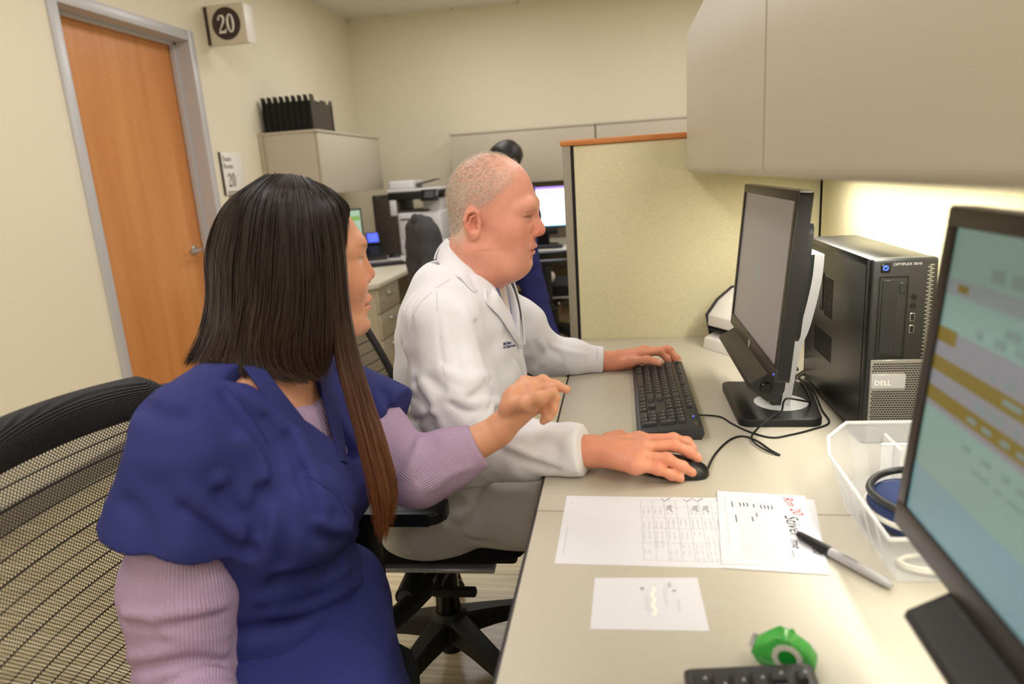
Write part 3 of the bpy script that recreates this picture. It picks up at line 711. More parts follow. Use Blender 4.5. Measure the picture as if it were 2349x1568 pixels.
def cable(name, label, pts, r=0.0019):
    p = spline([Vector(q) for q in pts], 7); b = new_bm(); tube(b, p, r, 8); o = obj(name, b, 'cable', None, 60); tag(o, label, 'cable')
    return o
def D(px, py, z=DZT+0.002): return P(px, py, Z=z)
cable('mouse_cable', 'thin black mouse cable looping over the desk to the tower', [Vector((0.132, 1.094, DZT+0.006)), D(1640, 1042), D(1672, 1010), D(1702, 1000), D(1735, 1010), D(1768, 1032), D(1788, 1043), D(1755, 1031, DZT+0.0045), Vector((0.231, 1.240, 0.7450)), Vector((0.249, 1.284, 0.7485)), Vector((0.284, 1.316, 0.7620)), Vector((0.303, 1.331, 0.7680)), Vector((0.307, 1.335, 0.784)), Vector((0.314, 1.335, 0.792)), Vector((0.334, 1.338, 0.788)), Vector((0.352, 1.352, 0.780)), Vector((0.374, 1.40, 0.7640)), Vector((0.386, 1.46, 0.7600)), Vector((0.391, 1.53, 0.7600)), Vector((0.396, 1.575, 0.7540)), Vector((0.400, 1.63, 0.744)), Vector((0.43, 1.68, 0.744))])
cable('keyboard_cable', 'thin black keyboard cable running round the monitor base', [Vector((0.143, 1.372, DZT+0.006)), D(1650, 955), Vector((0.210, 1.330, 0.7421)), Vector((0.237, 1.284, 0.7421)), D(1770, 1003), D(1812, 997), Vector((0.352, 1.297, 0.7421)), Vector((0.3925, 1.332, 0.7421)), Vector((0.3985, 1.40, 0.7421)), Vector((0.4065, 1.46, 0.7421)), Vector((0.4150, 1.53, 0.7421)), Vector((0.4150, 1.585, 0.7421)), Vector((0.410, 1.635, 0.7421)), Vector((0.44, 1.675, 0.744))])
pts = []
for k in range(40):
    a = k*0.42; pts.append(Vector((0.394+0.018*math.sin(a*1.0), 1.665+0.04*math.cos(a)+0.0006*k, DZT+0.012+0.0016*k+0.004*math.sin(a*2.3))))
cable('cable_bundle', 'tangle of black cables behind the monitor stand', pts, 0.0022)

# paper sheets -------------------------------------------------------------
def sheet(name, label, quad, z, group=None, thick=0.0005, curl=0.0):
    """quad: far-left, far-right, near-right, near-left (x, y)"""
    c = Vector((sum(q[0] for q in quad)/4, sum(q[1] for q in quad)/4, z))
    t = thing(name, label, 'paper', c, 0, group)
    b = new_bm(); N = 10; grid = []
    for i in range(N+1):
        row = []
        for j in range(N+1):
            u, v = i/N, j/N
            p = Vector(quad[0]).lerp(Vector(quad[1]), u).lerp(Vector(quad[3]).lerp(Vector(quad[2]), u), v)
            zz = z+thick+curl*((max(0, u-0.8)/0.2)**2*(max(0, v-0.6)/0.4)**2)
            row.append(b.verts.new((p.x, p.y, zz)))
        grid.append(row)
    for i in range(N):
        for j in range(N): b.faces.new((grid[i][j], grid[i+1][j], grid[i+1][j+1], grid[i][j+1]))
    r = bmesh.ops.extrude_face_region(b, geom=list(b.faces))
    for v in r['geom']:
        if isinstance(v, bmesh.types.BMVert): v.co.z -= thick
    obj('sheet', b, 'paper', t, 0)
    def T(u, v, dz=0.0): 
        p = Vector(quad[0]).lerp(Vector(quad[1]), u).lerp(Vector(quad[3]).lerp(Vector(quad[2]), u), v); return Vector((p.x, p.y, z+thick+dz))
    return t, T
def pstroke(b, T, uv, w, dz=0.0001):
    """flat line on a sheet through (u, v) points"""
    pts = [T(u, v, dz) for u, v in uv]; N = len(pts); L, R = [], []
    for i in range(N):
        tt = (pts[min(i+1, N-1)]-pts[max(i-1, 0)]).normalized(); nn = Vector((-tt.y, tt.x, 0))*w/2
        L.append(b.verts.new(pts[i]+nn)); R.append(b.verts.new(pts[i]-nn))
    for i in range(N-1): b.faces.new((L[i], L[i+1], R[i+1], R[i]))
rr = random.Random(11)
# large sheet with a half printed table
qA = [(-0.097, 1.014), (0.162, 1.012), (0.156, 0.815), (-0.099, 0.816)]
tA, TA = sheet('paper_sheet', 'white sheet, half blank, with a handwritten table', qA, DZT)
b = new_bm()
for k in range(9): pstroke(b, TA, [(0.455+0.068*k, 0.06), (0.465+0.066*k, 0.93)], 0.0005)
for v in (0.06, 0.17, 0.34, 0.5, 0.7, 0.93): pstroke(b, TA, [(0.455, v), (1.0, v)], 0.0005)
for k in range(8):
    for v0 in (0.2, 0.24, 0.36, 0.4, 0.45, 0.54, 0.6, 0.66, 0.72, 0.8, 0.88):
        if rr.random() < 0.78:
            for s in range(2):
                u0 = 0.47+0.068*k+0.028*s; pts = []
                for i in range(9): pts.append((u0+0.010*(1 if i % 2 else -0.4)*rr.random(), v0+0.006*i))
                pstroke(b, TA, pts, 0.0006)
for v0 in (0.1, 0.5, 0.9)[:2]:
    pstroke(b, TA, [(0.035+0.004*(i % 2), v0+0.02*i) for i in range(3 if v0 < 0.2 else 20)], 0.0006)
o = obj('printed_table', b, 'paper_print', tA, 0); o['kind'] = 'stuff'
b = new_bm()
for u in (0.6, 0.73, 0.79, 0.92):
    pstroke(b, TA, [(u-0.02, 0.03), (u-0.005, 0.075), (u+0.035, 0.01)], 0.0012, 0.0002)
for u in (0.62, 0.77, 0.83, 0.94):
    pts = [(u+0.02*math.sin(i*1.9), 0.14+0.008*i+0.012*math.cos(i*2.3)) for i in range(12)]; pstroke(b, TA, pts, 0.0011, 0.0002)
obj('tick_marks', b, 'paper_mark', tA, 0)
# sheet beneath and sheet with the marker note
qC = [(0.15, 1.03), (0.281, 1.008), (0.247, 0.806), (0.118, 0.815)]
tC, TC = sheet('paper_sheet', 'white sheet mostly hidden under the sheet with red writing', qC, DZT+0.0007)
qB = [(0.141, 1.033), (0.271, 1.019), (0.243, 0.824), (0.119, 0.823)]
tB, TB = sheet('paper_sheet', 'white sheet with red and black marker writing under the pen', qB, DZT+0.0014)
b = new_bm()
for k in range(11): pstroke(b, TB, [(0.2+0.035*k, 0.06), (0.23+0.035*k, 0.92)], 0.0004)
for k in range(26): pstroke(b, TB, [(0.2+0.001*k, 0.06+0.034*k), (0.55+0.001*k, 0.06+0.034*k)], 0.0004)
pstroke(b, TB, [(0.08, 0.1), (0.1, 0.78)], 0.0006)
for k in range(40): pstroke(b, TB, [(0.72+0.004*(k % 2), 0.12+0.012*k), (0.73+0.006*rr.random(), 0.128+0.012*k)], 0.0006)
o = obj('printed_table', b, 'paper_print', tB, 0); o['kind'] = 'stuff'
b = new_bm()
for u, v, l in ((0.16, 0.16, 0.09), (0.25, 0.17, 0.06), (0.29, 0.17, 0.06), (0.33, 0.17, 0.06), (0.40, 0.18, 0.06), (0.48, 0.19, 0.06), (0.52, 0.19, 0.06), (0.56, 0.19, 0.07), (0.60, 0.19, 0.07), (0.42, 0.32, 0.06), (0.19, 0.36, 0.11), (0.37, 0.38, 0.07)):
    pstroke(b, TB, [(u, v), (u+0.006, v+l)], 0.0016, 0.0002)
obj('pen_bars', b, 'paper_mark', tB, 0)
def writing(b, T, uv0, dirv, size, s, sh=0.25):
    o_ = T(*uv0, 0.0003); x_ = (T(uv0[0]+dirv[0]*0.1, uv0[1]+dirv[1]*0.1)-T(*uv0)).normalized(); up_ = Vector((0, 0, 1)).cross(x_)
    text_bm(b, s, size, frame(o_, x_, up_), 0.0001, shear=sh)
b = new_bm(); writing(b, TB, (0.73, 0.05), (0.35, 1), 0.021, 'Rm 20'); obj('red_writing', b, 'red_ink', tB, 0)
b = new_bm(); writing(b, TB, (0.72, 0.335), (0.12, 1), 0.026, 'Stiver'); writing(b, TB, (0.735, 0.68), (0.1, 1), 0.018, 'me __')
writing(b, TB, (0.93, 0.70), (0.1, 1), 0.015, '_300'); obj('black_writing', b, 'paper_mark', tB, 0)
# small note
qN = [(-0.044, 0.785), (0.085, 0.792), (0.087, 0.688), (-0.046, 0.683)]
tN, TN = sheet('paper_note', 'small white note with faint pencil writing and correction fluid', qN, DZT)
b = new_bm()
for u, v, l in ((0.72, 0.1, 0.1), (0.76, 0.25, 0.04), (0.78, 0.45, 0.22), (0.67, 0.2, 0.36), (0.5, 0.38, 0.3), (0.46, 0.2, 0.06)):
    pts = [(u+0.022*math.sin(i*2.1+u*9), v+l*i/14) for i in range(15)]; pstroke(b, TN, pts, 0.0006)
obj('pencil_writing', b, 'paper_print', tN, 0)
b = new_bm(); pstroke(b, TN, [(0.56+0.012*math.sin(i*1.7), 0.2+0.055*i) for i in range(11)], [0.004][0], 0.0003); obj('correction_fluid', b, 'white_out', tN, 0)
mat('clear_tape', (235, 230, 220), 0.2, alpha=0.3)
b = new_bm(); p = D(1640, 1392, DZT); box(b, p.x-0.014, p.x+0.014, p.y-0.009, p.y+0.009, DZT+0.0001, DZT+0.0003); tag(obj('adhesive_tape', b, 'clear_tape', None, 0), 'faint strip of clear tape stuck beside the small note', 'tape')

# marker pen
a_, e_ = D(1830, 1224, DZT+0.008), D(2046, 1343, DZT+0.007); ax = (e_-a_).normalized(); Lp = (e_-a_).length
t = thing('marker_pen', 'grey permanent marker with black cap lying over the paper', 'pen', ((a_+e_)/2).xy.to_3d()+Vector((0, 0, DZT)))
T = frame(a_, ax.orthogonal(), ax.cross(ax.orthogonal())); T = T if (T.to_3x3() @ Vector((0, 0, 1))).dot(ax) > 0 else T @ Matrix.Rotation(math.pi, 4, 'X')
b = new_bm(); lathe(b, [(0, 0), (0.0042, 0.0006), (0.0052, 0.004), (0.0062, 0.03), (0.0068, 0.052), (0.0066, 0.0535), (0, 0.0535)], T, 20)
cp = obj('cap', b, 'black_plastic', t)
b = new_bm(); box(b, -0.0015, 0.0015, 0.006, 0.0085, 0.016, 0.05, 0.0006, 1, T @ Matrix.Rotation(math.radians(200), 4, 'Z')); obj('clip', b, 'black_plastic', cp)
b = new_bm(); lathe(b, [(0, 0.0534), (0.0062, 0.0534), (0.0064, 0.09), (0.0056, Lp-0.012), (0.0046, Lp-0.002), (0.0036, Lp), (0, Lp)], T, 20); obj('barrel', b, 'silver_plastic', t)
bz_ = new_bm(); up_ = Vector((0, 0, 1)); mid = a_+ax*0.074; xx_ = ax; nn_ = (up_-ax*up_.dot(ax)).normalized(); yy_ = nn_.cross(xx_)
for k in range(6):
    p = mid+ax*0.0035*k; stroke(bz_, [(0, -0.0016), (0.0012, 0.0016), (0.002, -0.0012)], 0.0007, frame(p+nn_*0.0064, xx_, yy_), 0.0002)
obj('barrel_print', bz_, 'paper_mark', t, 0)

# translucent storage bin with its contents
def clear_mat():
    m = bpy.data.materials.new('frosted_plastic'); m.use_nodes = True; b = m.node_tree.nodes['Principled BSDF']
    b.inputs['Base Color'].default_value = (0.86, 0.88, 0.92, 1); b.inputs['Roughness'].default_value = 0.25; b.inputs['Alpha'].default_value = 0.46
    MATS['frosted_plastic'] = m
    m = bpy.data.materials.new('frosted_rim'); m.use_nodes = True; b = m.node_tree.nodes['Principled BSDF']
    b.inputs['Base Color'].default_value = (0.92, 0.93, 0.95, 1); b.inputs['Roughness'].default_value = 0.3; b.inputs['Alpha'].default_value = 0.45
    MATS['frosted_rim'] = m
clear_mat()
rim = [(0.292, 0.752), (0.294, 0.99), (0.312, 1.06), (0.357, 1.122), (0.53, 1.125), (0.532, 0.76)]
bot = [(0.322, 0.795), (0.318, 0.99), (0.33, 1.04), (0.366, 1.09), (0.505, 1.095), (0.508, 0.80)]
t = thing('storage_bin', 'frosted clear plastic bin between the tower and banded screen', 'bin', (0.42, 0.94, DZT))
def bring(pts, z): return [Vector((x, y, z)) for x, y in pts]
b = new_bm(); zr = 0.822
lo = [b.verts.new(p) for p in bring(bot, DZT+0.0012)]; hi = [b.verts.new(p) for p in bring(rim, zr)]; n_ = len(lo)
for i in range(n_): b.faces.new((lo[i], lo[(i+1) % n_], hi[(i+1) % n_], hi[i]))
b.faces.new(lo)
r = bmesh.ops.solidify(b, geom=list(b.faces), thickness=0.0014)
obj('tub', b, 'frosted_plastic', t, 30)
b = new_bm(); tube(b, bring(rim, zr), 0.003, 8, closed=True); obj('rim', b, 'frosted_rim', t, 60)
for nm, pa, pb_ in (('divider', (0.41, 1.10), (0.41, 1.035)), ('divider', (0.468, 0.805), (0.468, 1.055)), ('divider', (0.39, 1.06), (0.52, 1.06))):
    b = new_bm(); A, B = Vector((*pa, 0)), Vector((*pb_, 0)); d_ = (B-A).normalized(); nrm = Vector((-d_.y, d_.x, 0))*0.0012
    vv = [b.verts.new(p) for p in (A+nrm+Vector((0, 0, DZT+0.003)), B+nrm+Vector((0, 0, DZT+0.003)), B+nrm+Vector((0, 0, zr-0.012)), A+nrm+Vector((0, 0, zr-0.012)))]
    f = b.faces.new(vv); r = bmesh.ops.extrude_face_region(b, geom=[f])
    for v in r['geom']:
        if isinstance(v, bmesh.types.BMVert): v.co -= 2*nrm
    tube(b, [A+Vector((0, 0, zr-0.012)), B+Vector((0, 0, zr-0.012))], 0.0022, 6); obj(nm, b, 'frosted_rim', t, 30)
for k in range(4):
    b = new_bm(); f_ = 0.2+0.22*k; pA = Vector((*bot[0], DZT+0.002)).lerp(Vector((*bot[1], DZT+0.002)), f_); pB = Vector((*rim[0], zr)).lerp(Vector((*rim[1], zr)), f_); tube(b, [pA, pB], 0.0016, 6); obj('wall_rib', b, 'frosted_rim', t, 60)
mat('navy_cloth', (38, 54, 100), 0.85, var=0.1, vscale=200, bump=0.2, bscale=500)
mat('white_piping', (222, 220, 210), 0.6)
c_ = Vector((0.387, 0.905, DZT+0.038)); A_ = Matrix.Translation(c_) @ Matrix.Rotation(math.radians(12), 4, 'Z') @ Matrix.Rotation(math.radians(-10), 4, 'X') @ Matrix.Rotation(math.radians(-14), 4, 'Y')
t = thing('cuff_pad', 'navy cloth cuff with white piping inside the clear bin', 'cuff', (c_.x, c_.y, DZT+0.004))
b = new_bm(); bmesh.ops.create_uvsphere(b, u_segments=32, v_segments=18, radius=1.0)
for v in b.verts: v.co = A_ @ Vector((0.050*v.co.x, 0.095*v.co.y, 0.028*math.copysign(abs(v.co.z)**0.7, v.co.z)))
obj('pad', b, 'navy_cloth', t, 60)
b = new_bm(); tube(b, [A_ @ Vector((0.0505*math.cos(a*math.pi/20), 0.0955*math.sin(a*math.pi/20), 0.004)) for a in range(40)], 0.0042, 8, closed=True); obj('piping', b, 'white_piping', t, 60)
b = new_bm(); tube(b, [A_ @ Vector((0.039*math.cos(a*math.pi/20), 0.078*math.sin(a*math.pi/20), 0.0205)) for a in range(40)], 0.0012, 6, closed=True); obj('stitching', b, 'navy_cloth', t, 60)
b = new_bm(); tube(b, [A_ @ Vector((0.018*math.cos(a*math.pi/12)-0.012, 0.026*math.sin(a*math.pi/12)-0.072, 0.022)) for a in range(24)], 0.0045, 8, closed=True); obj('loop', b, 'white_piping', t, 60)
b = new_bm(); tube(b, spline([A_ @ Vector((q[0]*0.78+0.005, q[1]*0.86, q[2]*0.6+0.0095)) for q in ((-0.056, -0.05, 0.02), (-0.057, 0.02, 0.026), (-0.042, 0.07, 0.03), (0.0, 0.1, 0.03), (0.045, 0.09, 0.026), (0.065, 0.03, 0.02), (0.07, -0.04, 0.012))], 8), 0.0052, 10); o = obj('rubber_tube', b, 'black_plastic', None, 60); tag(o, 'black rubber tube curving around the navy cuff', 'tube')
pts = [Vector((0.38+0.045*math.cos(k*0.33), 0.826+(0.022-0.0001*k)*math.sin(k*0.33), DZT+0.0045+0.00016*k)) for k in range(40)]
b = new_bm(); tube(b, pts, 0.0028, 8); o = obj('coiled_hose', b, 'white_piping', None, 60); tag(o, 'white coiled hose in the clear bin under the banded screen', 'tube')

# green tape dispenser
mat('green_plastic', (58, 190, 70), 0.15, alpha=0.82, spec=0.6, var=0.1, vscale=40)
mat('green_dark', (34, 150, 52), 0.2)
t = thing('tape_dispenser', 'translucent green tape dispenser above the second keyboard', 'tape dispenser', (0.158, 0.637, DZT))
Tg = Matrix.Translation((0.158, 0.637, DZT)) @ Matrix.Scale(0.92, 4) @ Matrix.Rotation(math.radians(-22), 4, 'Z') @ frame((0, 0, 0.0), (1, 0, 0), (0, 0, 1))
pr = [(-0.031, 0.002), (0.024, 0.002), (0.03, 0.008), (0.031, 0.018), (0.022, 0.03), (0.010, 0.037), (0.002, 0.039), (-0.004, 0.043), (-0.008, 0.039), (-0.022, 0.032), (-0.036, 0.022), (-0.034, 0.017)]
b = new_bm(); prism(b, pr, -0.012, 0.012, Tg, 0.003); obj('shell', b, 'green_plastic', t, 50)
b = new_bm(); Tr = Tg @ Matrix.Translation((0.002, 0.02, 0)); lathe(b, [(0.010, -0.0135), (0.016, -0.0135), (0.016, 0.0135), (0.010, 0.0135), (0.010, -0.0135)], Tr, 28); obj('tape_roll', b, 'white_piping', t, 50)
b = new_bm(); lathe(b, [(0, -0.0142), (0.009, -0.0142), (0.009, 0.0142), (0, 0.0142)], Tr, 24); obj('hub', b, 'green_dark', t, 50)
b = new_bm()
for k in range(7): prism(b, [(-0.04, 0.0215), (-0.034, 0.02), (-0.034, 0.024)], -0.0115+0.0034*k, -0.0115+0.0034*k+0.0026, Tg)
obj('cutter', b, 'chrome', t, 0)
# ================================================================ office chairs
mat('seat_cloth', (20, 20, 22), 0.95, bump=0.3, bscale=600)
mat('chair_black', (27, 26, 27), 0.48)
mat('chair_grey', (84, 82, 80), 0.45)
def uv_sheet(name, fn, nu, nv, wu, hv, material, parent, thick=0.0):
    """parametric sheet with real-size UVs"""
    vs_ = []; fs = []; uvs = []
    for j in range(nv+1):
        for i in range(nu+1): vs_.append(tuple(fn(i/nu, j/nv)))
    for j in range(nv):
        for i in range(nu): fs.append((j*(nu+1)+i, j*(nu+1)+i+1, (j+1)*(nu+1)+i+1, (j+1)*(nu+1)+i))
    me = bpy.data.meshes.new(name); me.from_pydata(vs_, [], fs); uvl = me.uv_layers.new(name='UVMap')
    for p in me.polygons:
        for li in p.loop_indices:
            vi = me.loops[li].vertex_index; i, j = vi % (nu+1), vi//(nu+1); uvl.data[li].uv = (i/nu*wu, j/nv*hv)
    o = finish(name, me, material, parent, 60)
    return o
def office_chair(label, loc, rz, seat_z=0.44, back_top=0.98, back_x=-0.25, recline=0.06, bw=0.47, base_rot=0.3, group=None, arms=True, arm_z=0.62, roll=0.0, arm_x=0.0, seat_s=1.0, arm_y=0.265):
    """local: faces +x, origin on the floor under the seat"""
    t = thing('office_chair', label, 'chair', loc, rz, group)
    W = dict(world=False)
    b = new_bm(); r = bmesh.ops.create_cube(b, size=1.0); bmesh.ops.subdivide_edges(b, edges=list(b.edges), cuts=7, use_grid_fill=True)
    for v in b.verts:
        x, y, z = v.co*2
        rr_ = (abs(x)**5+abs(y)**5)**0.2; s = 1/max(rr_, 1e-6)*max(abs(x), abs(y)) if rr_ > 0 else 1
        x, y = x*s, y*s
        zz = seat_z-0.03+0.03*z*(1-0.35*max(abs(x), abs(y))**4)
        if z > 0: zz += 0.012*(abs(y)**2) - 0.016*max(0, x)**3
        else: zz -= 0.0
        v.co = Vector((0.25*seat_s*x+0.01, 0.245*seat_s*y, zz))
    obj('seat', b, 'seat_cloth', t, 60, **W)
    boxobj('seat_pan', (-0.2*seat_s, 0.22*seat_s, -0.21*seat_s, 0.21*seat_s, seat_z-0.078, seat_z-0.052), 'chair_black', t, 0.01, 2, **W)
    boxobj('seat_rail', (-0.15, 0.17, -0.222, 0.222, seat_z-0.092, seat_z-0.08), 'silver_plastic', t, 0.003, 1, **W)
    boxobj('mechanism', (-0.15, 0.1, -0.075, 0.075, seat_z-0.145, seat_z-0.09), 'chair_black', t, 0.02, 3, **W)
    b = new_bm(); cyl(b, (0.04, -0.05, seat_z-0.12), (0.04, -0.235, seat_z-0.125), 0.010, n=12); box(b, 0.03, 0.13, -0.245, -0.225, seat_z-0.137, seat_z-0.117, 0.006, 2); obj('height_lever', b, 'chair_black', t, 40, **W)
    b = new_bm(); cyl(b, (-0.03, -0.07, seat_z-0.14), (-0.03, -0.24, seat_z-0.14), 0.024, n=20); kn = obj('tension_knob', b, 'chair_black', t, 40, **W)
    b = new_bm(); cyl(b, (-0.03, -0.2405, seat_z-0.14), (-0.03, -0.2425, seat_z-0.14), 0.018, n=20); obj('knob_cap', b, 'chair_grey', kn, 40, **W)
    b = new_bm(); cyl(b, (0, 0, 0.13), (0, 0, seat_z-0.13), 0.026, 0.024, n=20); cyl(b, (0, 0, 0.05), (0, 0, 0.3), 0.032, n=20); obj('gas_column', b, 'black_gloss', t, 40, **W)
    # five-spoke base
    b = new_bm(); lathe(b, [(0, 0.085), (0.05, 0.085), (0.055, 0.1), (0.05, 0.15), (0.036, 0.165), (0, 0.165)], None, 24); obj('base_hub', b, 'chair_black', t, 40, **W)
    for k in range(5):
        a = base_rot+2*math.pi*k/5; Rz = Matrix.Rotation(a, 4, 'Z')
        b = new_bm(); sec = []
        for (rad, zt, hh, ww) in ((0.03, 0.155, 0.06, 0.058), (0.12, 0.138, 0.046, 0.048), (0.24, 0.112, 0.032, 0.04), (0.325, 0.09, 0.02, 0.036)):
            sec.append([b.verts.new(Rz @ Vector((rad, y_, z_))) for y_, z_ in ((-ww/2, zt-hh), (-ww/2, zt-0.006), (-ww/2+0.008, zt), (ww/2-0.008, zt), (ww/2, zt-0.006), (ww/2, zt-hh))])
        for A, B in zip(sec, sec[1:]):
            for q in range(6): b.faces.new((A[q], A[(q+1) % 6], B[(q+1) % 6], B[q]))
        b.faces.new(sec[-1]); b.faces.new(list(reversed(sec[0]))); obj('base_spoke', b, 'chair_black', t, 35, **W)
        e = Rz @ Vector((0.315, 0, 0)); b = new_bm(); cyl(b, (e.x, e.y, 0.05), (e.x, e.y, 0.085), 0.008, n=10); box(b, -0.024, 0.018, -0.006, 0.006, 0.025, 0.056, 0.004, 1, Matrix.Translation(e) @ Matrix.Rotation(a+0.8+k, 4, 'Z')); cs = obj('caster', b, 'chair_black', t, 40, **W)
        Tw = Matrix.Translation(e+Vector((0, 0, 0.028))) @ Matrix.Rotation(a+0.8+k, 4, 'Z')
        for s in (-1, 1):
            b = new_bm(); cyl(b, Tw @ Vector((-0.006, 0.007*s, 0)), Tw @ Vector((-0.006, 0.024*s, 0)), 0.028, n=20); obj('wheel', b, 'black_plastic', cs, 40, **W)
    # arms
    if arms:
        for s in (-1, 1):
            b = new_bm(); prism(b, rrect(0.25, 0.085, 0.03, 5), arm_z-0.026, arm_z, Matrix.Translation((arm_x, arm_y*s, 0)), 0.006); obj('armrest', b, 'black_plastic', t, 50, **W)
            b = new_bm(); box(b, arm_x-0.085, arm_x-0.02, arm_y*s-0.026, arm_y*s+0.026, seat_z-0.11, arm_z-0.024, 0.012, 3); obj('arm_post', b, 'chair_black', t, 50, **W)
            b = new_bm(); tube(b, spline([(arm_x-0.055, (arm_y-0.005)*s, seat_z-0.1), (arm_x-0.04, (arm_y-0.01)*s, seat_z-0.145), (0.0, 0.2*s, seat_z-0.15), (0.04, 0.1*s, seat_z-0.13)], 5), 0.022, 10, flat=0.8); br = obj('arm_bracket', b, 'chair_black', t, 50, **W)
            b = new_bm(); cyl(b, (0.03, 0.17*s, seat_z-0.13), (0.03, 0.19*s, seat_z-0.13), 0.010, n=12); obj('bolt', b, 'chrome', br, 40, **W)
    # reclined mesh back
    z0, z1 = seat_z+0.03, back_top
    def bk(u, v, off=0.0):
        y = (u-0.5)*bw; c = (2*(u-0.5))**2
        x = back_x - recline*v + 0.03*c + 0.028*math.sin(math.pi*min(1, v*1.15)) + off
        z = z0+(z1-z0)*v - 0.012*c*(v > 0.9) + roll*(u-0.5)
        return Vector((x, y*(1-0.08*(1-v)), z))
    uv_sheet('back_mesh', lambda u, v: bk(u, v), 24, 30, bw, z1-z0, 'mesh_weave', t)
    b = new_bm(); pts = [bk(u, 0.0) for u in (0.5, 0.75, 0.95)] + [bk(1.0, v) for v in (0.05, 0.25, 0.5, 0.75, 0.9)] 
    for s in (0, 1):
        tube(b, [bk(s, v/12) for v in range(13)], 0.011, 8)
    tube(b, [bk(u/12, 0.0) for u in range(13)], 0.011, 8); obj('back_frame', b, 'chair_black', t, 60, **W)
    b = new_bm(); N = 22; rg = []
    for i in range(N+1):
        u = i/N; rad = 1.0 if 0.06 < u < 0.94 else (0.72 if 0.0 < u < 1.0 else 0.3)
        c0 = bk(u, 0.975); up_ = (bk(u, 1.0)-bk(u, 0.9)).normalized(); sd = Vector((0, 1, 0)); nn_ = sd.cross(up_)
        rg.append([b.verts.new(c0 + up_*math.cos(a*math.pi/7)*0.036*rad + nn_*math.sin(a*math.pi/7)*0.017*rad) for a in range(14)])
    for A, B in zip(rg, rg[1:]):
        for q in range(14): b.faces.new((A[q], A[(q+1) % 14], B[(q+1) % 14], B[q]))
    b.faces.new(rg[0]); b.faces.new(list(reversed(rg[-1]))); obj('top_roll', b, 'mesh_roll', t, 60, **W)
    b = new_bm(); tube(b, spline([(-0.1, 0, seat_z-0.11), (back_x-0.03, 0, seat_z-0.06), (back_x-0.035, 0, seat_z+0.005), bk(0.5, 0.0, -0.004)], 6), 0.026, 10, flat=0.5); obj('back_spine', b, 'chair_black', t, 60, **W)
    return t
def roll_mat():
    m = bpy.data.materials.new('mesh_roll'); m.use_nodes = True; nt = m.node_tree; n = nt.nodes; l = nt.links; b = n['Principled BSDF']
    b.inputs['Base Color'].default_value = (*lin((24, 24, 27)), 1); b.inputs['Roughness'].default_value = 0.55
    tc = n.new('ShaderNodeTexCoord'); sp = n.new('ShaderNodeSeparateXYZ'); l.new(tc.outputs['Object'], sp.inputs[0])
    def mth(op, a, c):
        q = n.new('ShaderNodeMath'); q.operation = op
        for i, v in enumerate((a, c)):
            if isinstance(v, (int, float)): q.inputs[i].default_value = v
            elif v is not None: l.new(v, q.inputs[i])
        return q.outputs[0]
    zz = mth('MULTIPLY', mth('ADD', sp.outputs[2], sp.outputs[0]), 1.7); A = mth('SINE', mth('MULTIPLY', mth('ADD', sp.outputs[1], zz), 560.0), None); B = mth('SINE', mth('MULTIPLY', mth('SUBTRACT', sp.outputs[1], zz), 560.0), None)
    h = mth('MULTIPLY', A, B); bp = n.new('ShaderNodeBump'); bp.inputs['Strength'].default_value = 0.8; bp.inputs['Distance'].default_value = 0.0012; l.new(h, bp.inputs['Height']); l.new(bp.outputs[0], b.inputs['Normal'])
    MATS['mesh_roll'] = m
roll_mat()
chair_w = office_chair('black mesh-back chair carrying the person in navy scrubs', (-0.575, 0.82, 0), math.radians(4), seat_z=0.44, back_top=0.955, back_x=-0.222, recline=0.03, bw=0.5, roll=-0.03, base_rot=0.6, arms=False, seat_s=0.86)
chair_m = office_chair('black office chair carrying the person in the white coat', (-0.468, 1.515, 0), math.radians(2), seat_z=0.50, back_top=0.93, back_x=-0.15, recline=0.11, bw=0.44, base_rot=0.52, arm_z=0.640, arm_x=-0.015, arm_y=0.345)
chair_b = office_chair('empty black office chair with a towel at the far desk', (-0.5, 5.0, 0), math.radians(8), seat_z=0.47, back_top=1.0, base_rot=0.2, arm_z=0.66)
chair_j = office_chair('black office chair with a grey jacket over its back', (-0.82, 3.82, 0), math.radians(28), seat_z=0.45, back_top=1.0, base_rot=0.2, arm_z=0.62, back_x=-0.24, arms=False)

# ================================================================ far left desk
mat('laminate_far', (222, 216, 198), 0.3)
mat('screen_far', (150, 178, 158), 0.3, emit=0.55)
mat('screen_far_green', (120, 160, 90), 0.3, emit=0.5)
mat('phone_blue', (50, 70, 230), 0.3, emit=1.6)
mat('office_white', (226, 226, 230), 0.35)
mat('office_dark', (66, 60, 52), 0.5)
HZ = 0.65
dX, dY = -1.51, 4.0
t = thing('side_desk', 'cream topped side desk along the wall holding the phone', 'desk', (-2.0, 5.0, 0))
b = new_bm(); poly = [(XL+0.004, dY-0.02), (dX-0.04, dY-0.02), (dX+0.02, dY+0.03), (dX+0.02, dY+0.8), (dX-0.12, dY+1.0), (dX-0.12, 6.2), (XL+0.004, 6.2)]
prism(b, poly, HZ-0.03, HZ, Matrix.Identity(4), 0.003); obj('top', b, 'laminate_far', t, 40)
boxobj('end_panel', (XL+0.01, dX-0.03, 6.1, 6.12, 0.0, HZ-0.03), 'pedestal_paint', t)
boxobj('back_panel', (XL+0.006, XL+0.02, dY+0.5, 6.1, 0.12, HZ-0.03), 'pedestal_paint', t)
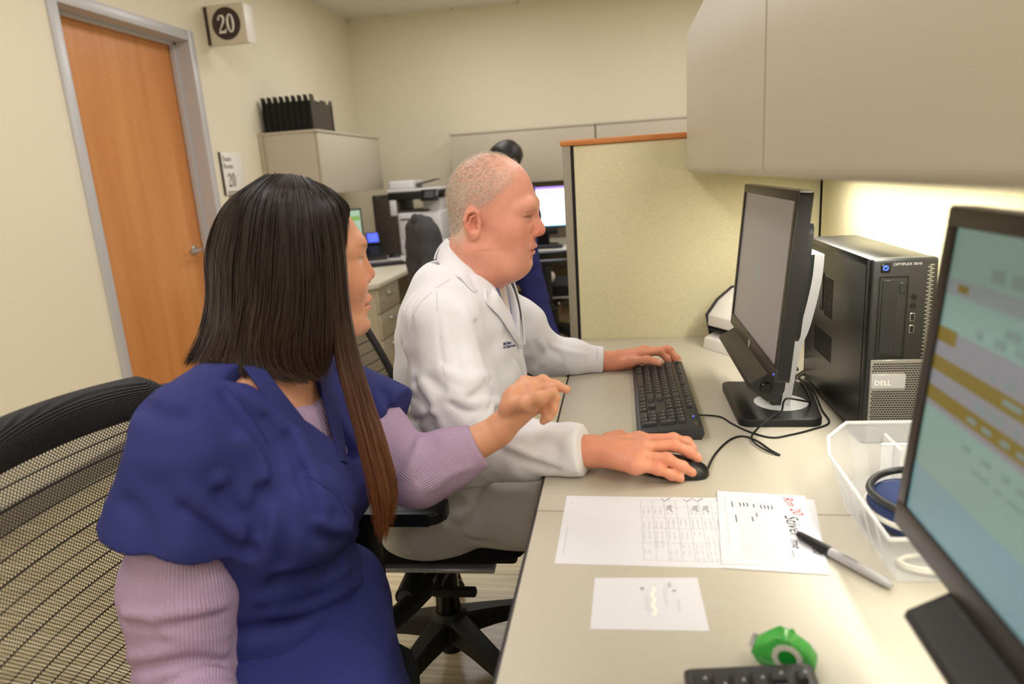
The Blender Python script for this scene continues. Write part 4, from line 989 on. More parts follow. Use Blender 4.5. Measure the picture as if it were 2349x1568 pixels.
# drawer pedestal facing into the room
t = thing('drawer_pedestal', 'putty grey three-drawer pedestal under the side desk', 'drawers', (dX-0.25, dY+0.25, 0))
py0, py1 = dY+0.03, dY+0.45
boxobj('body', (dX-0.55, dX-0.012, py0, py1, 0.0, HZ-0.031), 'pedestal_paint', t, 0.004)
for z0_, z1_ in ((0.455, 0.612), (0.285, 0.447), (0.05, 0.277)):
    b = new_bm(); box(b, dX-0.014, dX+0.006, py0+0.006, py1-0.006, z0_, z1_, 0.004, 2); dr = obj('drawer', b, 'pedestal_paint', t)
    b = new_bm(); zz = z1_-0.045; yc = (py0+py1)/2
    tube(b, spline([(dX+0.004, yc-0.055, zz), (dX+0.028, yc-0.05, zz), (dX+0.03, yc, zz-0.004), (dX+0.028, yc+0.05, zz), (dX+0.004, yc+0.055, zz)], 5), 0.007, 8); obj('handle', b, 'steel', dr, 60)
b = new_bm(); T = frame((dX+0.0055, py0+0.05, 0.54), (0, 1, 0), (0, 0, 1)); lathe(b, [(0, 0), (0.009, 0), (0.008, 0.003), (0, 0.003)], T, 16); obj('lock', b, 'chrome', t)
boxobj('plinth', (dX-0.53, dX-0.005, py0+0.004, py1-0.004, 0.0, 0.045), 'post_metal', t, 0.002)
# wall cabinet
cx = -2.02
t = thing('wall_cabinet', 'beige wall cabinet carrying the black file sorter', 'cabinet', ((XL+cx)/2, 5.2, 1.206))
boxobj('body', (XL+0.002, cx-0.022, 4.6, 5.86, 1.215, 1.622), 'cabinet_paint', t, 0.004)
boxobj('top', (XL+0.002, cx+0.004, 4.594, 5.866, 1.622, 1.64), 'cabinet_paint', t, 0.003)
b = new_bm(); box(b, cx-0.02, cx, 4.604, 5.856, 1.206, 1.618, 0.004, 2); obj('door', b, 'cabinet_paint', t)
boxobj('wall_rail', (XL, XL+0.03, 4.585, 4.6, 1.2, 1.64), 'pedestal_paint', t, 0.002)
# upright file sorter: each divider one piece
f0, f1 = P(590, 306, Y=4.66), P(718, 298, Y=4.66)
fx0, fx1 = XL+0.03, cx-0.03
t = thing('file_sorter', 'black upright file sorter with notched dividers on wall cabinet', 'file sorter', ((fx0+fx1)/2, 4.82, 1.64))
fn = 9
for k in range(fn):
    x = fx0+0.008+(fx1-fx0-0.016)*k/(fn-1)
    b = new_bm(); T = frame((x, 4.64, 1.644), (0, 1, 0), (0, 0, 1)); hh = 0.18+0.045*k/(fn-1)*0 + 0.05
    prism(b, [(0, 0), (0.36, 0), (0.36, hh*0.92), (0.325, hh*0.92), (0.3, hh*0.78), (0.25, hh*0.80), (0.22, hh*0.88), (0.17, hh*0.88), (0.14, hh*0.76), (0.07, hh*0.78), (0.045, hh), (0.0, hh)], -0.004, 0.004, T); obj('divider', b, 'black_matte' if k < fn-1 else 'office_dark', t, 30)
boxobj('base', (fx0, fx1, 4.64, 5.0, 1.64, 1.65), 'black_matte', t)
boxobj('back_plate', (fx0, fx1, 4.975, 4.985, 1.65, 1.82), 'black_matte', t)
for k in range(fn-1):
    x = fx0+0.008+(fx1-fx0-0.016)*(k+0.5)/(fn-1); boxobj('pocket_lip', (x-0.02, x+0.02, 4.65, 4.656, 1.65, 1.835), 'black_matte', t)
# monitor, phone, keyboard, mouse, note on that desk
t = thing('monitor', 'small desk monitor beside the black desk phone', 'monitor', (-2.1, 5.05, HZ))
T = frame((-2.16, 5.02, 0.74), Vector((0.80, 0.6, 0)), (0, 0, 1)); T = Matrix.Translation((-2.13, 5.1, 0.735)) @ Matrix.Rotation(math.radians(32), 4, 'Z') @ frame((0, 0, 0), (1, 0, 0), (0, 0, 1))
b = new_bm(); box(b, -0.26, 0.16, 0, 0.34, -0.03, 0, 0.006, 2, T); obj('housing', b, 'black_plastic', t)
b = new_bm(); box(b, -0.247, 0.147, 0.02, 0.328, 0, 0.0015, 0, 1, T); sc_ = obj('screen', b, 'screen_far', t, 0)
b = new_bm(); box(b, -0.24, 0.14, 0.25, 0.285, 0.0015, 0.002, 0, 1, T); obj('green_bar', b, 'screen_far_green', sc_, 0)
b = new_bm(); box(b, -0.08, -0.02, -0.08, 0.1, -0.05, -0.03, 0.003, 1, T); obj('stand', b, 'black_plastic', t)
b = new_bm(); box(b, -0.14, 0.05, -0.0855, -0.073, -0.13, 0.04, 0.004, 1, T); obj('base', b, 'black_plastic', t)
pp = Vector((-2.03, 5.40, HZ))
t = thing('desk_phone', 'black desk phone with a glowing blue display', 'phone', pp, math.radians(28))
Tp = frame((0, 0, 0), (0, 1, 0), (0, 0, 1)) @ Matrix.Identity(4)
b = new_bm(); T = frame((-0.11, 0, 0), (0, -1, 0), (0, 0, 1)); prism(b, [(0.11, 0.0), (-0.11, 0.0), (-0.11, 0.13), (-0.09, 0.135), (0.09, 0.03), (0.11, 0.022)], -0.22, 0.0, T, 0.004) if False else None
b.free(); b = new_bm(); T = frame((0, 0, 0), (0, 1, 0), (0, 0, 1))
prism(b, [(-0.11, 0.0), (0.1, 0.0), (0.1, 0.12), (0.085, 0.125), (-0.08, 0.035), (-0.11, 0.02)], -0.11, 0.11, T, 0.004); obj('body', b, 'black_plastic', t, 40, world=False)
Ts = Matrix.Translation((0, 0.0, 0)) @ Matrix.Rotation(math.radians(28), 4, 'X')
b = new_bm(); box(b, -0.02, 0.09, -0.1, 0.0, -0.01, 0.012, 0.003, 1, Matrix.Translation((0, 0.075, 0.128)) @ Matrix.Rotation(math.radians(62), 4, 'X') @ Matrix.Translation((0, 0.09, 0))); dh = obj('display_head', b, 'black_plastic', t, 40, world=False)
b = new_bm(); box(b, -0.008, 0.078, -0.088, -0.012, 0.012, 0.0135, 0, 1, Matrix.Translation((0, 0.075, 0.128)) @ Matrix.Rotation(math.radians(62), 4, 'X') @ Matrix.Translation((0, 0.09, 0))); obj('display', b, 'phone_blue', dh, 0, world=False)
for i in range(4):
    for j in range(3):
        b = new_bm(); box(b, -0.008, 0.008, -0.006, 0.006, 0, 0.004, 0.001, 1, Matrix.Translation((0.0+0.024*j, -0.055+0.026*i, 0.048+0.0142*i)) @ Matrix.Rotation(math.radians(28), 4, 'X')); obj('key', b, 'grey_plastic', t, 30, world=False)
b = new_bm(); tube(b, spline([(-0.075, -0.1, 0.05), (-0.075, -0.07, 0.075), (-0.075, 0.03, 0.125), (-0.075, 0.08, 0.135)], 5), [0.022]*5+[0.015]*6+[0.022]*5, 10); obj('handset', b, 'black_plastic', t, 60, world=False)
kp = Vector((-1.82, 4.93, HZ))
t = thing('keyboard', 'slim black keyboard on the side desk before the phone', 'keyboard', kp, math.radians(28))
boxobj('case', (-0.21, 0.21, -0.07, 0.07, 0, 0.018), 'black_plastic', t, 0.004, 2, world=False)
for i in range(4):
    boxobj('key_row', (-0.2, 0.2, -0.06+0.031*i, -0.034+0.031*i, 0.017, 0.022), 'key_plastic', t, 0.001, 1, world=False)
t = thing('mouse_pad', 'pale mouse pad on the side desk', 'mouse pad', P(925, 590, Z=HZ), math.radians(20))
boxobj('pad', (-0.12, 0.12, -0.1, 0.1, 0, 0.004), 'office_white', t, 0.002, 1, world=False)
t = thing('computer_mouse', 'black mouse on the pale mouse pad', 'mouse', P(905, 590, Z=HZ+0.004))
b = new_bm(); bmesh.ops.create_uvsphere(b, u_segments=20, v_segments=12, radius=1.0)
for v in b.verts: v.co = Vector((0.055*v.co.x, 0.035*v.co.y, 0.034*max(0, v.co.z)))
obj('shell', b, 'black_plastic', t, 60, world=False)
t = thing('paper_note', 'yellowish paper note beside the side-desk keyboard', 'paper', P(838, 605, Z=HZ)); boxobj('sheet', (-0.07, 0.07, -0.05, 0.05, 0, 0.001), 'paper', t, 0, 1, world=False)
# large white office printer
t = thing('office_printer', 'large white and charcoal office printer at the desk end', 'printer', (-1.75, 5.85, HZ))
x0, x1 = -2.03, -1.475
prz = HZ
b = new_bm(); T = frame((0, 0, 0), (1, 0, 0), (0, 0, 1))
yA, yB = 5.62, 6.08
boxobj('dark_side', (x0-0.03, -1.834, yA+0.02, yB, prz, 1.12), 'office_dark', t, 0.012, 3)
boxobj('dark_tower', (x0-0.05, x0+0.02, yA+0.06, yB-0.02, prz, 1.155), 'office_dark', t, 0.01, 2)
boxobj('lower_body', (-1.849, x1, yA, yB, prz, 1.0), 'office_white', t, 0.015, 3)
boxobj('paper_drawer', (-1.828, x1+0.02, yA-0.012, yA+0.02, prz+0.02, prz+0.12), 'office_white', t, 0.006, 2)
boxobj('front_door', (-1.823, x1-0.02, yA-0.01, yA+0.02, prz+0.14, 0.985), 'office_white', t, 0.008, 2)
boxobj('door_slot', (-1.823, -1.611, yA-0.012, yA, 0.94, 0.953), 'black_matte', t)
boxobj('output_tray', (-1.859, -1.601, yA+0.02, yB-0.05, 1.0, 1.02), 'office_dark', t, 0.004)
boxobj('left_pillar', (-1.911, -1.854, yA+0.01, yB-0.02, 0.98, 1.11), 'office_white', t, 0.006)
boxobj('right_pillar', (-1.653, x1-0.02, yA+0.12, yB-0.02, 0.99, 1.11), 'office_white', t, 0.008)
boxobj('scanner_unit', (-1.921, x1-0.01, yA+0.01, yB, 1.105, 1.17), 'black_plastic', t, 0.01, 2)
boxobj('scanner_lid', (-1.927, x1-0.005, yA+0.005, yB, 1.17, 1.195), 'office_white', t, 0.01, 3)
boxobj('feeder', (-1.921, -1.715, yA+0.06, yB-0.02, 1.195, 1.265), 'office_white', t, 0.018, 3)
b = new_bm(); box(b, 0, 0.19, -0.1, 0.1, 0, 0.006, 0.002, 1, Matrix.Translation((-1.725, yA+0.26, 1.222)) @ Matrix.Rotation(math.radians(-11), 4, 'Y')); obj('feeder_tray', b, 'office_dark', t)
b = new_bm(); box(b, -0.075, 0.075, -0.05, 0.05, -0.012, 0.012, 0.006, 2, Matrix.Translation((-1.549, yA-0.02, 1.135)) @ Matrix.Rotation(math.radians(58), 4, 'X')); cpnl = obj('control_panel', b, 'black_gloss', t)
b = new_bm(); box(b, -0.04, 0.04, -0.032, 0.032, 0.012, 0.0135, 0, 1, Matrix.Translation((-1.549, yA-0.02, 1.135)) @ Matrix.Rotation(math.radians(58), 4, 'X')); obj('panel_screen', b, 'grey_plastic', cpnl)
b = new_bm(); lathe(b, [(0, 0), (0.012, 0), (0.011, 0.004), (0, 0.004)], frame((-1.653, yA-0.01, 0.965), (1, 0, 0), (0, 0, 1)), 16); obj('emblem', b, 'silver_plastic', t)

# ================================================================ far right desk by the back wall
def back_cab(label, xa, xb):
    t = thing('wall_cabinet', label, 'cabinet', ((xa+xb)/2, 6.39, 1.175))
    boxobj('body', (xa+0.002, xb-0.002, 6.215, YB-0.001, 1.185, 1.632), 'cabinet_paint', t, 0.004)
    boxobj('door', (xa+0.004, xb-0.004, 6.195, 6.217, 1.178, 1.622), 'cabinet_paint', t, 0.004)
    boxobj('top', (xa, xb, 6.19, YB-0.001, 1.626, 1.642), 'cabinet_paint', t, 0.003)
back_cab('long beige wall cabinet above the dark-haired standing person', -1.487, -0.193)
back_cab('beige wall cabinet partly hidden behind the low partition', -0.19, 1.1)
mat('back_panel_grey', (128, 118, 100), 0.8)
t = thing('wall_tackboard', 'dark taupe board on the wall under the far cabinets', 'board', (-0.6, YB-0.02, 0.7)); boxobj('board', (-1.45, 1.1, YB-0.03, YB-0.001, 0.66, 1.17), 'back_panel_grey', t, 0.003)
t = thing('side_desk', 'grey far desk carrying the bright white-blue monitor', 'desk', (-0.3, 5.9, 0))
boxobj('top', (-1.2, 1.1, 5.45, YB-0.03, HZ-0.028, HZ), 'laminate_far', t, 0.003)
boxobj('edge_band', (-1.2, 1.1, 5.444, 5.452, HZ-0.03, HZ-0.002), 'laminate_edge', t)
for x in (-1.16, 1.05): boxobj('end_panel', (x, x+0.025, 5.5, YB-0.04, 0, HZ-0.028), 'pedestal_paint', t)
boxobj('modesty_panel', (-1.13, 1.05, YB-0.1, YB-0.08, 0.1, HZ-0.028), 'back_panel_grey', t)
mat('screen_white', (236, 244, 255), 0.3, emit=1.5)
mat('screen_violet', (160, 130, 230), 0.3, emit=1.2)
mat('screen_cyan', (150, 215, 250), 0.3, emit=1.2)
t = thing('monitor', 'monitor with a bright white and violet window on far desk', 'monitor', (-0.69, 5.8, HZ))
boxobj('housing', (-0.95, -0.432, 5.79, 5.825, 0.80, 1.15), 'black_plastic', t, 0.006)
boxobj('screen', (-0.935, -0.446, 5.788, 5.792, 0.818, 1.137), 'screen_white', t)
boxobj('title_bar', (-0.935, -0.446, 5.7865, 5.789, 1.115, 1.137), 'screen_violet', t)
boxobj('tool_bar', (-0.935, -0.446, 5.7865, 5.789, 1.06, 1.075), 'screen_cyan', t)
boxobj('task_bar', (-0.935, -0.446, 5.7865, 5.789, 0.818, 0.826), 'screen_cyan', t)
boxobj('stand', (-0.73, -0.6, 5.83, 5.88, HZ, 0.95), 'black_plastic', t, 0.004); boxobj('base', (-0.8, -0.53, 5.72, 5.92, HZ, HZ+0.015), 'black_plastic', t, 0.004)
boxobj('speaker_bar', (-0.86, -0.52, 5.775, 5.82, 0.745, 0.805), 'black_plastic', t, 0.008)
t = thing('keyboard', 'black keyboard below the bright far monitor', 'keyboard', (-0.68, 5.6, HZ)); boxobj('case', (-0.9, -0.47, 5.54, 5.67, HZ, HZ+0.02), 'black_plastic', t, 0.004)
for i in range(4): boxobj('key_row', (-0.89, -0.48, 5.548+0.029*i, 5.572+0.029*i, HZ+0.019, HZ+0.024), 'key_plastic', t)
for nm, lb, x, y, m in (('paper_note', 'white paper at the edge of the far desk', -0.44, 5.55, 'paper'), ('paper_note', 'pinkish paper slip beside the far keyboard', -0.38, 5.62, 'towel')):
    t = thing(nm, lb, 'paper', (x, y, HZ)); boxobj('sheet', (-0.06, 0.06, -0.04, 0.04, 0, 0.002), m, t, 0, 1, world=False)
t = thing('tape_dispenser', 'small grey dispenser beside the far monitor', 'dispenser', (-0.34, 5.85, HZ)); boxobj('body', (-0.05, 0.05, -0.03, 0.03, 0, 0.06), 'grey_plastic', t, 0.012, 3, world=False); boxobj('roll_cover', (-0.03, 0.03, -0.02, 0.02, 0.06, 0.085), 'silver_plastic', t, 0.01, 2, world=False)
b = new_bm(); tube(b, spline([(-0.62, 5.62, HZ-0.03), (-0.5, 5.55, 0.5), (-0.35, 5.6, 0.56), (-0.2, 5.7, 0.6), (-0.1, 5.8, HZ-0.03)], 8), 0.006, 8); tag(obj('power_cable', b, 'cable', None, 60), 'black cable hanging under the far desk edge', 'cable')
mat('carton', (176, 150, 110), 0.85)
t = thing('cardboard_box', 'brown carton on the floor under the far desk', 'box', (-0.72, 6.1, 0)); boxobj('body', (-0.95, -0.55, 5.95, 6.3, 0, 0.3), 'carton', t, 0.004); boxobj('flap', (-0.95, -0.55, 5.93, 5.95, 0.2, 0.3), 'carton', t, 0.002)
# ================================================================ organic shapes: smooth blended solids meshed with surface nets
def V3(p): return np.array([p[0], p[1], p[2]], dtype=np.float32)
def smin(a, b, k):
    if k <= 1e-6: return np.minimum(a, b)
    h = np.maximum(k-np.abs(a-b), 0)/k
    return np.minimum(a, b)-h*h*k*0.25
class SDF:
    def __init__(s, T=None): s.ops = []; s.T = T if T is not None else Matrix.Identity(4)
    def _p(s, p): return V3(s.T @ Vector(p))
    def _add(s, fn, lo, hi, k, mode): s.ops.append((fn, np.array(lo, np.float32), np.array(hi, np.float32), k, mode)); return s
    def cap(s, a, b, ra, rb=None, k=0.02, mode='u', flat=None):
        """tapered limb; flat=(direction, factor) squashes it along a direction"""
        rb = ra if rb is None else rb
        a, b = s._p(a), s._p(b); ba = b-a; L2 = float(ba@ba)+1e-12
        if flat is not None:
            d = np.array((s.T.to_3x3() @ Vector(flat[0])).normalized(), np.float32); fc = flat[1]
        def fn(p):
            pa = p-a; h = np.clip((pa@ba)/L2, 0, 1); q = pa-h[..., None]*ba
            if flat is not None:
                c = q@d; q = q+(c*(1/fc-1))[..., None]*d
                return (np.sqrt((q*q).sum(-1))-(ra+(rb-ra)*h))*min(1, fc)
            return np.sqrt((q*q).sum(-1))-(ra+(rb-ra)*h)
        R = max(ra, rb); return s._add(fn, np.minimum(a, b)-R, np.maximum(a, b)+R, k, mode)
    def chain(s, pts, rs, k=0.01, mode='u', flat=None):
        for i in range(len(pts)-1): s.cap(pts[i], pts[i+1], rs[i], rs[i+1], k, mode, flat)
        return s
    def ell(s, c, r, k=0.02, mode='u', rot=None):
        c = s._p(c); r = np.array(r, np.float32); R3 = s.T.to_3x3()
        if rot is not None: R3 = R3 @ rot
        R3 = np.array(R3, np.float32); m = float(r.min())
        def fn(p):
            q = (p-c)@R3; k0 = np.sqrt(((q/r)**2).sum(-1)); k1 = np.sqrt(((q/(r*r))**2).sum(-1))+1e-9
            return np.where(k0 < 1e-4, -m, k0*(k0-1)/k1)
        R = float(r.max()); return s._add(fn, c-R, c+R, k, mode)
    def loft(s, secs, k=0.02, mode='u', yaw=0.0, piv=(0, 0), pw=2.3):
        """stack of (z, cx, cy, rx, ry) sections"""
        secs = sorted(secs); A = np.array(secs, np.float32); z0, z1 = float(A[0, 0]), float(A[-1, 0])
        zz = np.linspace(z0, z1, 80); tabs = []
        for c in range(1, 5):
            y = np.interp(zz, A[:, 0], A[:, c]); 
            for _ in range(5): y[1:-1] = 0.25*y[:-2]+0.5*y[1:-1]+0.25*y[2:]
            tabs.append(y)
        cyw, syw = math.cos(yaw), math.sin(yaw)
        def fn(p):
            x = p[..., 0]-piv[0]; y = p[..., 1]-piv[1]; z = p[..., 2]
            xr = cyw*x+syw*y; yr = -syw*x+cyw*y
            cx, cy, rx, ry = (np.interp(z, zz, tb).astype(np.float32) for tb in tabs)
            qx = np.abs(xr-cx)/rx; qy = np.abs(yr-cy)/ry
            d = ((qx**pw+qy**pw+1e-12)**(1/pw)-1)*np.minimum(rx, ry)
            return -smin(-d, -np.maximum(z-z1, z0-z), 0.03)
        R = float(np.abs(A[:, 1:3]).max()+A[:, 3:].max()); 
        mid = A[:, 1:3].mean(0); Rr = float(A[:, 3:].max()+np.abs(A[:, 1:3]-mid).max())
        cxw = piv[0]+cyw*mid[0]-syw*mid[1]; cyw2 = piv[1]+syw*mid[0]+cyw*mid[1]
        return s._add(fn, (cxw-Rr, cyw2-Rr, z0), (cxw+Rr, cyw2+Rr, z1), k, mode)
    def half(s, n, pt, k=0.01, lo=None, hi=None, mode='i'):
        n = np.array((s.T.to_3x3() @ Vector(n)).normalized(), np.float32); pt = s._p(pt); big = 5
        return s._add(lambda p: (p-pt)@n, lo if lo is not None else pt-big, hi if hi is not None else pt+big, k, mode)
    def group(s, sub, k=0.02):
        us = [o for o in sub.ops if o[4] == 'u']; return s._add(sub.eval, np.min([o[1] for o in us], 0), np.max([o[2] for o in us], 0), k, 'u')
    def custom(s, fn, lo, hi, k, mode): return s._add(fn, lo, hi, k, mode)
    def ridge(s, pts, w, amp):
        """raised (or sunken) fold along a polyline"""
        P_ = [s._p(p) for p in pts]; 
        def fn(p):
            m = None
            for a, b in zip(P_, P_[1:]):
                ba = b-a; h = np.clip(((p-a)@ba)/(float(ba@ba)+1e-12), 0, 1); q = p-a-h[..., None]*ba; d2 = (q*q).sum(-1); m = d2 if m is None else np.minimum(m, d2)
            return amp*np.exp(-m/(w*w))
        A = np.array(P_); return s._add(fn, A.min(0)-2.4*w, A.max(0)+2.4*w, 0, 'd')
    def wobble(s, amp, scale, n=10, seed=0, stretch=(1, 1, 1), lo=(-9, -9, -9), hi=(9, 9, 9)):
        r = np.random.default_rng(seed); ks = (r.normal(size=(n, 3))*np.array(stretch)/scale).astype(np.float32); ph = r.uniform(0, 6.28, n).astype(np.float32)
        def fn(p):
            t = 0
            for kk, f in zip(ks, ph): t = t+np.sin(p@kk+f)
            return amp*t/math.sqrt(n/2)
        return s._add(fn, lo, hi, 0, 'd')
    def _apply(s, d, o, k, mode):
        if mode == 'u': return smin(d, o, k)
        if mode == 's': return -smin(-d, o, k)
        if mode == 'i': return -smin(-d, -o, k)
        return d-o
    def eval(s, p):
        p = np.asarray(p, np.float32); d = np.full(p.shape[:-1], 1.0, np.float32)
        for fn, lo, hi, k, mode in s.ops: d = s._apply(d, fn(p), k, mode)
        return d
    def grad(s, p, e=0.002):
        g = np.stack([s.eval(p+np.eye(3, dtype=np.float32)[i]*e)-s.eval(p-np.eye(3, dtype=np.float32)[i]*e) for i in range(3)], -1)
        return g/(np.linalg.norm(g, axis=-1, keepdims=True)+1e-9)
    def grid(s, lo, hi, h):
        lo = np.array(lo, np.float32); hi = np.array(hi, np.float32); n = np.ceil((hi-lo)/h).astype(int)+1
        ax = [lo[i]+h*np.arange(n[i], dtype=np.float32) for i in range(3)]
        d = np.full(tuple(n), 1.0, np.float32)
        for fn, a, b, k, mode in s.ops:
            m = 2*k+3*h
            sl = []
            for i in range(3):
                i0 = int(np.searchsorted(ax[i], a[i]-m)); i1 = int(np.searchsorted(ax[i], b[i]+m)); sl.append(slice(i0, max(i0, i1)))
            sl = tuple(sl)
            if any(q.stop <= q.start for q in sl): continue
            p = np.stack(np.meshgrid(ax[0][sl[0]], ax[1][sl[1]], ax[2][sl[2]], indexing='ij'), -1)
            if mode == 'd':
                ds = d[sl]; near = np.abs(ds) < 0.04; ds[near] -= fn(p[near]).astype(np.float32); d[sl] = ds; continue
            d[sl] = s._apply(d[sl], fn(p).astype(np.float32), k, mode)
        return d, lo
def nets(d, lo, h):
    """surface nets: one vertex for each cell the surface crosses, one quad for each crossed edge"""
    s = d < 0; n = np.array(d.shape)-1
    cnt = np.zeros(tuple(n), np.int8)
    for i in (0, 1):
        for j in (0, 1):
            for k in (0, 1): cnt += s[i:n[0]+i, j:n[1]+j, k:n[2]+k]
    act = (cnt > 0) & (cnt < 8); ijk = np.argwhere(act)
    if len(ijk) == 0: return np.zeros((0, 3)), np.zeros((0, 4), int)
    idx = np.full(tuple(n), -1, np.int64); idx[act] = np.arange(len(ijk))
    cor = [(i, j, k) for i in (0, 1) for j in (0, 1) for k in (0, 1)]
    val = {c: d[ijk[:, 0]+c[0], ijk[:, 1]+c[1], ijk[:, 2]+c[2]] for c in cor}
    acc = np.zeros((len(ijk), 3)); w = np.zeros(len(ijk))
    for c in cor:
        for ax in range(3):
            if c[ax] == 0:
                e = list(c); e[ax] = 1; e = tuple(e); va, vb = val[c], val[e]; x = (va < 0) != (vb < 0)
                t = np.where(x, va/np.where(x, va-vb, 1), 0); q = np.tile(np.array(c, float), (len(ijk), 1)); q[:, ax] += t
                acc[x] += q[x]; w[x] += 1
    V = (ijk+acc/w[:, None])*h+lo
    F = []
    for ax in range(3):
        a1, a2 = (ax+1) % 3, (ax+2) % 3
        sh = [slice(0, m) for m in d.shape]; s0 = list(sh); s1 = list(sh); s0[ax] = slice(0, d.shape[ax]-1); s1[ax] = slice(1, d.shape[ax])
        cr = s[tuple(s0)] != s[tuple(s1)]; e = np.argwhere(cr); ok = (e[:, a1] > 0) & (e[:, a2] > 0) & (e[:, a1] < n[a1]) & (e[:, a2] < n[a2]); e = e[ok]
        sg = s[e[:, 0], e[:, 1], e[:, 2]]
        def cell(o1, o2):
            q = e.copy(); q[:, a1] -= o1; q[:, a2] -= o2; return idx[q[:, 0], q[:, 1], q[:, 2]]
        f = np.stack([cell(1, 1), cell(0, 1), cell(0, 0), cell(1, 0)], 1); f[~sg] = f[~sg][:, ::-1]; F.append(f)
    return V, np.concatenate(F)
def mesh_np(name, V, F, cols=None):
    me = bpy.data.meshes.new(name); me.vertices.add(len(V)); me.vertices.foreach_set('co', np.asarray(V, np.float32).ravel())
    me.loops.add(F.size); me.loops.foreach_set('vertex_index', F.ravel().astype(np.int32)); me.polygons.add(len(F))
    me.polygons.foreach_set('loop_start', np.arange(0, F.size, F.shape[1], dtype=np.int32)); me.update(calc_edges=True); me.validate()
    if cols is not None:
        a = me.color_attributes.new('col', 'FLOAT_COLOR', 'POINT'); c4 = np.ones((len(V), 4), np.float32); c4[:, :3] = cols; a.data.foreach_set('color', c4.ravel())
    return me
def polish(V, F, it=2, lam=0.5):
    for _ in range(it):
        acc = np.zeros_like(V); w = np.zeros(len(V))
        for a, b in ((0, 1), (1, 2), (2, 3), (3, 0)):
            np.add.at(acc, F[:, a], V[F[:, b]]); np.add.at(acc, F[:, b], V[F[:, a]]); np.add.at(w, F[:, a], 1); np.add.at(w, F[:, b], 1)
        V = V+lam*(acc/np.maximum(w, 1)[:, None]-V)
    return V
def sdf_obj(name, sdf, boxes, material, parent, colfn=None, smooth_it=1):
    """boxes: (lo, hi, step); later boxes are cut out of earlier ones, so fine and coarse regions meet without overlap"""
    Vs, Fs, off = [], [], 0
    for bi, (lo, hi, h) in enumerate(boxes):
        d, o = sdf.grid(lo, hi, h); V, F = nets(d, o, h)
        if len(F) == 0: continue
        V = polish(V, F, smooth_it)
        ctr = V[F].mean(1)
        for (l2, h2, _) in boxes[bi+1:]:
            l2, h2 = np.array(l2), np.array(h2); ins = ((ctr > l2+0.004) & (ctr < h2-0.004)).all(1); F = F[~ins]; ctr = ctr[~ins]
        Vs.append(V); Fs.append(F+off); off += len(V)
    V, F = np.concatenate(Vs), np.concatenate(Fs)
    used = np.unique(F); remap = np.full(len(V), -1); remap[used] = np.arange(len(used)); V = V[used]; F = remap[F]
    cols = colfn(V) if colfn else None
    if parent is not None: V = V-np.array(parent.location if parent.parent is None else parent.location+parent.parent.location)
    return finish(name, mesh_np(name, V, F, cols), material, parent, 0) if False else _fin(name, mesh_np(name, V, F, cols), material, parent)
def _fin(name, me, material, parent):
    o = bpy.data.objects.new(name, me); COL.objects.link(o); me.materials.append(M(material)); me.shade_smooth()
    if parent is not None: o.parent = parent
    return o
def march(sdf, px, py, t0=0.3, t1=3.5, off=0.0):
    """first surface point of a solid seen at measured photo points (numpy arrays)"""
    px, py = np.asarray(px, float), np.asarray(py, float); d = CF+CR*((px-1174.5)/FPX)[..., None]-CU*((py-784.0)/FPX)[..., None]; d = d/np.linalg.norm(d, axis=-1, keepdims=True)
    t = np.full(px.shape, t0); 
    for _ in range(90):
        v = sdf.eval(CAM+d*t[..., None]); t = np.minimum(t+np.clip(v-off, -0.02, 0.05)*0.8, t1)
    p = CAM+d*t[..., None]; return p, t < t1-1e-3
def patch(name, sdf, left, right, nu, nv, material, parent, lift=0.003, thick=0.003):
    """cloth piece lying on a solid between two outlines measured in the photograph"""
    L = np.array([(v.x, v.y) for v in spline([(a, b, 0) for a, b in left], 12)]); R = np.array([(v.x, v.y) for v in spline([(a, b, 0) for a, b in right], 12)])
    def res(A): 
        s_ = np.concatenate([[0], np.cumsum(np.linalg.norm(np.diff(A, axis=0), axis=1))]); q = np.linspace(0, s_[-1], nv+1); return np.stack([np.interp(q, s_, A[:, 0]), np.interp(q, s_, A[:, 1])], 1)
    L, R = res(L), res(R); u = np.linspace(0, 1, nu+1)[:, None, None]; G = L[None]*(1-u)+R[None]*u
    p, ok = march(sdf, G[..., 0], G[..., 1]); n = sdf.grad(p.astype(np.float32), 0.006)
    top = p+n*(lift+thick); bot = p+n*(lift-0.004)
    V = np.concatenate([top.reshape(-1, 3), bot.reshape(-1, 3)]); N = (nu+1)*(nv+1); F = []
    ix = lambda i, j: i*(nv+1)+j
    for i in range(nu):
        for j in range(nv):
            F.append((ix(i, j), ix(i+1, j), ix(i+1, j+1), ix(i, j+1))); F.append((N+ix(i, j), N+ix(i, j+1), N+ix(i+1, j+1), N+ix(i+1, j)))
    for j in range(nv):
        F.append((ix(0, j), ix(0, j+1), N+ix(0, j+1), N+ix(0, j))); F.append((ix(nu, j+1), ix(nu, j), N+ix(nu, j), N+ix(nu, j+1)))
    for i in range(nu):
        F.append((ix(i+1, 0), ix(i, 0), N+ix(i, 0), N+ix(i+1, 0))); F.append((ix(i, nv), ix(i+1, nv), N+ix(i+1, nv), N+ix(i, nv)))
    if parent is not None: V = V-np.array(parent.location if parent.parent is None else parent.location+parent.parent.location)
    me = mesh_np(name, V, np.array(F)); bm_ = bmesh.new(); bm_.from_mesh(me); bmesh.ops.recalc_face_normals(bm_, faces=bm_.faces); bm_.to_mesh(me); bm_.free()
    return finish(name, me, material, parent, 50)
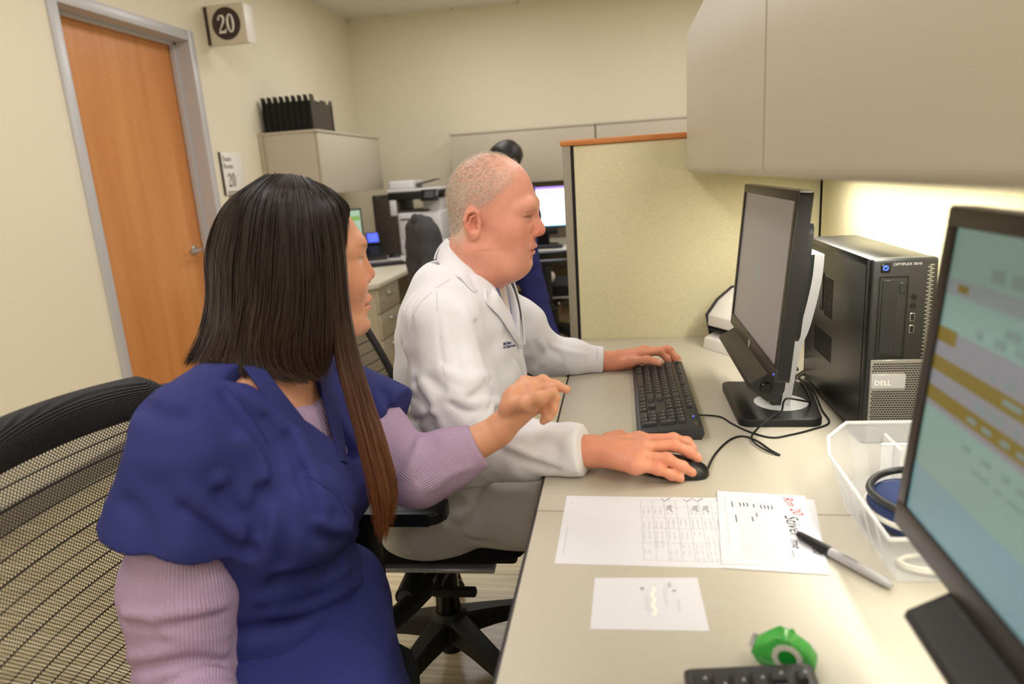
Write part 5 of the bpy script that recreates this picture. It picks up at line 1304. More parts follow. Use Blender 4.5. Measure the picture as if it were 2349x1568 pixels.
def seam(name, sdf, pts, r, material, parent, lift=0.001, n=6):
    q = spline([(a, b, 0) for a, b in pts], 10); p, ok = march(sdf, np.array([v.x for v in q]), np.array([v.y for v in q])); ok = ok & (np.abs(sdf.eval(p.astype(np.float32))) < 0.003); nn = sdf.grad(p.astype(np.float32), 0.005)
    b = new_bm(); tube(b, [Vector(v) for v in (p+nn*lift)[ok]], r, n); return obj(name, b, material, parent, 60)
def palette(V, base, rules):
    """vertex colours: base colour, then (weight function, colour) rules mixed on top"""
    c = np.tile(np.array(lin(base)), (len(V), 1))
    for fn, rgb in rules:
        w = np.clip(fn(V), 0, 1)[:, None]; c = c*(1-w)+np.array(lin(rgb))*w
    return c
def sstep(a, b, x): 
    t = np.clip((x-a)/(b-a), 0, 1); return t*t*(3-2*t)
def head_matrix(c, yaw, pitch, roll=0.0):
    yaw, pitch = math.radians(yaw), math.radians(pitch)
    fx = Vector((math.cos(yaw)*math.cos(pitch), math.sin(yaw)*math.cos(pitch), -math.sin(pitch))); ly = Vector((-math.sin(yaw), math.cos(yaw), 0))
    m = Matrix((fx, ly, fx.cross(ly))).transposed().to_4x4() @ Matrix.Rotation(math.radians(roll), 4, 'X'); m.translation = Vector(c); return m
def local_of(T, V): 
    Ti = np.array(T.inverted()); return V@Ti[:3, :3].T+Ti[:3, 3]
def build_head(s, T, man=True):
    s.T = T; g = 1.0
    if man:
        s.ell((-0.008, 0, 0.030), (0.089, 0.075, 0.089), k=0.001)
        s.ell((0.030, 0, -0.040), (0.055, 0.060, 0.085), k=0.04)
        for y in (-1, 1):
            s.cap((-0.020, 0.052*y, -0.070), (0.048, 0.030*y, -0.096), 0.022, 0.022, k=0.035)
            s.ell((0.047, 0.040*y, -0.028), (0.026, 0.024, 0.026), k=0.03)
            s.ell((0.060, 0.030*y, -0.062), (0.020, 0.022, 0.026), k=0.02)
        s.ell((0.020, 0, -0.104), (0.055, 0.050, 0.034), k=0.03)
        s.ell((0.066, 0, -0.092), (0.021, 0.026, 0.019), k=0.02)
        s.cap((0.075, -0.026, 0.022), (0.075, 0.026, 0.022), 0.0115, k=0.024)
        s.ell((0.062, 0, -0.060), (0.028, 0.032, 0.024), k=0.02)
    else:
        s.ell((-0.006, 0, 0.028), (0.088, 0.070, 0.084), k=0.001)
        s.ell((0.030, 0, -0.040), (0.054, 0.054, 0.084), k=0.04)
        for y in (-1, 1):
            s.cap((-0.010, 0.046*y, -0.070), (0.052, 0.026*y, -0.102), 0.018, 0.018, k=0.035)
            s.ell((0.052, 0.036*y, -0.032), (0.027, 0.024, 0.026), k=0.03)
        s.ell((0.076, 0, -0.104), (0.019, 0.021, 0.018), k=0.022)
        s.cap((0.074, -0.024, 0.026), (0.074, 0.024, 0.026), 0.009, k=0.03)
        s.ell((0.066, 0, -0.066), (0.028, 0.030, 0.024), k=0.02)
    for y in (-1, 1):
        s.ell((0.096, 0.035*y, 0.005), (0.014, 0.019, 0.0115), k=0.018, mode='s')
        bo = 0.0 if man else -0.006; s.chain([(0.079+bo, 0.008*y, 0.022), (0.073+bo, 0.030*y, 0.0255), (0.056+bo, 0.050*y, 0.019)], [0.0085, 0.0085, 0.0080], k=0.016)
        s.ell((0.0630, 0.0315*y, 0.0060), (0.0140, 0.0148, 0.0128), k=0.004)
        s.ell((0.0668, 0.0320*y, 0.0118), (0.0120, 0.0165, 0.0064), k=0.003)
        s.ell((0.0655, 0.0320*y, -0.0036), (0.0118, 0.0155, 0.0052), k=0.004)
    # nose
    s.cap((0.083, 0, 0.006), (0.0965, 0, -0.022), 0.0085, 0.0138 if man else 0.0115, k=0.012)
    for y in (-1, 1):
        s.ell((0.0845, 0.0125*y, -0.030), (0.0125, 0.0085, 0.0095), k=0.006)
        s.ell((0.0925, 0.0065*y, -0.0385), (0.0065, 0.0035, 0.004), k=0.003, mode='s')
        s.cap((0.080, 0.021*y, -0.030), (0.070, 0.033*y, -0.056), 0.0022, 0.0018, k=0.008, mode='s')
    # lips
    zx = 0.0 if man else -0.006
    xo = 0.0 if man else 0.004
    s.chain([(0.074+xo, -0.025, -0.0605+zx), (0.0865+xo, -0.012, -0.0570+zx), (0.0900+xo, 0, -0.0555+zx), (0.0865+xo, 0.012, -0.0570+zx), (0.074+xo, 0.025, -0.0605+zx)], [0.003, 0.0052, 0.0056, 0.0052, 0.003], k=0.005)
    s.chain([(0.074+xo, -0.023, -0.0655+zx), (0.0835+xo, -0.012, -0.0695+zx), (0.0862+xo, 0, -0.0705+zx), (0.0835+xo, 0.012, -0.0695+zx), (0.074+xo, 0.023, -0.0655+zx)], [0.003, 0.0055, 0.0062, 0.0055, 0.003], k=0.005)
    s.chain([(0.076+xo, -0.029, -0.0640+zx), (0.0915+xo, -0.012, -0.0632+zx), (0.0958+xo, 0, -0.0628+zx), (0.0915+xo, 0.012, -0.0632+zx), (0.076+xo, 0.029, -0.0640+zx)], [0.0016, 0.0020, 0.0022, 0.0020, 0.0016], k=0.002, mode='s')
    s.ell((0.093, 0, -0.082+zx), (0.008, 0.016, 0.005), k=0.01, mode='s')
    # creases of the face, laid on the surface
    lines = []
    for y in (-1, 1):
        for pts, w, amp in (([(0.0175, 0.0035), (0.026, 0.0055), (0.035, 0.0048), (0.048, 0.0015)], 0.0021, -0.0038), ([(0.018, 0.0125), (0.030, 0.0165), (0.046, 0.0115)], 0.0026, -0.0020),
                            ([(0.018, -0.004), (0.030, -0.0095), (0.044, -0.006)], 0.0030, -0.0018 if man else -0.0008), ([(0.0195, -0.024), (0.027, -0.040), (0.033, -0.056), (0.034, -0.066)], 0.0042, -0.0034 if man else -0.0016),
                            ([(0.0, -0.0632+zx), (0.012, -0.0634+zx), (0.022, -0.0640+zx), (0.0285, -0.0655+zx)], 0.0020, -0.0040), ([(0.029, -0.068+zx), (0.030, -0.078+zx)], 0.004, -0.0016),
                            ([(0.0185, -0.023), (0.0195, -0.031), (0.016, -0.038)], 0.0024, -0.0028)):
            lines.append(([(a*y, c) for a, c in pts], w, amp))
    yz = np.array([q for L_ in lines for q in L_[0]], np.float32); R3 = np.array(T.to_3x3(), np.float32); w_ = np.concatenate([np.full((len(yz), 1), 0.16, np.float32), yz], 1)@R3.T+np.array(T.translation, np.float32)
    for _ in range(60): w_ = w_-R3[:, 0]*np.clip(s.eval(w_), -0.004, 0.02)[:, None]*0.8
    Ti = T.inverted(); w_ = [tuple(Ti @ Vector(v)) for v in w_]; new = []; k0 = 0
    for L_, w, amp in lines: new.append((w_[k0:k0+len(L_)], w, amp)); k0 += len(L_)
    for pts, w, amp in new: s.ridge(pts, w, amp)
    # ears
    s.T = T @ Matrix.Translation((0.008, 0, -0.002)) @ Matrix.Diagonal((0.88, 1, 0.86, 1)) if man else T
    for y in (-1, 1):
        rt = Matrix.Rotation(math.radians(-12), 3, 'Y') @ Matrix.Rotation(math.radians(18*y), 3, 'Z')
        yy = 0.073 if man else 0.066
        s.ell((-0.039, (yy+0.001)*y, -0.016), (0.0165, 0.0075, 0.0285), k=0.006, rot=rt)
        s.ell((-0.0365, (yy+0.0105)*y, -0.013), (0.0115, 0.0090, 0.0200), k=0.003, mode='s', rot=rt)
        s.ell((-0.031, (yy+0.006)*y, -0.021), (0.0065, 0.0085, 0.0080), k=0.003, mode='s')
        hx = [(-0.0245, 0.002, -0.004), (-0.027, 0.005, 0.008), (-0.037, 0.0075, 0.0125), (-0.049, 0.0105, 0.006), (-0.054, 0.012, -0.010), (-0.050, 0.010, -0.028), (-0.041, 0.007, -0.040)]
        s.chain([(a, (yy+b_)*y, c) for a, b_, c in hx], [0.0028, 0.0034, 0.0036, 0.0036, 0.0034, 0.003, 0.003], k=0.003)
        s.chain([(a, (yy+b_)*y, c) for a, b_, c in ((-0.041, 0.006, -0.033), (-0.045, 0.008, -0.018), (-0.042, 0.007, -0.004), (-0.035, 0.005, 0.002))], [0.0026, 0.003, 0.003, 0.0024], k=0.002)
        s.cap((-0.0245, (yy+0.003)*y, -0.022), (-0.0225, (yy+0.002)*y, -0.013), 0.0042, k=0.003)
        s.ell((-0.0325, (yy+0.004)*y, -0.042), (0.0080, 0.0048, 0.0080), k=0.004)
    s.T = Matrix.Identity(4)
def build_hand(s, wrist, mcp, fingers, thumb, rp=0.0125, rf=0.0090, k=0.006, palm=None):
    """wrist, four knuckles, four finger chains and the thumb chain, all world points"""
    W_ = Vector(wrist)
    for m in mcp:
        s.cap(tuple(W_.lerp(Vector(m), 0.15)), tuple(m), rp*1.25, rp*0.95, k=0.014)
    for a, b in zip(mcp, mcp[1:]): s.cap(tuple(a), tuple(b), rp*0.9, rp*0.9, k=0.008)
    if palm is not None: s.ell(palm[0], palm[1], k=0.012)
    for i, (m, f) in enumerate(zip(mcp, fingers)):
        sc = (1.0, 1.04, 0.98, 0.86)[i]; pts = [tuple(m)]+[tuple(p) for p in f]; n = len(pts); rs = [rf*sc*(1.08-0.26*j/(n-1)) for j in range(n)]
        s.chain(pts, rs, k=k)
        for j in range(1, n-1): s.ell(pts[j], (rs[j]*1.08,)*3, k=0.004)
    tp = [tuple(p) for p in thumb]; n = len(tp); s.chain(tp, [rf*(1.55-0.55*min(1, j/(n-1)*1.4)) for j in range(n)], k=0.01)

def rest_on_desk(sd):
    """arms and cuffs lie flat where they rest on the worktop"""
    def fn(p): return np.maximum(np.maximum(-0.1455-p[..., 0], p[..., 2]-0.7404), np.maximum(0.0-p[..., 1], p[..., 1]-2.07))
    sd.custom(fn, (-0.1455, 0.9, 0.60), (0.3, 1.95, 0.7404), 0.002, 's')
# ================================================================ person in the white coat
mat('skin', (228, 160, 128), 0.42, attr='col', sss=0.12, bump=0.06, bscale=900, spec=0.45, var=0.04, vscale=60)
mat('white_coat', (232, 232, 238), 0.8, bump=0.06, bscale=90)
mat('coat_seam', (206, 206, 214), 0.85)
mat('scrub_blue', (78, 98, 160), 0.85, attr='col', bump=0.1, bscale=600)
mat('khaki_white', (214, 212, 210), 0.8, bump=0.12, bscale=30)
mat('embroidery', (40, 48, 110), 0.8)
mat('white_hair', (244, 234, 220), 0.5)
mat('shoe_black', (22, 21, 21), 0.4)
TM = head_matrix((-0.256, 1.40, 1.176), -1, 9)
man = thing('person', 'person in white coat with short white hair using the mouse', 'person', (-0.40, 1.42, 0))
# --- skin
s = SDF(); build_head(s, TM, True)
s.T = TM
s.cap((-0.030, 0, -0.060), (-0.050, 0, -0.20), 0.055, 0.060, k=0.035)
s.cap((0.0, 0, -0.095), (-0.045, 0, -0.19), 0.040, 0.052, k=0.03)
s.T = Matrix.Identity(4)
# torso, arms (inside the clothes)
YM = 1.42
s.loft([(0.46, -0.37, YM, 0.12, 0.15), (0.75, -0.365, YM, 0.11, 0.14), (0.92, -0.355, YM, 0.095, 0.15), (1.0, -0.345, YM, 0.07, 0.12), (1.04, -0.34, YM, 0.05, 0.08)], k=0.04)
RS, RE, RW = Vector((-0.345, 1.235, 0.985)), P(1090, 1035, Y=1.165), P(1352, 1034, Z=0.778)
LS, LE, LW = Vector((-0.315, 1.60, 0.985)), P(1222, 836, Y=1.70), P(1402, 829, Y=1.735)
LE = Vector((-0.205, 1.72, 0.79))
for S_, E_, W_ in ((RS, RE, RW), (LS, LE, LW)): s.chain([tuple(S_), tuple(E_)], [0.042, 0.036], k=0.03)
s.cap(tuple(RE), tuple(RW), 0.036, 0.0285, k=0.02); s.cap(tuple(LE), tuple(LW), 0.036, 0.026, k=0.02)
Z = lambda x, y, z: P(x, y, Z=z)
rm = [Z(1466, 1008, 0.787), Z(1476, 1026, 0.789), Z(1470, 1047, 0.783), Z(1458, 1068, 0.774)]
rf = [[Z(1545, 1006, 0.788), Z(1576, 1014, 0.778), Z(1590, 1028, 0.768)], [Z(1547, 1021, 0.790), Z(1582, 1036, 0.778), Z(1600, 1050, 0.767)],
      [Z(1530, 1052, 0.781), Z(1566, 1070, 0.766), Z(1588, 1084, 0.752)], [Z(1509, 1076, 0.769), Z(1540, 1089, 0.757), Z(1561, 1097, 0.748)]]
rt = [Z(1395, 1010, 0.775), Z(1450, 992, 0.768), Z(1500, 988, 0.760), Z(1535, 998, 0.756)]
build_hand(s, RW, rm, rf, rt, 0.0150, 0.0098, palm=(tuple(Z(1425, 1040, 0.776)), (0.042, 0.032, 0.017)))
Yp = lambda x, y, Y_: P(x, y, Y=Y_)
lm = [Yp(1468, 812, 1.728), Yp(1478, 806, 1.75), Yp(1478, 805, 1.772), Yp(1470, 808, 1.79)]
lf = [[Yp(1512, 806, 1.733), Yp(1530, 822, 1.735), Yp(1538, 843, 1.73)], [Yp(1530, 801, 1.752), Yp(1549, 820, 1.752), Yp(1555, 845, 1.742)],
      [Yp(1536, 803, 1.772), Yp(1553, 822, 1.77), Yp(1559, 846, 1.758)], [Yp(1524, 808, 1.788), Yp(1540, 826, 1.786), Yp(1547, 843, 1.776)]]
lt = [Yp(1420, 834, 1.722), Yp(1452, 827, 1.702), Yp(1485, 825, 1.672), Yp(1513, 832, 1.657)]
build_hand(s, LW, lm, lf, lt, 0.0145, 0.0092, palm=(tuple(Yp(1440, 828, 1.738)), (0.036, 0.02, 0.022)))
rest_on_desk(s)
skin_m = s
def man_cols(V):
    L = local_of(TM, V); x, y, z = L[:, 0], L[:, 1], L[:, 2]; inh = (np.abs(x) < 0.14) & (np.abs(y) < 0.11) & (z > -0.14)
    r = np.random.default_rng(2); nz = r.normal(size=len(V))*0.02
    def g(c, w, f=1.0): return lambda V_: f*inh*np.exp(-(((x-c[0])/w[0])**2+((np.abs(y)-c[1])/w[1])**2+((z-c[2])/w[2])**2))
    hairline = inh*sstep(0.0, 0.03, z-(0.012+0.75*np.maximum(0, x+0.02)))*(1-sstep(0.03, 0.055, x))
    side = inh*sstep(-0.075, -0.045, z)*(1-sstep(-0.052, -0.03, x+0.35*np.maximum(z, 0)*0))*(z < 0.06)
    hands = (V[:, 2] < 0.86)
    kn = np.zeros(len(V))
    for f in rf+lf:
        for p in f[:1]: kn = np.maximum(kn, np.exp(-(np.linalg.norm(V-np.array(p), axis=1)/0.010)**2))
    nail = np.zeros(len(V))
    for f in rf: 
        d = (Vector(f[2])-Vector(f[1])).normalized(); c = Vector(f[2])+d*0.002+Vector((0, 0, 0.0075)); nail = np.maximum(nail, np.exp(-(np.linalg.norm(V-np.array(c), axis=1)/0.0055)**4))
    d = (Vector(lt[3])-Vector(lt[2])).normalized(); c = Vector(lt[3])+d*0.002+Vector((0, -0.006, 0.004)); nail = np.maximum(nail, np.exp(-(np.linalg.norm(V-np.array(c), axis=1)/0.006)**4))
    rules = [(lambda V_: 0.6*hairline+nz, (226, 182, 162)), (lambda V_: 0.75*side+nz, (224, 198, 180)),
             (g((0.092, 0, -0.03), (0.022, 0.02, 0.02)), (222, 120, 96)), (g((0.055, 0.045, -0.03), (0.03, 0.025, 0.025), 0.6), (226, 140, 112)),
             (g((-0.040, 0.082, -0.016), (0.022, 0.012, 0.034), 0.7), (226, 132, 108)),
             (g((0.086, 0, -0.0625), (0.014, 0.026, 0.0085), 0.75), (196, 108, 96)),
             (g((0.072, 0.033, 0.0042), (0.02, 0.0155, 0.0022), 0.9), (84, 66, 64)),
             (g((0.085, 0.030, 0.0245), (0.012, 0.018, 0.0045), 0.5), (206, 168, 140)),
             (lambda V_: 0.55*hands, (226, 148, 116)), (lambda V_: 0.55*hands*kn, (220, 116, 90)), (lambda V_: 0.8*hands*nail, (240, 188, 168))]
    return palette(V, (228, 160, 137), rules)
hb = (np.array((-0.43, 1.27, 0.99)), np.array((-0.10, 1.53, 1.33)))
sdf_obj('body', s, [((-0.56, 1.03, 0.46), (-0.02, 1.80, 1.06), 0.009), (hb[0], hb[1], 0.0018), ((-0.14, 1.02, 0.735), (0.16, 1.19, 0.83), 0.0019), ((-0.12, 1.64, 0.735), (0.18, 1.85, 0.87), 0.0019)], 'skin', man, man_cols, 1)
# --- short white hair: fine strands over the scalp
def man_hair():
    r = np.random.default_rng(5); N = 9000
    u = r.normal(size=(N*2, 3)); u /= np.linalg.norm(u, axis=1, keepdims=True); c = np.array((-0.008, 0, 0.03)); rad = np.array((0.089, 0.075, 0.089)); L = c+u*rad
    x, y, z = L[:, 0], L[:, 1], L[:, 2]
    j = r.normal(size=N*2)*0.006
    keep = ((z+j > 0.016+0.9*np.maximum(0, x+0.01)) | ((x+j < -0.047) & (z+j > -0.058))) & (x+2*j < 0.045)
    bald = sstep(-0.03, 0.04, x)*sstep(0.06, 0.1, z); keep &= r.random(N*2) > 0.8*bald+0.05
    L = L[keep][:N]; T3 = np.array(TM.to_3x3()); t0 = np.array(TM.translation); Wp = (L@T3.T+t0).astype(np.float32)
    for _ in range(6): Wp = Wp-skin_m.grad(Wp)*skin_m.eval(Wp)[:, None]
    n = skin_m.grad(Wp); dn = np.tile((np.array((-0.55, 0, -0.75))@T3.T), (len(Wp), 1)); dn = dn-n*(dn*n).sum(1, keepdims=True); dn /= np.linalg.norm(dn, axis=1, keepdims=True)+1e-6
    dn += r.normal(size=dn.shape)*0.16; ln = r.uniform(0.010, 0.018, len(Wp))[:, None]*np.where(L[:, 2:3] > 0.085, 0.8, 1.0)
    a = Wp-n*0.0006; m_ = Wp+dn*ln*0.5+n*0.0024; e = Wp+dn*ln+n*0.0034
    sd = np.cross(n, dn); sd /= np.linalg.norm(sd, axis=1, keepdims=True)+1e-6; w = 0.00018
    K = len(Wp); V = np.concatenate([a-sd*w, a+sd*w, m_-sd*w, m_+sd*w, m_+n*w, e]); i = np.arange(K)
    F = np.concatenate([np.stack([i, i+K, i+3*K], 1), np.stack([i, i+3*K, i+2*K], 1), np.stack([i+2*K, i+3*K, i+5*K], 1), np.stack([i+K, i, i+4*K], 1), np.stack([i+3*K, i+4*K, i+5*K], 1)])
    V = V-np.array(man.location); o = _fin('hair', mesh_np('hair', V, F), 'white_hair', man); o['kind'] = 'stuff'; o['label'] = 'short white cropped hair'
man_hair()
# --- undershirt and blue top in the coat opening
sh = SDF(); sh.loft([(0.50, -0.365, YM, 0.135, 0.17), (0.75, -0.365, YM, 0.136, 0.17), (0.88, -0.358, YM, 0.122, 0.175), (0.97, -0.345, YM, 0.104, 0.165), (1.025, -0.335, YM, 0.085, 0.13), (1.056, -0.328, YM, 0.076, 0.086)], k=0.03)
sh.T = TM; sh.cap((-0.04, 0, -0.14), (-0.022, 0, -0.112), 0.064, 0.060, k=0.02); sh.T = Matrix.Identity(4)
sh.half((0.30, 0, 0.95), (-0.27, 1.42, 1.036), k=0.004)
def sh_cols(V):
    w = sstep(-0.006, 0.006, np.abs(V[:, 1]-YM)-np.maximum(0.012, (V[:, 2]-0.90)*0.36)); w = np.where(V[:, 2] > 1.03, 0, w)
    return palette(V, (224, 212, 210), [(lambda v: w, (84, 104, 168))])
sdf_obj('undershirt', sh, [((-0.53, 1.2, 0.60), (-0.18, 1.64, 1.10), 0.005)], 'scrub_blue', man, sh_cols)
# --- the coat
ct = SDF(); ct.loft([(0.47, -0.375, YM, 0.165, 0.205), (0.60, -0.365, YM, 0.152, 0.195), (0.75, -0.36, YM, 0.147, 0.195), (0.88, -0.356, YM, 0.134, 0.195), (0.96, -0.35, YM, 0.125, 0.19), (1.02, -0.345, YM, 0.108, 0.168), (1.06, -0.345, YM, 0.092, 0.12), (1.085, -0.345, YM, 0.078, 0.092)], k=0.03)
ct.cap((-0.347, 1.275, 0.992), (-0.33, 1.565, 0.992), 0.056, 0.056, k=0.05)
ct.half((0.55, 0, -1), (-0.30, YM, 0.655), k=0.006)
# sleeves
ct.chain([(-0.35, 1.232, 0.968), tuple(Vector((-0.35, 1.22, 0.96)).lerp(RE, 0.5)+Vector((-0.008, -0.01, 0))), tuple(RE+Vector((-0.012, 0, -0.005)))], [0.066, 0.061, 0.057], k=0.045)
RC = P(1338, 1032, Z=0.782); dR = (RC-RE).normalized()
q_ = SDF(); q_.chain([tuple(RE+Vector((-0.01, 0, 0))), tuple(RE.lerp(RC, 0.55)+Vector((0, 0, 0.004))), tuple(RC+dR*0.03)], [0.060, 0.050, 0.042], k=0.03); q_.half(tuple(dR), tuple(RC), k=0.003); ct.group(q_, 0.03)
ct.chain([(-0.325, 1.605, 0.965), tuple(Vector((-0.325, 1.605, 0.965)).lerp(LE, 0.55)+Vector((0.0, 0.012, 0))), tuple(LE)], [0.066, 0.060, 0.055], k=0.045)
LC = P(1384, 829, Y=1.735); dL = (LC-LE).normalized()
q_ = SDF(); q_.chain([tuple(LE), tuple(LE.lerp(LC, 0.5)+Vector((0, 0, 0.002))), tuple(LC+dL*0.03)], [0.052, 0.044, 0.0355], k=0.025); q_.half(tuple(dL), tuple(LC), k=0.003); ct.group(q_, 0.025)
# V opening down the front
def vwedge(p):
    z = p[..., 2]; y = p[..., 1]; x = p[..., 0]
    return np.maximum(np.maximum(np.abs(y-YM-0.004)-np.maximum(0.0, (z-0.865))*0.46, 0.865-z), -0.30-x)
ct.custom(vwedge, (-0.32, 1.30, 0.85), (-0.1, 1.54, 1.12), 0.006, 's')
def neckhole(p): 
    q = p-np.array((-0.33, YM-0.002, 1.06), np.float32); return np.sqrt(q[..., 0]**2+q[..., 1]**2)-0.063-0.2*np.maximum(q[..., 2], -0.03)
ct.custom(neckhole, (-0.43, 1.33, 1.035), (-0.24, 1.51, 1.2), 0.008, 's')
def folds(sd, lst):
    """creases and rolls laid on the cloth where the photograph shows them"""
    qs = [spline([(a_, b_, 0) for a_, b_ in pts], 4) for pts, w, amp in lst]; fl = [v for q in qs for v in q]
    p, ok = march(sd, np.array([v.x for v in fl]), np.array([v.y for v in fl])); k0 = 0
    for q, (pts, w, amp) in zip(qs, lst):
        pp, oo = p[k0:k0+len(q)], ok[k0:k0+len(q)]; k0 += len(q); pp = pp[oo]
        if len(pp) > 1: sd.ridge([tuple(v) for v in pp], w, amp)
folds(ct, [
    ([(1090, 745), (1104, 788), (1118, 840), (1122, 868)], 0.009, -0.012), ([(1112, 880), (1124, 915), (1118, 940)], 0.008, -0.010),
    ([(1012, 850), (1066, 870), (1120, 862)], 0.011, 0.009), ([(980, 868), (1020, 895), (1072, 912), (1112, 893)], 0.008, -0.009),
    ([(1030, 898), (1060, 915), (1088, 926), (1124, 915)], 0.010, 0.009), ([(1035, 925), (1075, 945), (1115, 940)], 0.007, -0.007),
    ([(1065, 968), (1105, 945), (1140, 922)], 0.010, 0.010), ([(975, 880), (995, 940), (1020, 985)], 0.010, 0.009), ([(955, 875), (978, 930), (990, 975)], 0.008, -0.009),
    ([(924, 893), (960, 915), (990, 930)], 0.008, -0.006), ([(920, 955), (955, 962), (996, 958)], 0.007, -0.010), ([(925, 940), (960, 945), (990, 943)], 0.008, 0.006),
    ([(1004, 690), (1006, 760), (1012, 810), (1022, 862)], 0.0035, -0.004), ([(945, 760), (950, 700), (985, 668), (1020, 660)], 0.0032, -0.003),
    ([(1060, 715), (1080, 770), (1100, 830)], 0.014, 0.006), ([(1040, 730), (1055, 790), (1070, 840)], 0.013, -0.005), ([(930, 800), (945, 850), (965, 890)], 0.012, 0.005),
    ([(1158, 1020), (1225, 1045), (1290, 1062)], 0.006, 0.006), ([(1150, 1035), (1215, 1062), (1280, 1076)], 0.008, -0.006), ([(1180, 1000), (1240, 990), (1300, 1005)], 0.012, 0.004), ([(1200, 1020), (1250, 1015), (1280, 1030)], 0.010, -0.003),
    ([(1228, 785), (1238, 812), (1228, 838)], 0.006, -0.007), ([(1240, 782), (1252, 806), (1246, 834)], 0.007, 0.006), ([(1260, 800), (1285, 815), (1290, 840)], 0.008, -0.004), ([(1270, 795), (1310, 808), (1340, 812)], 0.008, 0.004),
    ([(1150, 760), (1170, 820), (1178, 870)], 0.010, 0.004), ([(1175, 800), (1195, 850), (1205, 890)], 0.007, -0.005), ([(1135, 790), (1150, 850), (1158, 900)], 0.010, -0.004)])
ct.wobble(0.0022, 0.05, 9, 3)
ct.wobble(0.0009, 0.016, 9, 4)
rest_on_desk(ct)
coat = sdf_obj('lab_coat', ct, [((-0.60, 1.01, 0.46), (-0.02, 1.82, 1.12), 0.0040)], 'white_coat', man)
coat['label'] = 'white long-sleeved lab coat'
# hollow cuffs: dark edge ring
for W_, E_, rr_ in ((RC, RE, 0.0425), (LC, LE, 0.036)):
    dd = (W_-E_).normalized(); b = new_bm(); u_ = dd.cross(Vector((0, 0, 1))).normalized(); v_ = dd.cross(u_)
    tube(b, [Vector((q.x, q.y, max(q.z, DZT+0.0014))) for q in [W_-dd*0.022+(u_*math.cos(a*math.pi/14)+v_*math.sin(a*math.pi/14))*(rr_+0.0012) for a in range(28)]], 0.0011, 5, closed=True); obj('cuff_seam', b, 'coat_seam', coat, 60)
# collar, lapels, seams, lettering
cf = SDF(); cf.ops = [o_ for o_ in ct.ops if o_[4] in ('u', 'i')]
def strip(name, A, B, material, parent, bulge=0.006, thick=0.003, n=24, m=6, ctr=None):
    """folded band between two edges in space"""
    A, B = [Vector(v) for v in A], [Vector(v) for v in B]
    def res(Q):
        Q = spline(Q, 10); s_ = [0]
        for i in range(1, len(Q)): s_.append(s_[-1]+(Q[i]-Q[i-1]).length)
        return [Vector([np.interp(s_[-1]*k/n, s_, [q[c] for q in Q]) for c in range(3)]) for k in range(n+1)]
    A, B = res(A), res(B); b = new_bm(); G = []
    for i in range(n+1):
        out = ((A[i]+B[i])/2-ctr); out.z = max(out.z, 0)*0.3; out.normalize(); row = []
        for j in range(m+1):
            u = j/m; row.append(b.verts.new(A[i].lerp(B[i], u)+out*bulge*4*u*(1-u)))
        G.append(row)
    for i in range(n):
        for j in range(m): b.faces.new((G[i][j], G[i+1][j], G[i+1][j+1], G[i][j+1]))
    bmesh.ops.recalc_face_normals(b, faces=b.faces); bmesh.ops.solidify(b, geom=list(b.faces), thickness=thick); return obj(name, b, material, parent, 60)
def surf(sd, pts, lift=0.003):
    p, ok = march(sd, np.array([q[0] for q in pts], float), np.array([q[1] for q in pts], float)); nn = sd.grad(p.astype(np.float32), 0.006); return [Vector(v) for v in p+nn*lift]
ctrN = Vector((-0.335, YM, 1.06))
topE = [P(1024, 546, Y=1.42), P(1036, 556, Y=1.38), P(1060, 585, Y=1.352), P(1084, 612, Y=1.346), P(1104, 636, Y=1.354), P(1114, 653, Y=1.362)]
outE = [P(1000, 592, Y=1.43), P(1010, 606, Y=1.345), P(1030, 626, Y=1.312)] + surf(cf, [(1054, 642), (1070, 660), (1084, 673)], 0.008)
strip('collar', topE, outE, 'white_coat', coat, 0.005, 0.003, ctr=ctrN)
mir = lambda v: Vector((v.x, 2*YM-v.y, v.z))
strip('collar', [mir(v) for v in topE], [mir(v) for v in outE], 'white_coat', coat, 0.005, 0.003, ctr=ctrN)
inL = [P(1110, 646, Y=1.362)] + surf(cf, [(1130, 672), (1157, 713), (1175, 754), (1190, 798)], 0.009)
exL = surf(cf, [(1086, 674), (1111, 666), (1114, 696), (1142, 728), (1170, 770), (1188, 802)], 0.006)
strip('lapel', inL, exL[1:], 'white_coat', coat, 0.003, 0.003, ctr=ctrN)
strip('lapel', [mir(v) for v in inL], [mir(v) for v in exL[1:]], 'white_coat', coat, 0.003, 0.003, ctr=ctrN)
for nm, pts in (('seam', [(1002, 668), (1003, 720), (1006, 780), (1014, 830), (1022, 862)]), ('seam', [(940, 790), (944, 740), (960, 700), (990, 670)]), ('seam', [(1034, 640), (1000, 660)])):
    seam(nm, ct, pts, 0.0006, 'coat_seam', coat, 0.0001)
b = new_bm()
for sx, sy, txt in ((1152, 791, 'hael Osborn'), (1152, 799, 'ed Department')):
    a0, a1 = surf(ct, [(sx, sy), (sx+16, sy-2.0)], 0.003); nn = ct.grad(np.array([a0], np.float32), 0.01)[0]; ax_ = (a1-a0).normalized(); up_ = Vector(nn).cross(ax_)
    text_bm(b, txt, 0.0092, frame(a0, ax_, up_), 0.0006, shear=0.3, squash=0.72)
o = obj('embroidery', b, 'embroidery', coat, 0); o['label'] = 'dark blue stitched lettering'
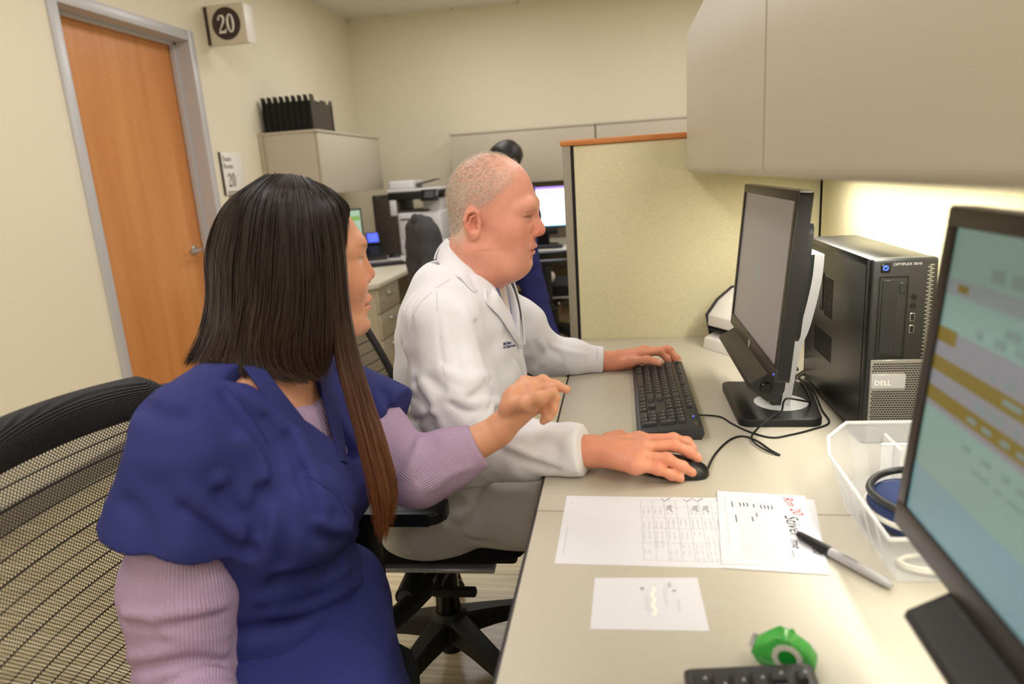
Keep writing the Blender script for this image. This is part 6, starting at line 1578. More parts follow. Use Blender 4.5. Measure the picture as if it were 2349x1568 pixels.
# --- trousers and shoes
tr = SDF()
tr.loft([(0.47, -0.44, YM, 0.13, 0.19), (0.56, -0.43, YM, 0.13, 0.19), (0.64, -0.40, YM, 0.12, 0.17)], k=0.05)
RK, LK = Vector((0.005, 1.315, 0.545)), Vector((0.02, 1.575, 0.55))
tr.chain([(-0.44, 1.335, 0.565), (-0.24, 1.315, 0.575), tuple(RK)], [0.098, 0.092, 0.074], k=0.04); tr.chain([(-0.44, 1.51, 0.565), tuple(LK)], [0.094, 0.072], k=0.05)
RA, LA = Vector((0.03, 1.33, 0.10)), Vector((0.0, 1.56, 0.10))
tr.chain([tuple(RK), (0.02, 1.32, 0.33), tuple(RA)], [0.07, 0.062, 0.052], k=0.03); tr.chain([tuple(LK), (0.015, 1.565, 0.33), tuple(LA)], [0.07, 0.062, 0.052], k=0.03)
tr.half((0, 0, -1), (0, 0, 0.06), k=0.004)
folds(tr, [([(1040, 1120), (1085, 1150), (1060, 1185)], 0.010, 0.008), ([(1110, 1095), (1090, 1140), (1095, 1180)], 0.008, -0.009), ([(1130, 1110), (1150, 1130), (1200, 1125)], 0.012, 0.007), ([(1030, 1200), (1080, 1235), (1130, 1245)], 0.010, -0.006), ([(1000, 1180), (1040, 1215), (1090, 1225)], 0.010, 0.006)])
tr.wobble(0.0022, 0.04, 9, 8)
o = sdf_obj('trousers', tr, [((-0.62, 1.18, 0.05), (0.14, 1.72, 0.72), 0.0065)], 'khaki_white', man); o['label'] = 'off-white trousers'
for A_ in (RA, LA):
    so = SDF(); so.ell((A_.x+0.06, A_.y, 0.035), (0.125, 0.045, 0.04), k=0.01); so.ell((A_.x-0.01, A_.y, 0.06), (0.05, 0.04, 0.05), k=0.03); so.half((0, 0, -1), (0, 0, 0.001), k=0.003)
    sdf_obj('shoe', so, [((A_.x-0.1, A_.y-0.07, -0.01), (A_.x+0.22, A_.y+0.07, 0.13), 0.006)], 'shoe_black', man)
# ================================================================ person in navy scrubs
mat('navy_scrub', (38, 43, 108), 0.82, bump=0.12, bscale=700, var=0.03, vscale=30)
mat('navy_trim', (34, 39, 98), 0.85)
def rib_mat():
    m = mat('lavender_knit', (176, 150, 178), 0.9, var=0.06, vscale=300); nt = m.node_tree; n = nt.nodes; l = nt.links; b = n['Principled BSDF']
    at = n.new('ShaderNodeAttribute'); at.attribute_name = 'rib'; sn = n.new('ShaderNodeMath'); sn.operation = 'SINE'; ml = n.new('ShaderNodeMath'); ml.operation = 'MULTIPLY'; ml.inputs[1].default_value = 96.0
    l.new(at.outputs['Fac'], ml.inputs[0]); l.new(ml.outputs[0], sn.inputs[0])
    bp = n.new('ShaderNodeBump'); bp.inputs['Strength'].default_value = 0.4; bp.inputs['Distance'].default_value = 0.0015; l.new(sn.outputs[0], bp.inputs['Height']); l.new(bp.outputs[0], b.inputs['Normal'])
rib_mat()
mat('dark_hair_base', (24, 18, 16), 0.5)
wom = thing('person', 'person in navy scrubs with long dark hair pointing a hand', 'person', (-0.58, 0.93, 0))
YW = 0.93
TW = head_matrix((-0.486, 1.010, 1.137), 38, 4)
s = SDF(); build_head(s, TW, False)
s.T = TW; s.cap((-0.030, 0, -0.06), (-0.06, -0.008, -0.16), 0.042, 0.046, k=0.03); s.T = Matrix.Identity(4)
s.cap((-0.535, 0.965, 1.03), (-0.552, 0.945, 0.95), 0.046, 0.058, k=0.03)
s.loft([(0.44, -0.575, YW, 0.13, 0.16), (0.66, -0.585, YW, 0.125, 0.14), (0.80, -0.575, YW, 0.13, 0.145), (0.90, -0.575, YW, 0.112, 0.15), (0.965, -0.575, YW, 0.088, 0.13), (1.0, -0.572, YW, 0.058, 0.08)], k=0.04)
# near (right) arm hangs down, far (left) arm reaches out over the armrest
NS, NE, NW = Vector((-0.592, 0.785, 0.93)), Vector((-0.610, 0.725, 0.565)), Vector((-0.452, 0.560, 0.622))
FS, FE, FW = Vector((-0.545, 1.085, 0.925)), P(958, 1086, Y=1.0), P(1140, 990, Y=1.035)
s.chain([tuple(NS), tuple(NE), tuple(NW)], [0.05, 0.045, 0.03], k=0.03); s.chain([tuple(FS), tuple(FE)], [0.045, 0.036], k=0.03)
s.cap(tuple(FE), tuple(FW), 0.036, 0.0265, k=0.02)
Yq = lambda x, y, Y_: P(x, y, Y=Y_)
fm = [Yq(1205, 880, 1.060), Yq(1222, 893, 1.043), Yq(1228, 912, 1.030), Yq(1222, 932, 1.023)]
ff = [[Yq(1245, 872, 1.055), Yq(1275, 884, 1.045), Yq(1300, 893, 1.037)], [Yq(1258, 893, 1.030), Yq(1272, 912, 1.020), Yq(1268, 930, 1.015)],
      [Yq(1262, 918, 1.020), Yq(1268, 938, 1.013), Yq(1258, 955, 1.010)], [Yq(1252, 938, 1.015), Yq(1256, 955, 1.010), Yq(1246, 966, 1.008)]]
ft = [Yq(1165, 935, 1.025), Yq(1205, 925, 1.000), Yq(1240, 912, 0.993), Yq(1268, 900, 0.995)]
build_hand(s, FW, fm, ff, ft, 0.0135, 0.0084, palm=(tuple(Yq(1185, 925, 1.04)), (0.026, 0.024, 0.032)))
nm = [NW+Vector((0.052-0.0145*i, -0.062-0.006*i, -0.004)) for i in range(4)]
nf = [[m+Vector((0.014, -0.036, -0.006)), m+Vector((0.021, -0.056, -0.016)), m+Vector((0.026, -0.070, -0.027))] for m in nm]
build_hand(s, NW, nm, nf, [NW+Vector((0.026, -0.008, -0.004)), NW+Vector((0.056, -0.022, -0.014)), NW+Vector((0.076, -0.044, -0.024))], 0.0135, 0.0085)
skin_w = s
def wom_cols(V):
    L = local_of(TW, V); x, y, z = L[:, 0], L[:, 1], L[:, 2]; inh = (np.abs(x) < 0.14) & (np.abs(y) < 0.1) & (z > -0.14)
    def g(c, w, f=1.0): return lambda V_: f*inh*np.exp(-(((x-c[0])/w[0])**2+((np.abs(y)-c[1])/w[1])**2+((z-c[2])/w[2])**2))
    return palette(V, (214, 154, 120), [(g((0.06, 0.04, -0.035), (0.03, 0.03, 0.03), 0.6), (222, 146, 116)), (g((0.095, 0, -0.03), (0.02, 0.02, 0.02), 0.6), (222, 138, 112)), (g((0.09, 0, -0.069), (0.014, 0.024, 0.0095), 0.9), (196, 98, 92)),
        (g((0.074, 0.033, 0.0045), (0.02, 0.0130, 0.0032), 0.8), (226, 222, 222)), (g((0.078, 0.028, 0.0045), (0.02, 0.005, 0.0034), 0.95), (52, 36, 30)), (g((0.073, 0.034, 0.0085), (0.02, 0.0165, 0.0018), 0.95), (36, 24, 22)),
        (g((0.080, 0.032, 0.0265), (0.02, 0.019, 0.0034), 0.75), (86, 58, 44))])
sdf_obj('body', s, [((-0.76, 0.56, 0.30), (-0.02, 1.26, 1.04), 0.009), ((-0.64, 0.85, 0.86), (-0.36, 1.15, 1.28), 0.0021), ((-0.31, 0.95, 0.74), (-0.06, 1.12, 0.95), 0.0019)], 'skin', wom, wom_cols)
# --- lavender long-sleeved shirt: neck and both sleeves
lv = SDF(); lv.loft([(0.78, -0.575, YW, 0.125, 0.14), (0.84, -0.566, YW, 0.128, 0.15), (0.88, -0.572, YW, 0.126, 0.155), (0.94, -0.575, YW, 0.108, 0.15), (0.975, -0.572, YW, 0.088, 0.12)], k=0.03)
lv.half((0.55, 0.05, 0.83), (-0.478, 0.94, 0.935), k=0.006)
lv.chain([tuple(NS.lerp(NE, 0.2)), tuple(NS.lerp(NE, 0.55)+Vector((-0.006, -0.002, 0))), tuple(NE)], [0.056, 0.073, 0.068], k=0.03)
lv.chain([tuple(NE), tuple(NE.lerp(NW, 0.5)), tuple(NW)], [0.066, 0.054, 0.042], k=0.03)
FC = P(1098, 1020, Y=1.025)
lv.chain([tuple(FS.lerp(FE, 0.3)), tuple(FS.lerp(FE, 0.6)), tuple(FE)], [0.046, 0.054, 0.050], k=0.03); lv.chain([tuple(FE), tuple(FE.lerp(FC, 0.5)), tuple(FC)], [0.050, 0.044, 0.0385], k=0.03)
dd = (FC-FE).normalized(); lv.half(tuple(dd), tuple(FC), k=0.004, lo=np.array(FC)-0.10, hi=np.array(FC)+0.10); dd2 = (NW-NE).normalized(); lv.half(tuple(dd2), tuple(NW-dd2*0.01), k=0.004, lo=np.array(NW)-0.09, hi=np.array(NW)+0.09)
folds(lv, [([(285, 1408), (360, 1412), (450, 1398), (515, 1388)], 0.007, 0.008), ([(280, 1430), (360, 1440), (440, 1425), (510, 1405)], 0.006, -0.006), ([(350, 1430), (420, 1465), (520, 1455)], 0.007, 0.006), ([(275, 1508), (350, 1500), (430, 1482), (515, 1490)], 0.008, 0.009),
    ([(290, 1535), (360, 1525), (440, 1512), (510, 1520)], 0.006, -0.006), ([(330, 1560), (400, 1540), (470, 1535), (530, 1548)], 0.007, 0.007), ([(925, 1090), (950, 1050), (960, 1010)], 0.006, 0.005), ([(960, 1100), (985, 1060), (1000, 1020)], 0.006, -0.005), ([(905, 1060), (935, 1030), (950, 1000)], 0.006, -0.004), ([(990, 1120), (1030, 1090), (1080, 1070)], 0.007, 0.004)])
lv.wobble(0.0010, 0.02, 9, 12)
lav = sdf_obj('knit_shirt', lv, [((-0.78, 0.58, 0.34), (-0.2, 1.30, 1.0), 0.0048)], 'lavender_knit', wom); lav['label'] = 'lavender ribbed long-sleeved shirt'
# angle around the limb drives the ribs
def rib_attr(o, axes):
    me = o.data; n = len(me.vertices); co = np.zeros(n*3, np.float32); me.vertices.foreach_get('co', co); co = co.reshape(-1, 3)+np.array(wom.location); best = np.full(n, 9.0); ang = np.zeros(n)
    for a, b_ in axes:
        a, b_ = np.array(a), np.array(b_); d = b_-a; L = np.linalg.norm(d); d = d/L; h = np.clip((co-a)@d, 0, L); q = co-a-h[:, None]*d; r = np.linalg.norm(q, axis=1)
        u = np.cross(d, (0.3, 0.8, 0.5)); u /= np.linalg.norm(u); v = np.cross(d, u); t = np.arctan2(q@v, q@u); m = r < best; best[m] = r[m]; ang[m] = t[m]
    at = me.attributes.new('rib', 'FLOAT', 'POINT'); at.data.foreach_set('value', ang.astype(np.float32))
rib_attr(lav, [(NS, NE), (NE, NW), (FS, FE), (FE, FC), ((-0.57, 0.93, 0.8), (-0.57, 0.93, 1.0))])
# --- scrub top
st = SDF(); st.loft([(0.43, -0.60, YW-0.01, 0.175, 0.22), (0.52, -0.605, YW-0.01, 0.168, 0.215), (0.62, -0.605, YW, 0.150, 0.20), (0.70, -0.595, YW, 0.150, 0.19), (0.80, -0.575, YW, 0.160, 0.19), (0.88, -0.576, YW, 0.142, 0.188), (0.94, -0.578, YW, 0.118, 0.175), (0.985, -0.574, YW, 0.092, 0.135), (1.005, -0.572, YW, 0.07, 0.10)], k=0.03)
for y in (-0.082, 0.082): st.ell((-0.485, YW+y, 0.795), (0.085, 0.088, 0.078), k=0.05)
st.ell((-0.535, 0.90, 0.59), (0.095, 0.13, 0.085), k=0.05)
st.cap((-0.582, 0.80, 0.945), (-0.56, 1.06, 0.945), 0.055, 0.05, k=0.05)
q_ = SDF(); q_.chain([tuple(NS+Vector((0.005, 0, 0.004))), tuple(NS+Vector((-0.006, -0.012, -0.07))), (-0.608, 0.762, 0.80), (-0.614, 0.756, 0.72)], [0.066, 0.077, 0.093, 0.097], k=0.03); q_.half((-0.26, -0.22, -1), (-0.608, 0.762, 0.806), k=0.003); st.group(q_, 0.024)
FH = Vector(P(900, 968, Y=1.055)); dh = (FH-FS).normalized(); q_ = SDF(); q_.chain([tuple(FS), tuple(FH+dh*0.05)], [0.064, 0.064], k=0.04); q_.half(tuple(dh), tuple(FH), k=0.004); st.group(q_, 0.02)
# V neck: seen between the two trim edges
VA, VL, VR = P(776, 1052, Y=0.965), None, None
def wv(p):
    z = p[..., 2]; y = p[..., 1]; x = p[..., 0]; c = 0.95-0.32*(z-0.835)
    return np.maximum(np.maximum(np.abs(y-c)-np.maximum(0.0, (z-0.833))*0.35-0.010, 0.833-z), -0.545-x)
st.custom(wv, (-0.56, 0.80, 0.82), (-0.34, 1.10, 1.05), 0.006, 's')
st.custom(lambda p: np.sqrt((p[..., 0]+0.558)**2+(p[..., 1]-0.945)**2)-0.064, (-0.64, 0.86, 0.94), (-0.47, 1.03, 1.1), 0.008, 's')
folds(st, [(p_, w_, a_*1.5) for p_, w_, a_ in [([(575, 955), (620, 1035), (634, 1095), (600, 1150), (575, 1230)], 0.0055, -0.009), ([(560, 1010), (600, 1060), (618, 1110)], 0.012, 0.006), ([(430, 1120), (500, 1190), (560, 1230)], 0.010, 0.006), ([(420, 1160), (490, 1220), (545, 1255)], 0.007, -0.006), ([(660, 1000), (690, 1090), (720, 1180)], 0.008, -0.007), ([(680, 1000), (715, 1090), (750, 1160)], 0.012, 0.007), ([(610, 960), (636, 1040), (640, 1100), (615, 1140)], 0.007, -0.006), ([(600, 1150), (560, 1180), (500, 1130)], 0.008, -0.006), ([(640, 1130), (660, 1200), (650, 1290)], 0.010, -0.008), ([(690, 1080), (700, 1150), (740, 1230)], 0.008, -0.006), ([(630, 1400), (720, 1400), (830, 1340)], 0.014, 0.006), ([(520, 900), (600, 1000), (640, 1090), (605, 1130)], 0.009, -0.011), ([(605, 1130), (590, 1200), (575, 1260)], 0.010, -0.012), ([(560, 900), (640, 960), (690, 1040)], 0.012, 0.006), ([(520, 1120), (560, 1190), (590, 1220)], 0.008, -0.007), ([(500, 1100), (550, 1180), (580, 1240)], 0.010, 0.007),
    ([(660, 1110), (690, 1180), (720, 1225), (780, 1240)], 0.010, -0.007), ([(690, 1150), (730, 1200), (800, 1210)], 0.012, 0.006), ([(640, 1330), (720, 1310), (800, 1270), (838, 1230)], 0.012, -0.010), ([(600, 1370), (700, 1350), (800, 1300)], 0.012, 0.006), ([(330, 930), (360, 950), (420, 960)], 0.012, -0.007), ([(300, 1050), (380, 1060), (470, 1050)], 0.022, 0.005),
    ([(290, 1150), (330, 1200), (340, 1260)], 0.012, -0.005), ([(430, 1100), (440, 1180), (430, 1250)], 0.02, 0.005), ([(700, 1080), (760, 1130), (810, 1170), (830, 1210)], 0.0035, -0.004), ([(560, 1450), (660, 1430), (760, 1390), (840, 1350)], 0.012, -0.007), ([(880, 900), (895, 940), (890, 975)], 0.007, -0.005)]])
st.wobble(0.0016, 0.055, 9, 21); st.wobble(0.0007, 0.02, 9, 22)
top = sdf_obj('scrub_top', st, [((-0.80, 0.56, 0.42), (-0.26, 1.27, 1.04), 0.0042)], 'navy_scrub', wom); top['label'] = 'navy short-sleeved scrub top with V neck'
sc = SDF(); sc.ops = [o_ for o_ in st.ops if o_[4] in ('u',)]
ctrW = Vector((-0.58, YW, 0.9))
strip('neck_band', surf(sc, [(596, 838), (619, 868), (659, 919), (691, 960), (724, 1005), (737, 1038), (774, 1060)], 0.004), surf(sc, [(556, 838), (580, 872), (624, 935), (660, 985), (694, 1025), (724, 1060), (768, 1088)], 0.001), 'navy_trim', top, 0.0015, 0.003, ctr=ctrW)
strip('neck_band', surf(sc, [(722, 840), (728, 868), (741, 923), (761, 997), (780, 1058)], 0.004), surf(sc, [(756, 846), (762, 876), (774, 930), (788, 1000), (798, 1064)], 0.001), 'navy_trim', top, 0.0015, 0.003, ctr=ctrW)
for pts in ([(700, 1085), (745, 1115), (778, 1145), (795, 1180)], [(520, 886), (575, 950), (620, 1030), (636, 1090), (612, 1135)]) : seam('stitch_line', st, pts, 0.0007, 'navy_trim', top, 0.0002)
b = new_bm()
for (x0_, y0_, tx, sz) in ((836, 1050, 'T', 0.016), (843, 1082, 'DEPT', 0.011)):
    a0, a1 = surf(sc, [(x0_, y0_), (x0_+16, y0_-8)], 0.004); nn = sc.grad(np.array([a0], np.float32), 0.01)[0]; ax_ = (a1-a0).normalized(); text_bm(b, tx, sz, frame(a0, ax_, Vector(nn).cross(ax_)), 0.0006, squash=0.7)
mat('thread_white', (226, 226, 230), 0.8); o = obj('embroidery', b, 'thread_white', top, 0); o['label'] = 'small white stitched letters'
a0, a1, a2 = surf(st, [(800, 1438), (814, 1414), (808, 1440)], 0.002); b = new_bm(); ax_ = (a1-a0).normalized(); nn = Vector(sc.grad(np.array([a0], np.float32), 0.01)[0]); box(b, 0, 0.022, -0.008, 0, 0, 0.001, 0, 1, frame(a0, ax_, nn.cross(ax_))); o = obj('pocket_tag', b, 'thread_white', top, 0)
# --- scrub trousers and shoes
tp = SDF(); tp.loft([(0.43, -0.585, YW, 0.16, 0.20), (0.52, -0.58, YW, 0.165, 0.205), (0.60, -0.58, YW, 0.15, 0.18)], k=0.05)
K1, K2 = Vector((-0.40, 0.42, 0.50)), Vector((-0.265, 0.56, 0.50))
tp.chain([(-0.56, 0.83, 0.52), tuple(K1)], [0.108, 0.080], k=0.05); tp.chain([(-0.53, 0.985, 0.52), tuple(K2)], [0.108, 0.080], k=0.05)
A1, A2 = Vector((-0.385, 0.40, 0.1)), Vector((-0.245, 0.53, 0.1))
tp.chain([tuple(K1), tuple(A1)], [0.078, 0.06], k=0.03); tp.chain([tuple(K2), tuple(A2)], [0.078, 0.06], k=0.03); tp.half((0, 0, -1), (0, 0, 0.05), k=0.004); tp.wobble(0.0024, 0.045, 9, 31)
o = sdf_obj('scrub_trousers', tp, [((-0.80, 0.30, 0.04), (-0.12, 1.20, 0.66), 0.007)], 'navy_scrub', wom); o['label'] = 'navy scrub trousers'
for A_ in (A1, A2):
    so = SDF(); so.ell((A_.x+0.05, A_.y, 0.035), (0.115, 0.042, 0.04), k=0.01); so.ell((A_.x-0.01, A_.y, 0.055), (0.05, 0.04, 0.045), k=0.03); so.half((0, 0, -1), (0, 0, 0.001), k=0.003)
    sdf_obj('shoe', so, [((A_.x-0.1, A_.y-0.07, -0.01), (A_.x+0.2, A_.y+0.07, 0.12), 0.006)], 'shoe_black', wom)
# --- long dark hair: a smooth cap under hanging sheets and loose strands
def hairc(V, k=0): return V
hr = SDF(); hr.T = TW
hr.ell((-0.012, 0, 0.030), (0.094, 0.079, 0.090), k=0.001); hr.ell((-0.030, 0.0, -0.035), (0.074, 0.080, 0.085), k=0.04)
# open at the face
hr.custom(lambda p: np.maximum(np.maximum(0.050-local_of(TW, p.reshape(-1, 3))[:, 0].reshape(p.shape[:-1]), local_of(TW, p.reshape(-1, 3))[:, 2].reshape(p.shape[:-1])-0.066), -1), np.array(TW.translation)-0.16, np.array(TW.translation)+0.16, 0.012, 's')
hr.T = Matrix.Identity(4)
hair = sdf_obj('hair', hr, [((-0.64, 0.86, 0.98), (-0.34, 1.16, 1.27), 0.005)], 'dark_hair_base', wom); hair['label'] = 'long straight dark brown hair'
GA = [[(600, 411, 1.03), (512, 480, 1.05), (477, 580, 1.05), (479, 690, 1.0), (457, 780, 0.95), (420, 842, 0.90)],
      [(612, 407, 1.0), (530, 468, 0.99), (500, 580, 0.98), (500, 690, 0.95), (488, 780, 0.91), (452, 842, 0.875)],
      [(626, 405, 0.97), (560, 458, 0.945), (530, 580, 0.93), (530, 690, 0.915), (520, 780, 0.885), (492, 846, 0.862)],
      [(642, 404, 0.96), (592, 456, 0.925), (572, 580, 0.91), (566, 690, 0.90), (552, 790, 0.885), (546, 850, 0.868), (572, 872, 0.868)],
      [(656, 404, 0.955), (630, 456, 0.915), (620, 580, 0.90), (614, 690, 0.893), (600, 790, 0.885), (612, 848, 0.880), (650, 872, 0.880)],
      [(668, 405, 0.955), (666, 458, 0.91), (666, 580, 0.893), (664, 690, 0.888), (650, 800, 0.888), (664, 855, 0.890), (706, 876, 0.896)],
      [(680, 407, 0.955), (700, 460, 0.915), (712, 580, 0.90), (716, 690, 0.898), (712, 800, 0.90), (722, 850, 0.905), (742, 866, 0.912)],
      [(690, 410, 0.96), (730, 462, 0.925), (750, 570, 0.915), (756, 690, 0.915), (758, 800, 0.918), (748, 850, 0.93)]]
GB = [[(690, 410, 0.965), (736, 466, 0.935), (758, 580, 0.922), (764, 700, 0.922), (772, 800, 0.924), (796, 900, 0.915), (824, 1000, 0.90), (852, 1120, 0.885), (868, 1228, 0.88)],
      [(698, 412, 0.972), (752, 468, 0.946), (776, 580, 0.938), (786, 700, 0.936), (800, 800, 0.935), (822, 900, 0.922), (854, 1020, 0.905), (886, 1150, 0.885), (878, 1240, 0.88)],
      [(704, 414, 0.98), (768, 466, 0.962), (786, 560, 0.958), (796, 690, 0.955), (814, 800, 0.950), (842, 900, 0.935), (882, 1020, 0.915), (906, 1120, 0.90), (892, 1205, 0.89)]]
GF = [[(690, 412, 0.975), (745, 430, 0.985), (788, 462, 1.0), (797, 490, 1.01), (786, 520, 1.0)],
      [(704, 416, 0.985), (748, 440, 0.975), (780, 475, 0.975), (788, 530, 0.972), (790, 580, 0.965)]]
def guide_grid(G, n=30):
    out = []
    for g in G:
        q = spline([P(a, c, Y=y_) for a, c, y_ in g], 12); q = np.array([tuple(v) for v in q]); s_ = np.concatenate([[0], np.cumsum(np.linalg.norm(np.diff(q, axis=0), axis=1))]); t = np.linspace(0, s_[-1], n)
        out.append(np.stack([np.interp(t, s_, q[:, c]) for c in range(3)], 1))
    return np.array(out)
def at_u(A, u):
    m = len(A)-1; f = np.clip(u*m, 0, m-1e-6); i = f.astype(int); w = (f-i)[:, None, None]; i0, i3 = np.maximum(i-1, 0), np.minimum(i+2, m)
    p0, p1, p2, p3 = A[i0], A[i], A[i+1], A[i3]; return 0.5*(2*p1+(p2-p0)*w+(2*p0-5*p1+4*p2-p3)*w**2+(3*p1-p0-3*p2+p3)*w**3)
def sheet_of(A, inset, nm, nu=24):
    S = at_u(A, np.linspace(0, 1, nu)); S = S[:, :int(S.shape[1]*0.87)]; n_ = S.shape[1]; b = new_bm(); away = S-CAM; away = away/np.linalg.norm(away, axis=2, keepdims=True); S = S+away*inset
    G = [[b.verts.new(p) for p in row] for row in S]
    for i in range(nu-1):
        for j in range(n_-1): b.faces.new((G[i][j], G[i+1][j], G[i+1][j+1], G[i][j+1]))
    bmesh.ops.solidify(b, geom=list(b.faces), thickness=0.005); return obj(nm, b, 'dark_hair_base', hair, 60)
def strands(A, N, seed, nm, rad=0.00085, tip=(86, 54, 34), spread=0.006, tipw=0.25):
    r = np.random.default_rng(seed); u = r.uniform(0, 1, N); cl = (np.floor(u*16)+0.5)/16; n_ = A.shape[1]; t = np.linspace(0, 1, n_)
    S = at_u(A, u)*(1-0.0); C_ = at_u(A, cl); k = (t**1.5*0.45)[None, :, None]; S = S*(1-k)+C_*k
    out = S-np.array(TW.translation); out[..., 2] *= 0.3; out /= np.linalg.norm(out, axis=2, keepdims=True)+1e-6
    lift = r.uniform(-0.002, 0.0025, N)[:, None, None]; ph = r.uniform(0, 6.28, (N, 3)); fr = r.uniform(2, 6, (N, 1)); wav = np.stack([np.sin(t[None]*fr+ph[:, i:i+1]) for i in range(3)], 2)*spread*0.35*t[None, :, None]
    S = S+out*lift+wav+r.normal(size=(N, 1, 3))*0.0012
    cut = 1-0.2*r.random(N)**1.3
    idx = np.minimum((t[None]*cut[:, None])*(n_-1), n_-1.001); i0 = idx.astype(int); w = (idx-i0)[..., None]; rows = np.arange(N)[:, None]; S = S[rows, i0]*(1-w)+S[rows, i0+1]*w
    T_ = np.gradient(S, axis=1); T_ /= np.linalg.norm(T_, axis=2, keepdims=True)+1e-9; U = np.cross(T_, out); U /= np.linalg.norm(U, axis=2, keepdims=True)+1e-9; W_ = np.cross(U, T_)
    rr_ = rad*r.uniform(0.7, 1.15, N)[:, None, None]*(1-0.75*t**6)[None, :, None]; V = np.stack([S+rr_*(U*math.cos(a)*1.6+W_*math.sin(a)*0.8) for a in (1.571, 3.665, 5.76)], 2)
    idv = np.arange(N*n_*3).reshape(N, n_, 3); F = []
    for c in range(3): F.append(np.stack([idv[:, :-1, c], idv[:, :-1, (c+1) % 3], idv[:, 1:, (c+1) % 3], idv[:, 1:, c]], -1).reshape(-1, 4))
    base = np.array(lin((31, 23, 22))); tp_ = np.array(lin(tip)); v_ = r.uniform(0.82, 1.2, N)[:, None, None]; ww = np.clip(tipw*t**2, 0, 1)[None, :, None]; cols = (base*(1-ww)+tp_*ww)*v_; cols = np.repeat(cols[:, :, None], 3, 2).reshape(-1, 3)
    o = _fin(nm, mesh_np(nm, V.reshape(-1, 3)-np.array(wom.location), np.concatenate(F), cols), 'dark_hair', hair); o['kind'] = 'stuff'; return o
mat('dark_hair', (36, 26, 23), 0.34, spec=0.55, attr='col')
gA, gB, gF = guide_grid(GA, 22), guide_grid(GB, 26), guide_grid(GF, 14)
sheet_of(gA, 0.010, 'hair_fall'); sheet_of(gB, 0.008, 'front_lock', 8); sheet_of(gF, 0.006, 'hairline', 8)
strands(gA, 3800, 41, 'strands', tipw=0.35, spread=0.013); strands(gB, 800, 42, 'strands', tip=(120, 70, 36), tipw=0.9, spread=0.012); strands(gF, 300, 43, 'strands', tipw=0.1)
# ================================================================ person standing at the far desk, jacket and towel
far = thing('person', 'dark-haired person in navy scrubs standing at the far desk', 'person', (-0.72, 4.45, 0))
hx, hz = P(1160, 325, Y=4.6).x, P(1160, 325, Y=4.6).z
s = SDF(); HC = Vector((hx+0.005, 4.62, hz-0.115))
TF = head_matrix(HC, 60, 14); build_head(s, TF, False)
s.cap((HC.x-0.01, 4.58, HC.z-0.06), (HC.x-0.01, 4.53, HC.z-0.16), 0.048, 0.055, k=0.03)
SZ = HC.z-0.17; SHL, SHR = Vector((HC.x-0.16, 4.52, SZ-0.02)), Vector((HC.x+0.13, 4.50, SZ-0.02))
s.chain([(HC.x, 4.52, SZ), (-0.71, 4.42, 0.95), (-0.70, 4.38, 0.86)], [0.055, 0.07, 0.07], k=0.05)
EL, ER = Vector((HC.x-0.22, 4.66, SZ-0.26)), Vector((HC.x+0.14, 4.64, SZ-0.27)); WL, WR = Vector((HC.x-0.14, 4.86, SZ-0.30)), Vector((HC.x+0.06, 4.85, SZ-0.30))
for a_, e_, w_ in ((SHL, EL, WL), (SHR, ER, WR)):
    s.chain([tuple(a_), tuple(e_), tuple(w_)], [0.04, 0.036, 0.025], k=0.03); m_ = [w_+Vector((0.024-0.016*i, 0.07, -0.005)) for i in range(4)]
    build_hand(s, w_, m_, [[q+Vector((0, 0.035, -0.01)), q+Vector((0, 0.055, -0.025)), q+Vector((0, 0.06, -0.042))] for q in m_], [w_+Vector((0.02, 0.02, 0)), w_+Vector((0.045, 0.05, -0.01)), w_+Vector((0.05, 0.08, -0.02))], 0.0125, 0.008)
sdf_obj('body', s, [((-1.0, 4.2, 0.7), (-0.4, 5.02, hz+0.03), 0.010), (tuple(HC-Vector((0.11, 0.11, 0.15))), tuple(HC+Vector((0.11, 0.13, 0.13))), 0.004)], 'skin', far, lambda V: palette(V, (206, 148, 116), []))
s = SDF(); s.loft([(0.66, -0.70, 4.38, 0.16, 0.13), (0.80, -0.70, 4.40, 0.165, 0.135), (0.95, -0.71, 4.43, 0.15, 0.12), (1.10, HC.x, 4.48, 0.15, 0.12), (SZ, HC.x, 4.52, 0.14, 0.09)], k=0.04)
for a_, e_ in ((SHL, EL), (SHR, ER)): s.cap(tuple(a_), tuple(a_.lerp(e_, 0.75)), 0.062, 0.062, k=0.04)
s.half((0, -0.2, 1), (HC.x, 4.55, SZ+0.015), k=0.01); s.wobble(0.004, 0.06, 9, 51)
sdf_obj('scrub_top', s, [((-1.0, 4.2, 0.62), (-0.36, 4.8, 1.36), 0.010)], 'navy_scrub', far)
s = SDF(); s.loft([(0.68, -0.70, 4.38, 0.155, 0.12), (0.84, -0.70, 4.39, 0.16, 0.125), (0.95, -0.70, 4.41, 0.145, 0.115)], k=0.04)
for h_, k_, a_ in (((-0.77, 4.38, 0.82), (-0.78, 4.42, 0.46), (-0.80, 4.36, 0.08)), ((-0.63, 4.38, 0.82), (-0.57, 4.44, 0.46), (-0.45, 4.40, 0.08))): s.chain([h_, k_, a_], [0.098, 0.08, 0.066], k=0.04)
s.half((0, 0, -1), (0, 0, 0.04), k=0.004); s.wobble(0.004, 0.05, 9, 52)
sdf_obj('scrub_trousers', s, [((-0.95, 4.2, 0.02), (-0.34, 4.62, 0.98), 0.010)], 'navy_scrub', far)
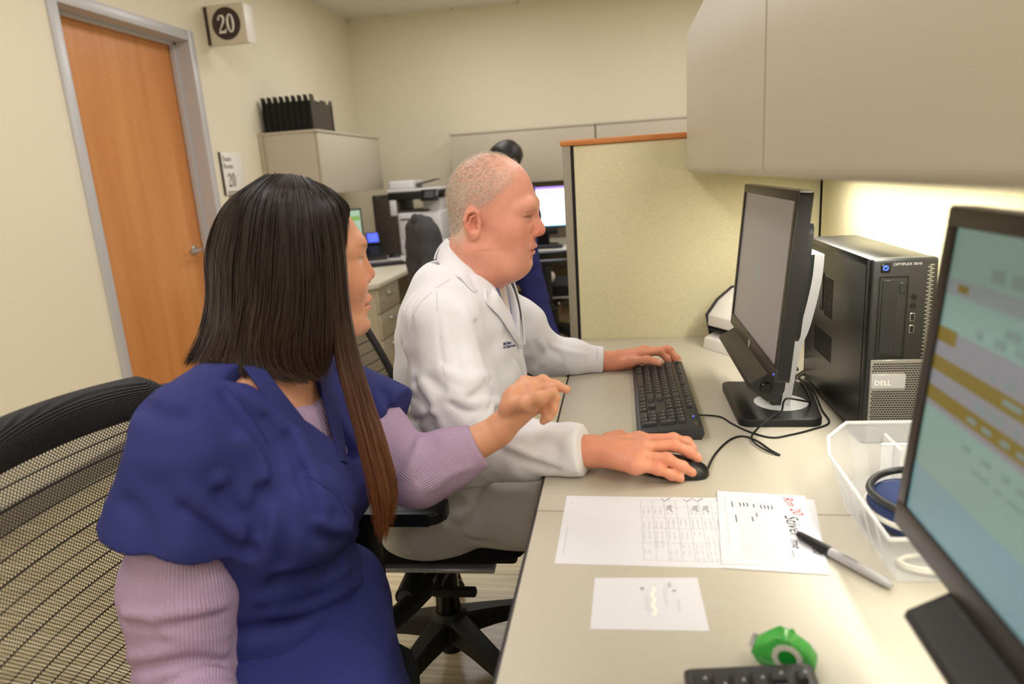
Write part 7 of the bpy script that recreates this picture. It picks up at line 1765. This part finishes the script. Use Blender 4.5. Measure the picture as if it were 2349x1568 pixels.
for ax_, ay_ in ((-0.80, 4.36), (-0.45, 4.40)):
    so = SDF(); so.ell((ax_+0.01, ay_+0.05, 0.035), (0.042, 0.115, 0.04), k=0.01); so.ell((ax_, ay_-0.01, 0.055), (0.04, 0.05, 0.05), k=0.03); so.half((0, 0, -1), (0, 0, 0.001), k=0.003)
    sdf_obj('shoe', so, [((ax_-0.08, ay_-0.1, -0.01), (ax_+0.08, ay_+0.2, 0.12), 0.008)], 'shoe_black', far)
h_ = SDF(); h_.T = TF; h_.ell((-0.012, 0, 0.03), (0.108, 0.10, 0.098), k=0.001); h_.cap((-0.05, 0, -0.02), (-0.08, 0, -0.20), 0.085, 0.05, k=0.05, flat=((0, 1, 0), 1.3)); h_.half((1, 0, -0.5), (0.062, 0, 0.0), k=0.02); h_.T = Matrix.Identity(4); h_.wobble(0.0015, 0.02, 9, 53, stretch=(1.5, 1.5, 0.2))
sdf_obj('hair', h_, [(tuple(HC-Vector((0.2, 0.22, 0.3))), tuple(HC+Vector((0.2, 0.2, 0.16))), 0.005)], 'dark_hair_base', far)
# jacket hung over the chair back
TJ = Matrix.Translation(chair_j.location) @ Matrix.Rotation(chair_j.rotation_euler.z, 4, 'Z')
jk = thing('jacket', 'dark grey jacket hung over the chair near the drawers', 'jacket', TJ @ Vector((-0.27, 0, 0.62)))
s = SDF(); s.T = TJ
secs = [(0.50, 0.19, 0.036), (0.70, 0.215, 0.040), (0.88, 0.215, 0.042), (0.98, 0.19, 0.040), (1.03, 0.13, 0.030)]
for (z0_, w0_, t0_), (z1_, w1_, t1_) in zip(secs, secs[1:]):
    for q in range(-3, 4):
        f = q/3; s.cap((-0.272-0.02*z0_, f*w0_, z0_), (-0.272-0.02*z1_, f*w1_, z1_), t0_, t1_, k=0.05)
s.chain([(-0.29, -0.2, 0.97), (-0.31, -0.235, 0.80), (-0.30, -0.23, 0.60)], [0.05, 0.05, 0.042], k=0.02); s.chain([(-0.29, 0.2, 0.97), (-0.31, 0.235, 0.80), (-0.30, 0.23, 0.60)], [0.05, 0.05, 0.042], k=0.02)
for y in (-0.14, -0.05, 0.06, 0.15): s.ridge([(-0.34, y, 1.0), (-0.345, y*1.2, 0.8), (-0.34, y*1.3, 0.55)], 0.018, 0.016)
for y in (-0.1, 0.0, 0.11): s.ridge([(-0.34, y, 0.98), (-0.345, y*1.2, 0.8), (-0.34, y*1.3, 0.55)], 0.014, -0.014)
s.T = Matrix.Identity(4); s.wobble(0.003, 0.03, 9, 61)
c_ = np.array(TJ @ Vector((-0.29, 0, 0.77))); sdf_obj('cloth', s, [(c_-np.array((0.34, 0.34, 0.36)), c_+np.array((0.34, 0.34, 0.36)), 0.007)], 'jacket', jk)
s = SDF(); s.T = TJ; s.chain([(-0.30, -0.10, 1.03), (-0.325, 0, 1.045), (-0.30, 0.10, 1.03)], [0.026, 0.03, 0.026], k=0.02, flat=((1, 0, 0), 0.7)); s.T = Matrix.Identity(4)
sdf_obj('collar', s, [(c_-np.array((0.3, 0.3, 0.0))+np.array((0, 0, 0.15)), c_+np.array((0.3, 0.3, 0.36)), 0.006)], 'jacket', jk)
# towel on the far chair
tc_ = Vector((-0.605, 4.86, 0.475)); s = SDF()
s.ell((tc_.x, tc_.y, tc_.z+0.03), (0.11, 0.10, 0.045), k=0.01); s.ell((tc_.x+0.05, tc_.y+0.03, tc_.z+0.05), (0.07, 0.06, 0.045), k=0.03); s.ell((tc_.x-0.05, tc_.y-0.02, tc_.z+0.05), (0.06, 0.06, 0.05), k=0.03); s.wobble(0.007, 0.03, 9, 71); s.half((0, 0, -1), (0, 0, tc_.z-0.006), k=0.004)
tw = thing('towel', 'crumpled off-white towel on the empty far chair seat', 'towel', (tc_.x, tc_.y, tc_.z)); sdf_obj('cloth', s, [((tc_.x-0.2, tc_.y-0.2, tc_.z-0.02), (tc_.x+0.2, tc_.y+0.2, tc_.z+0.15), 0.007)], 'towel', tw)
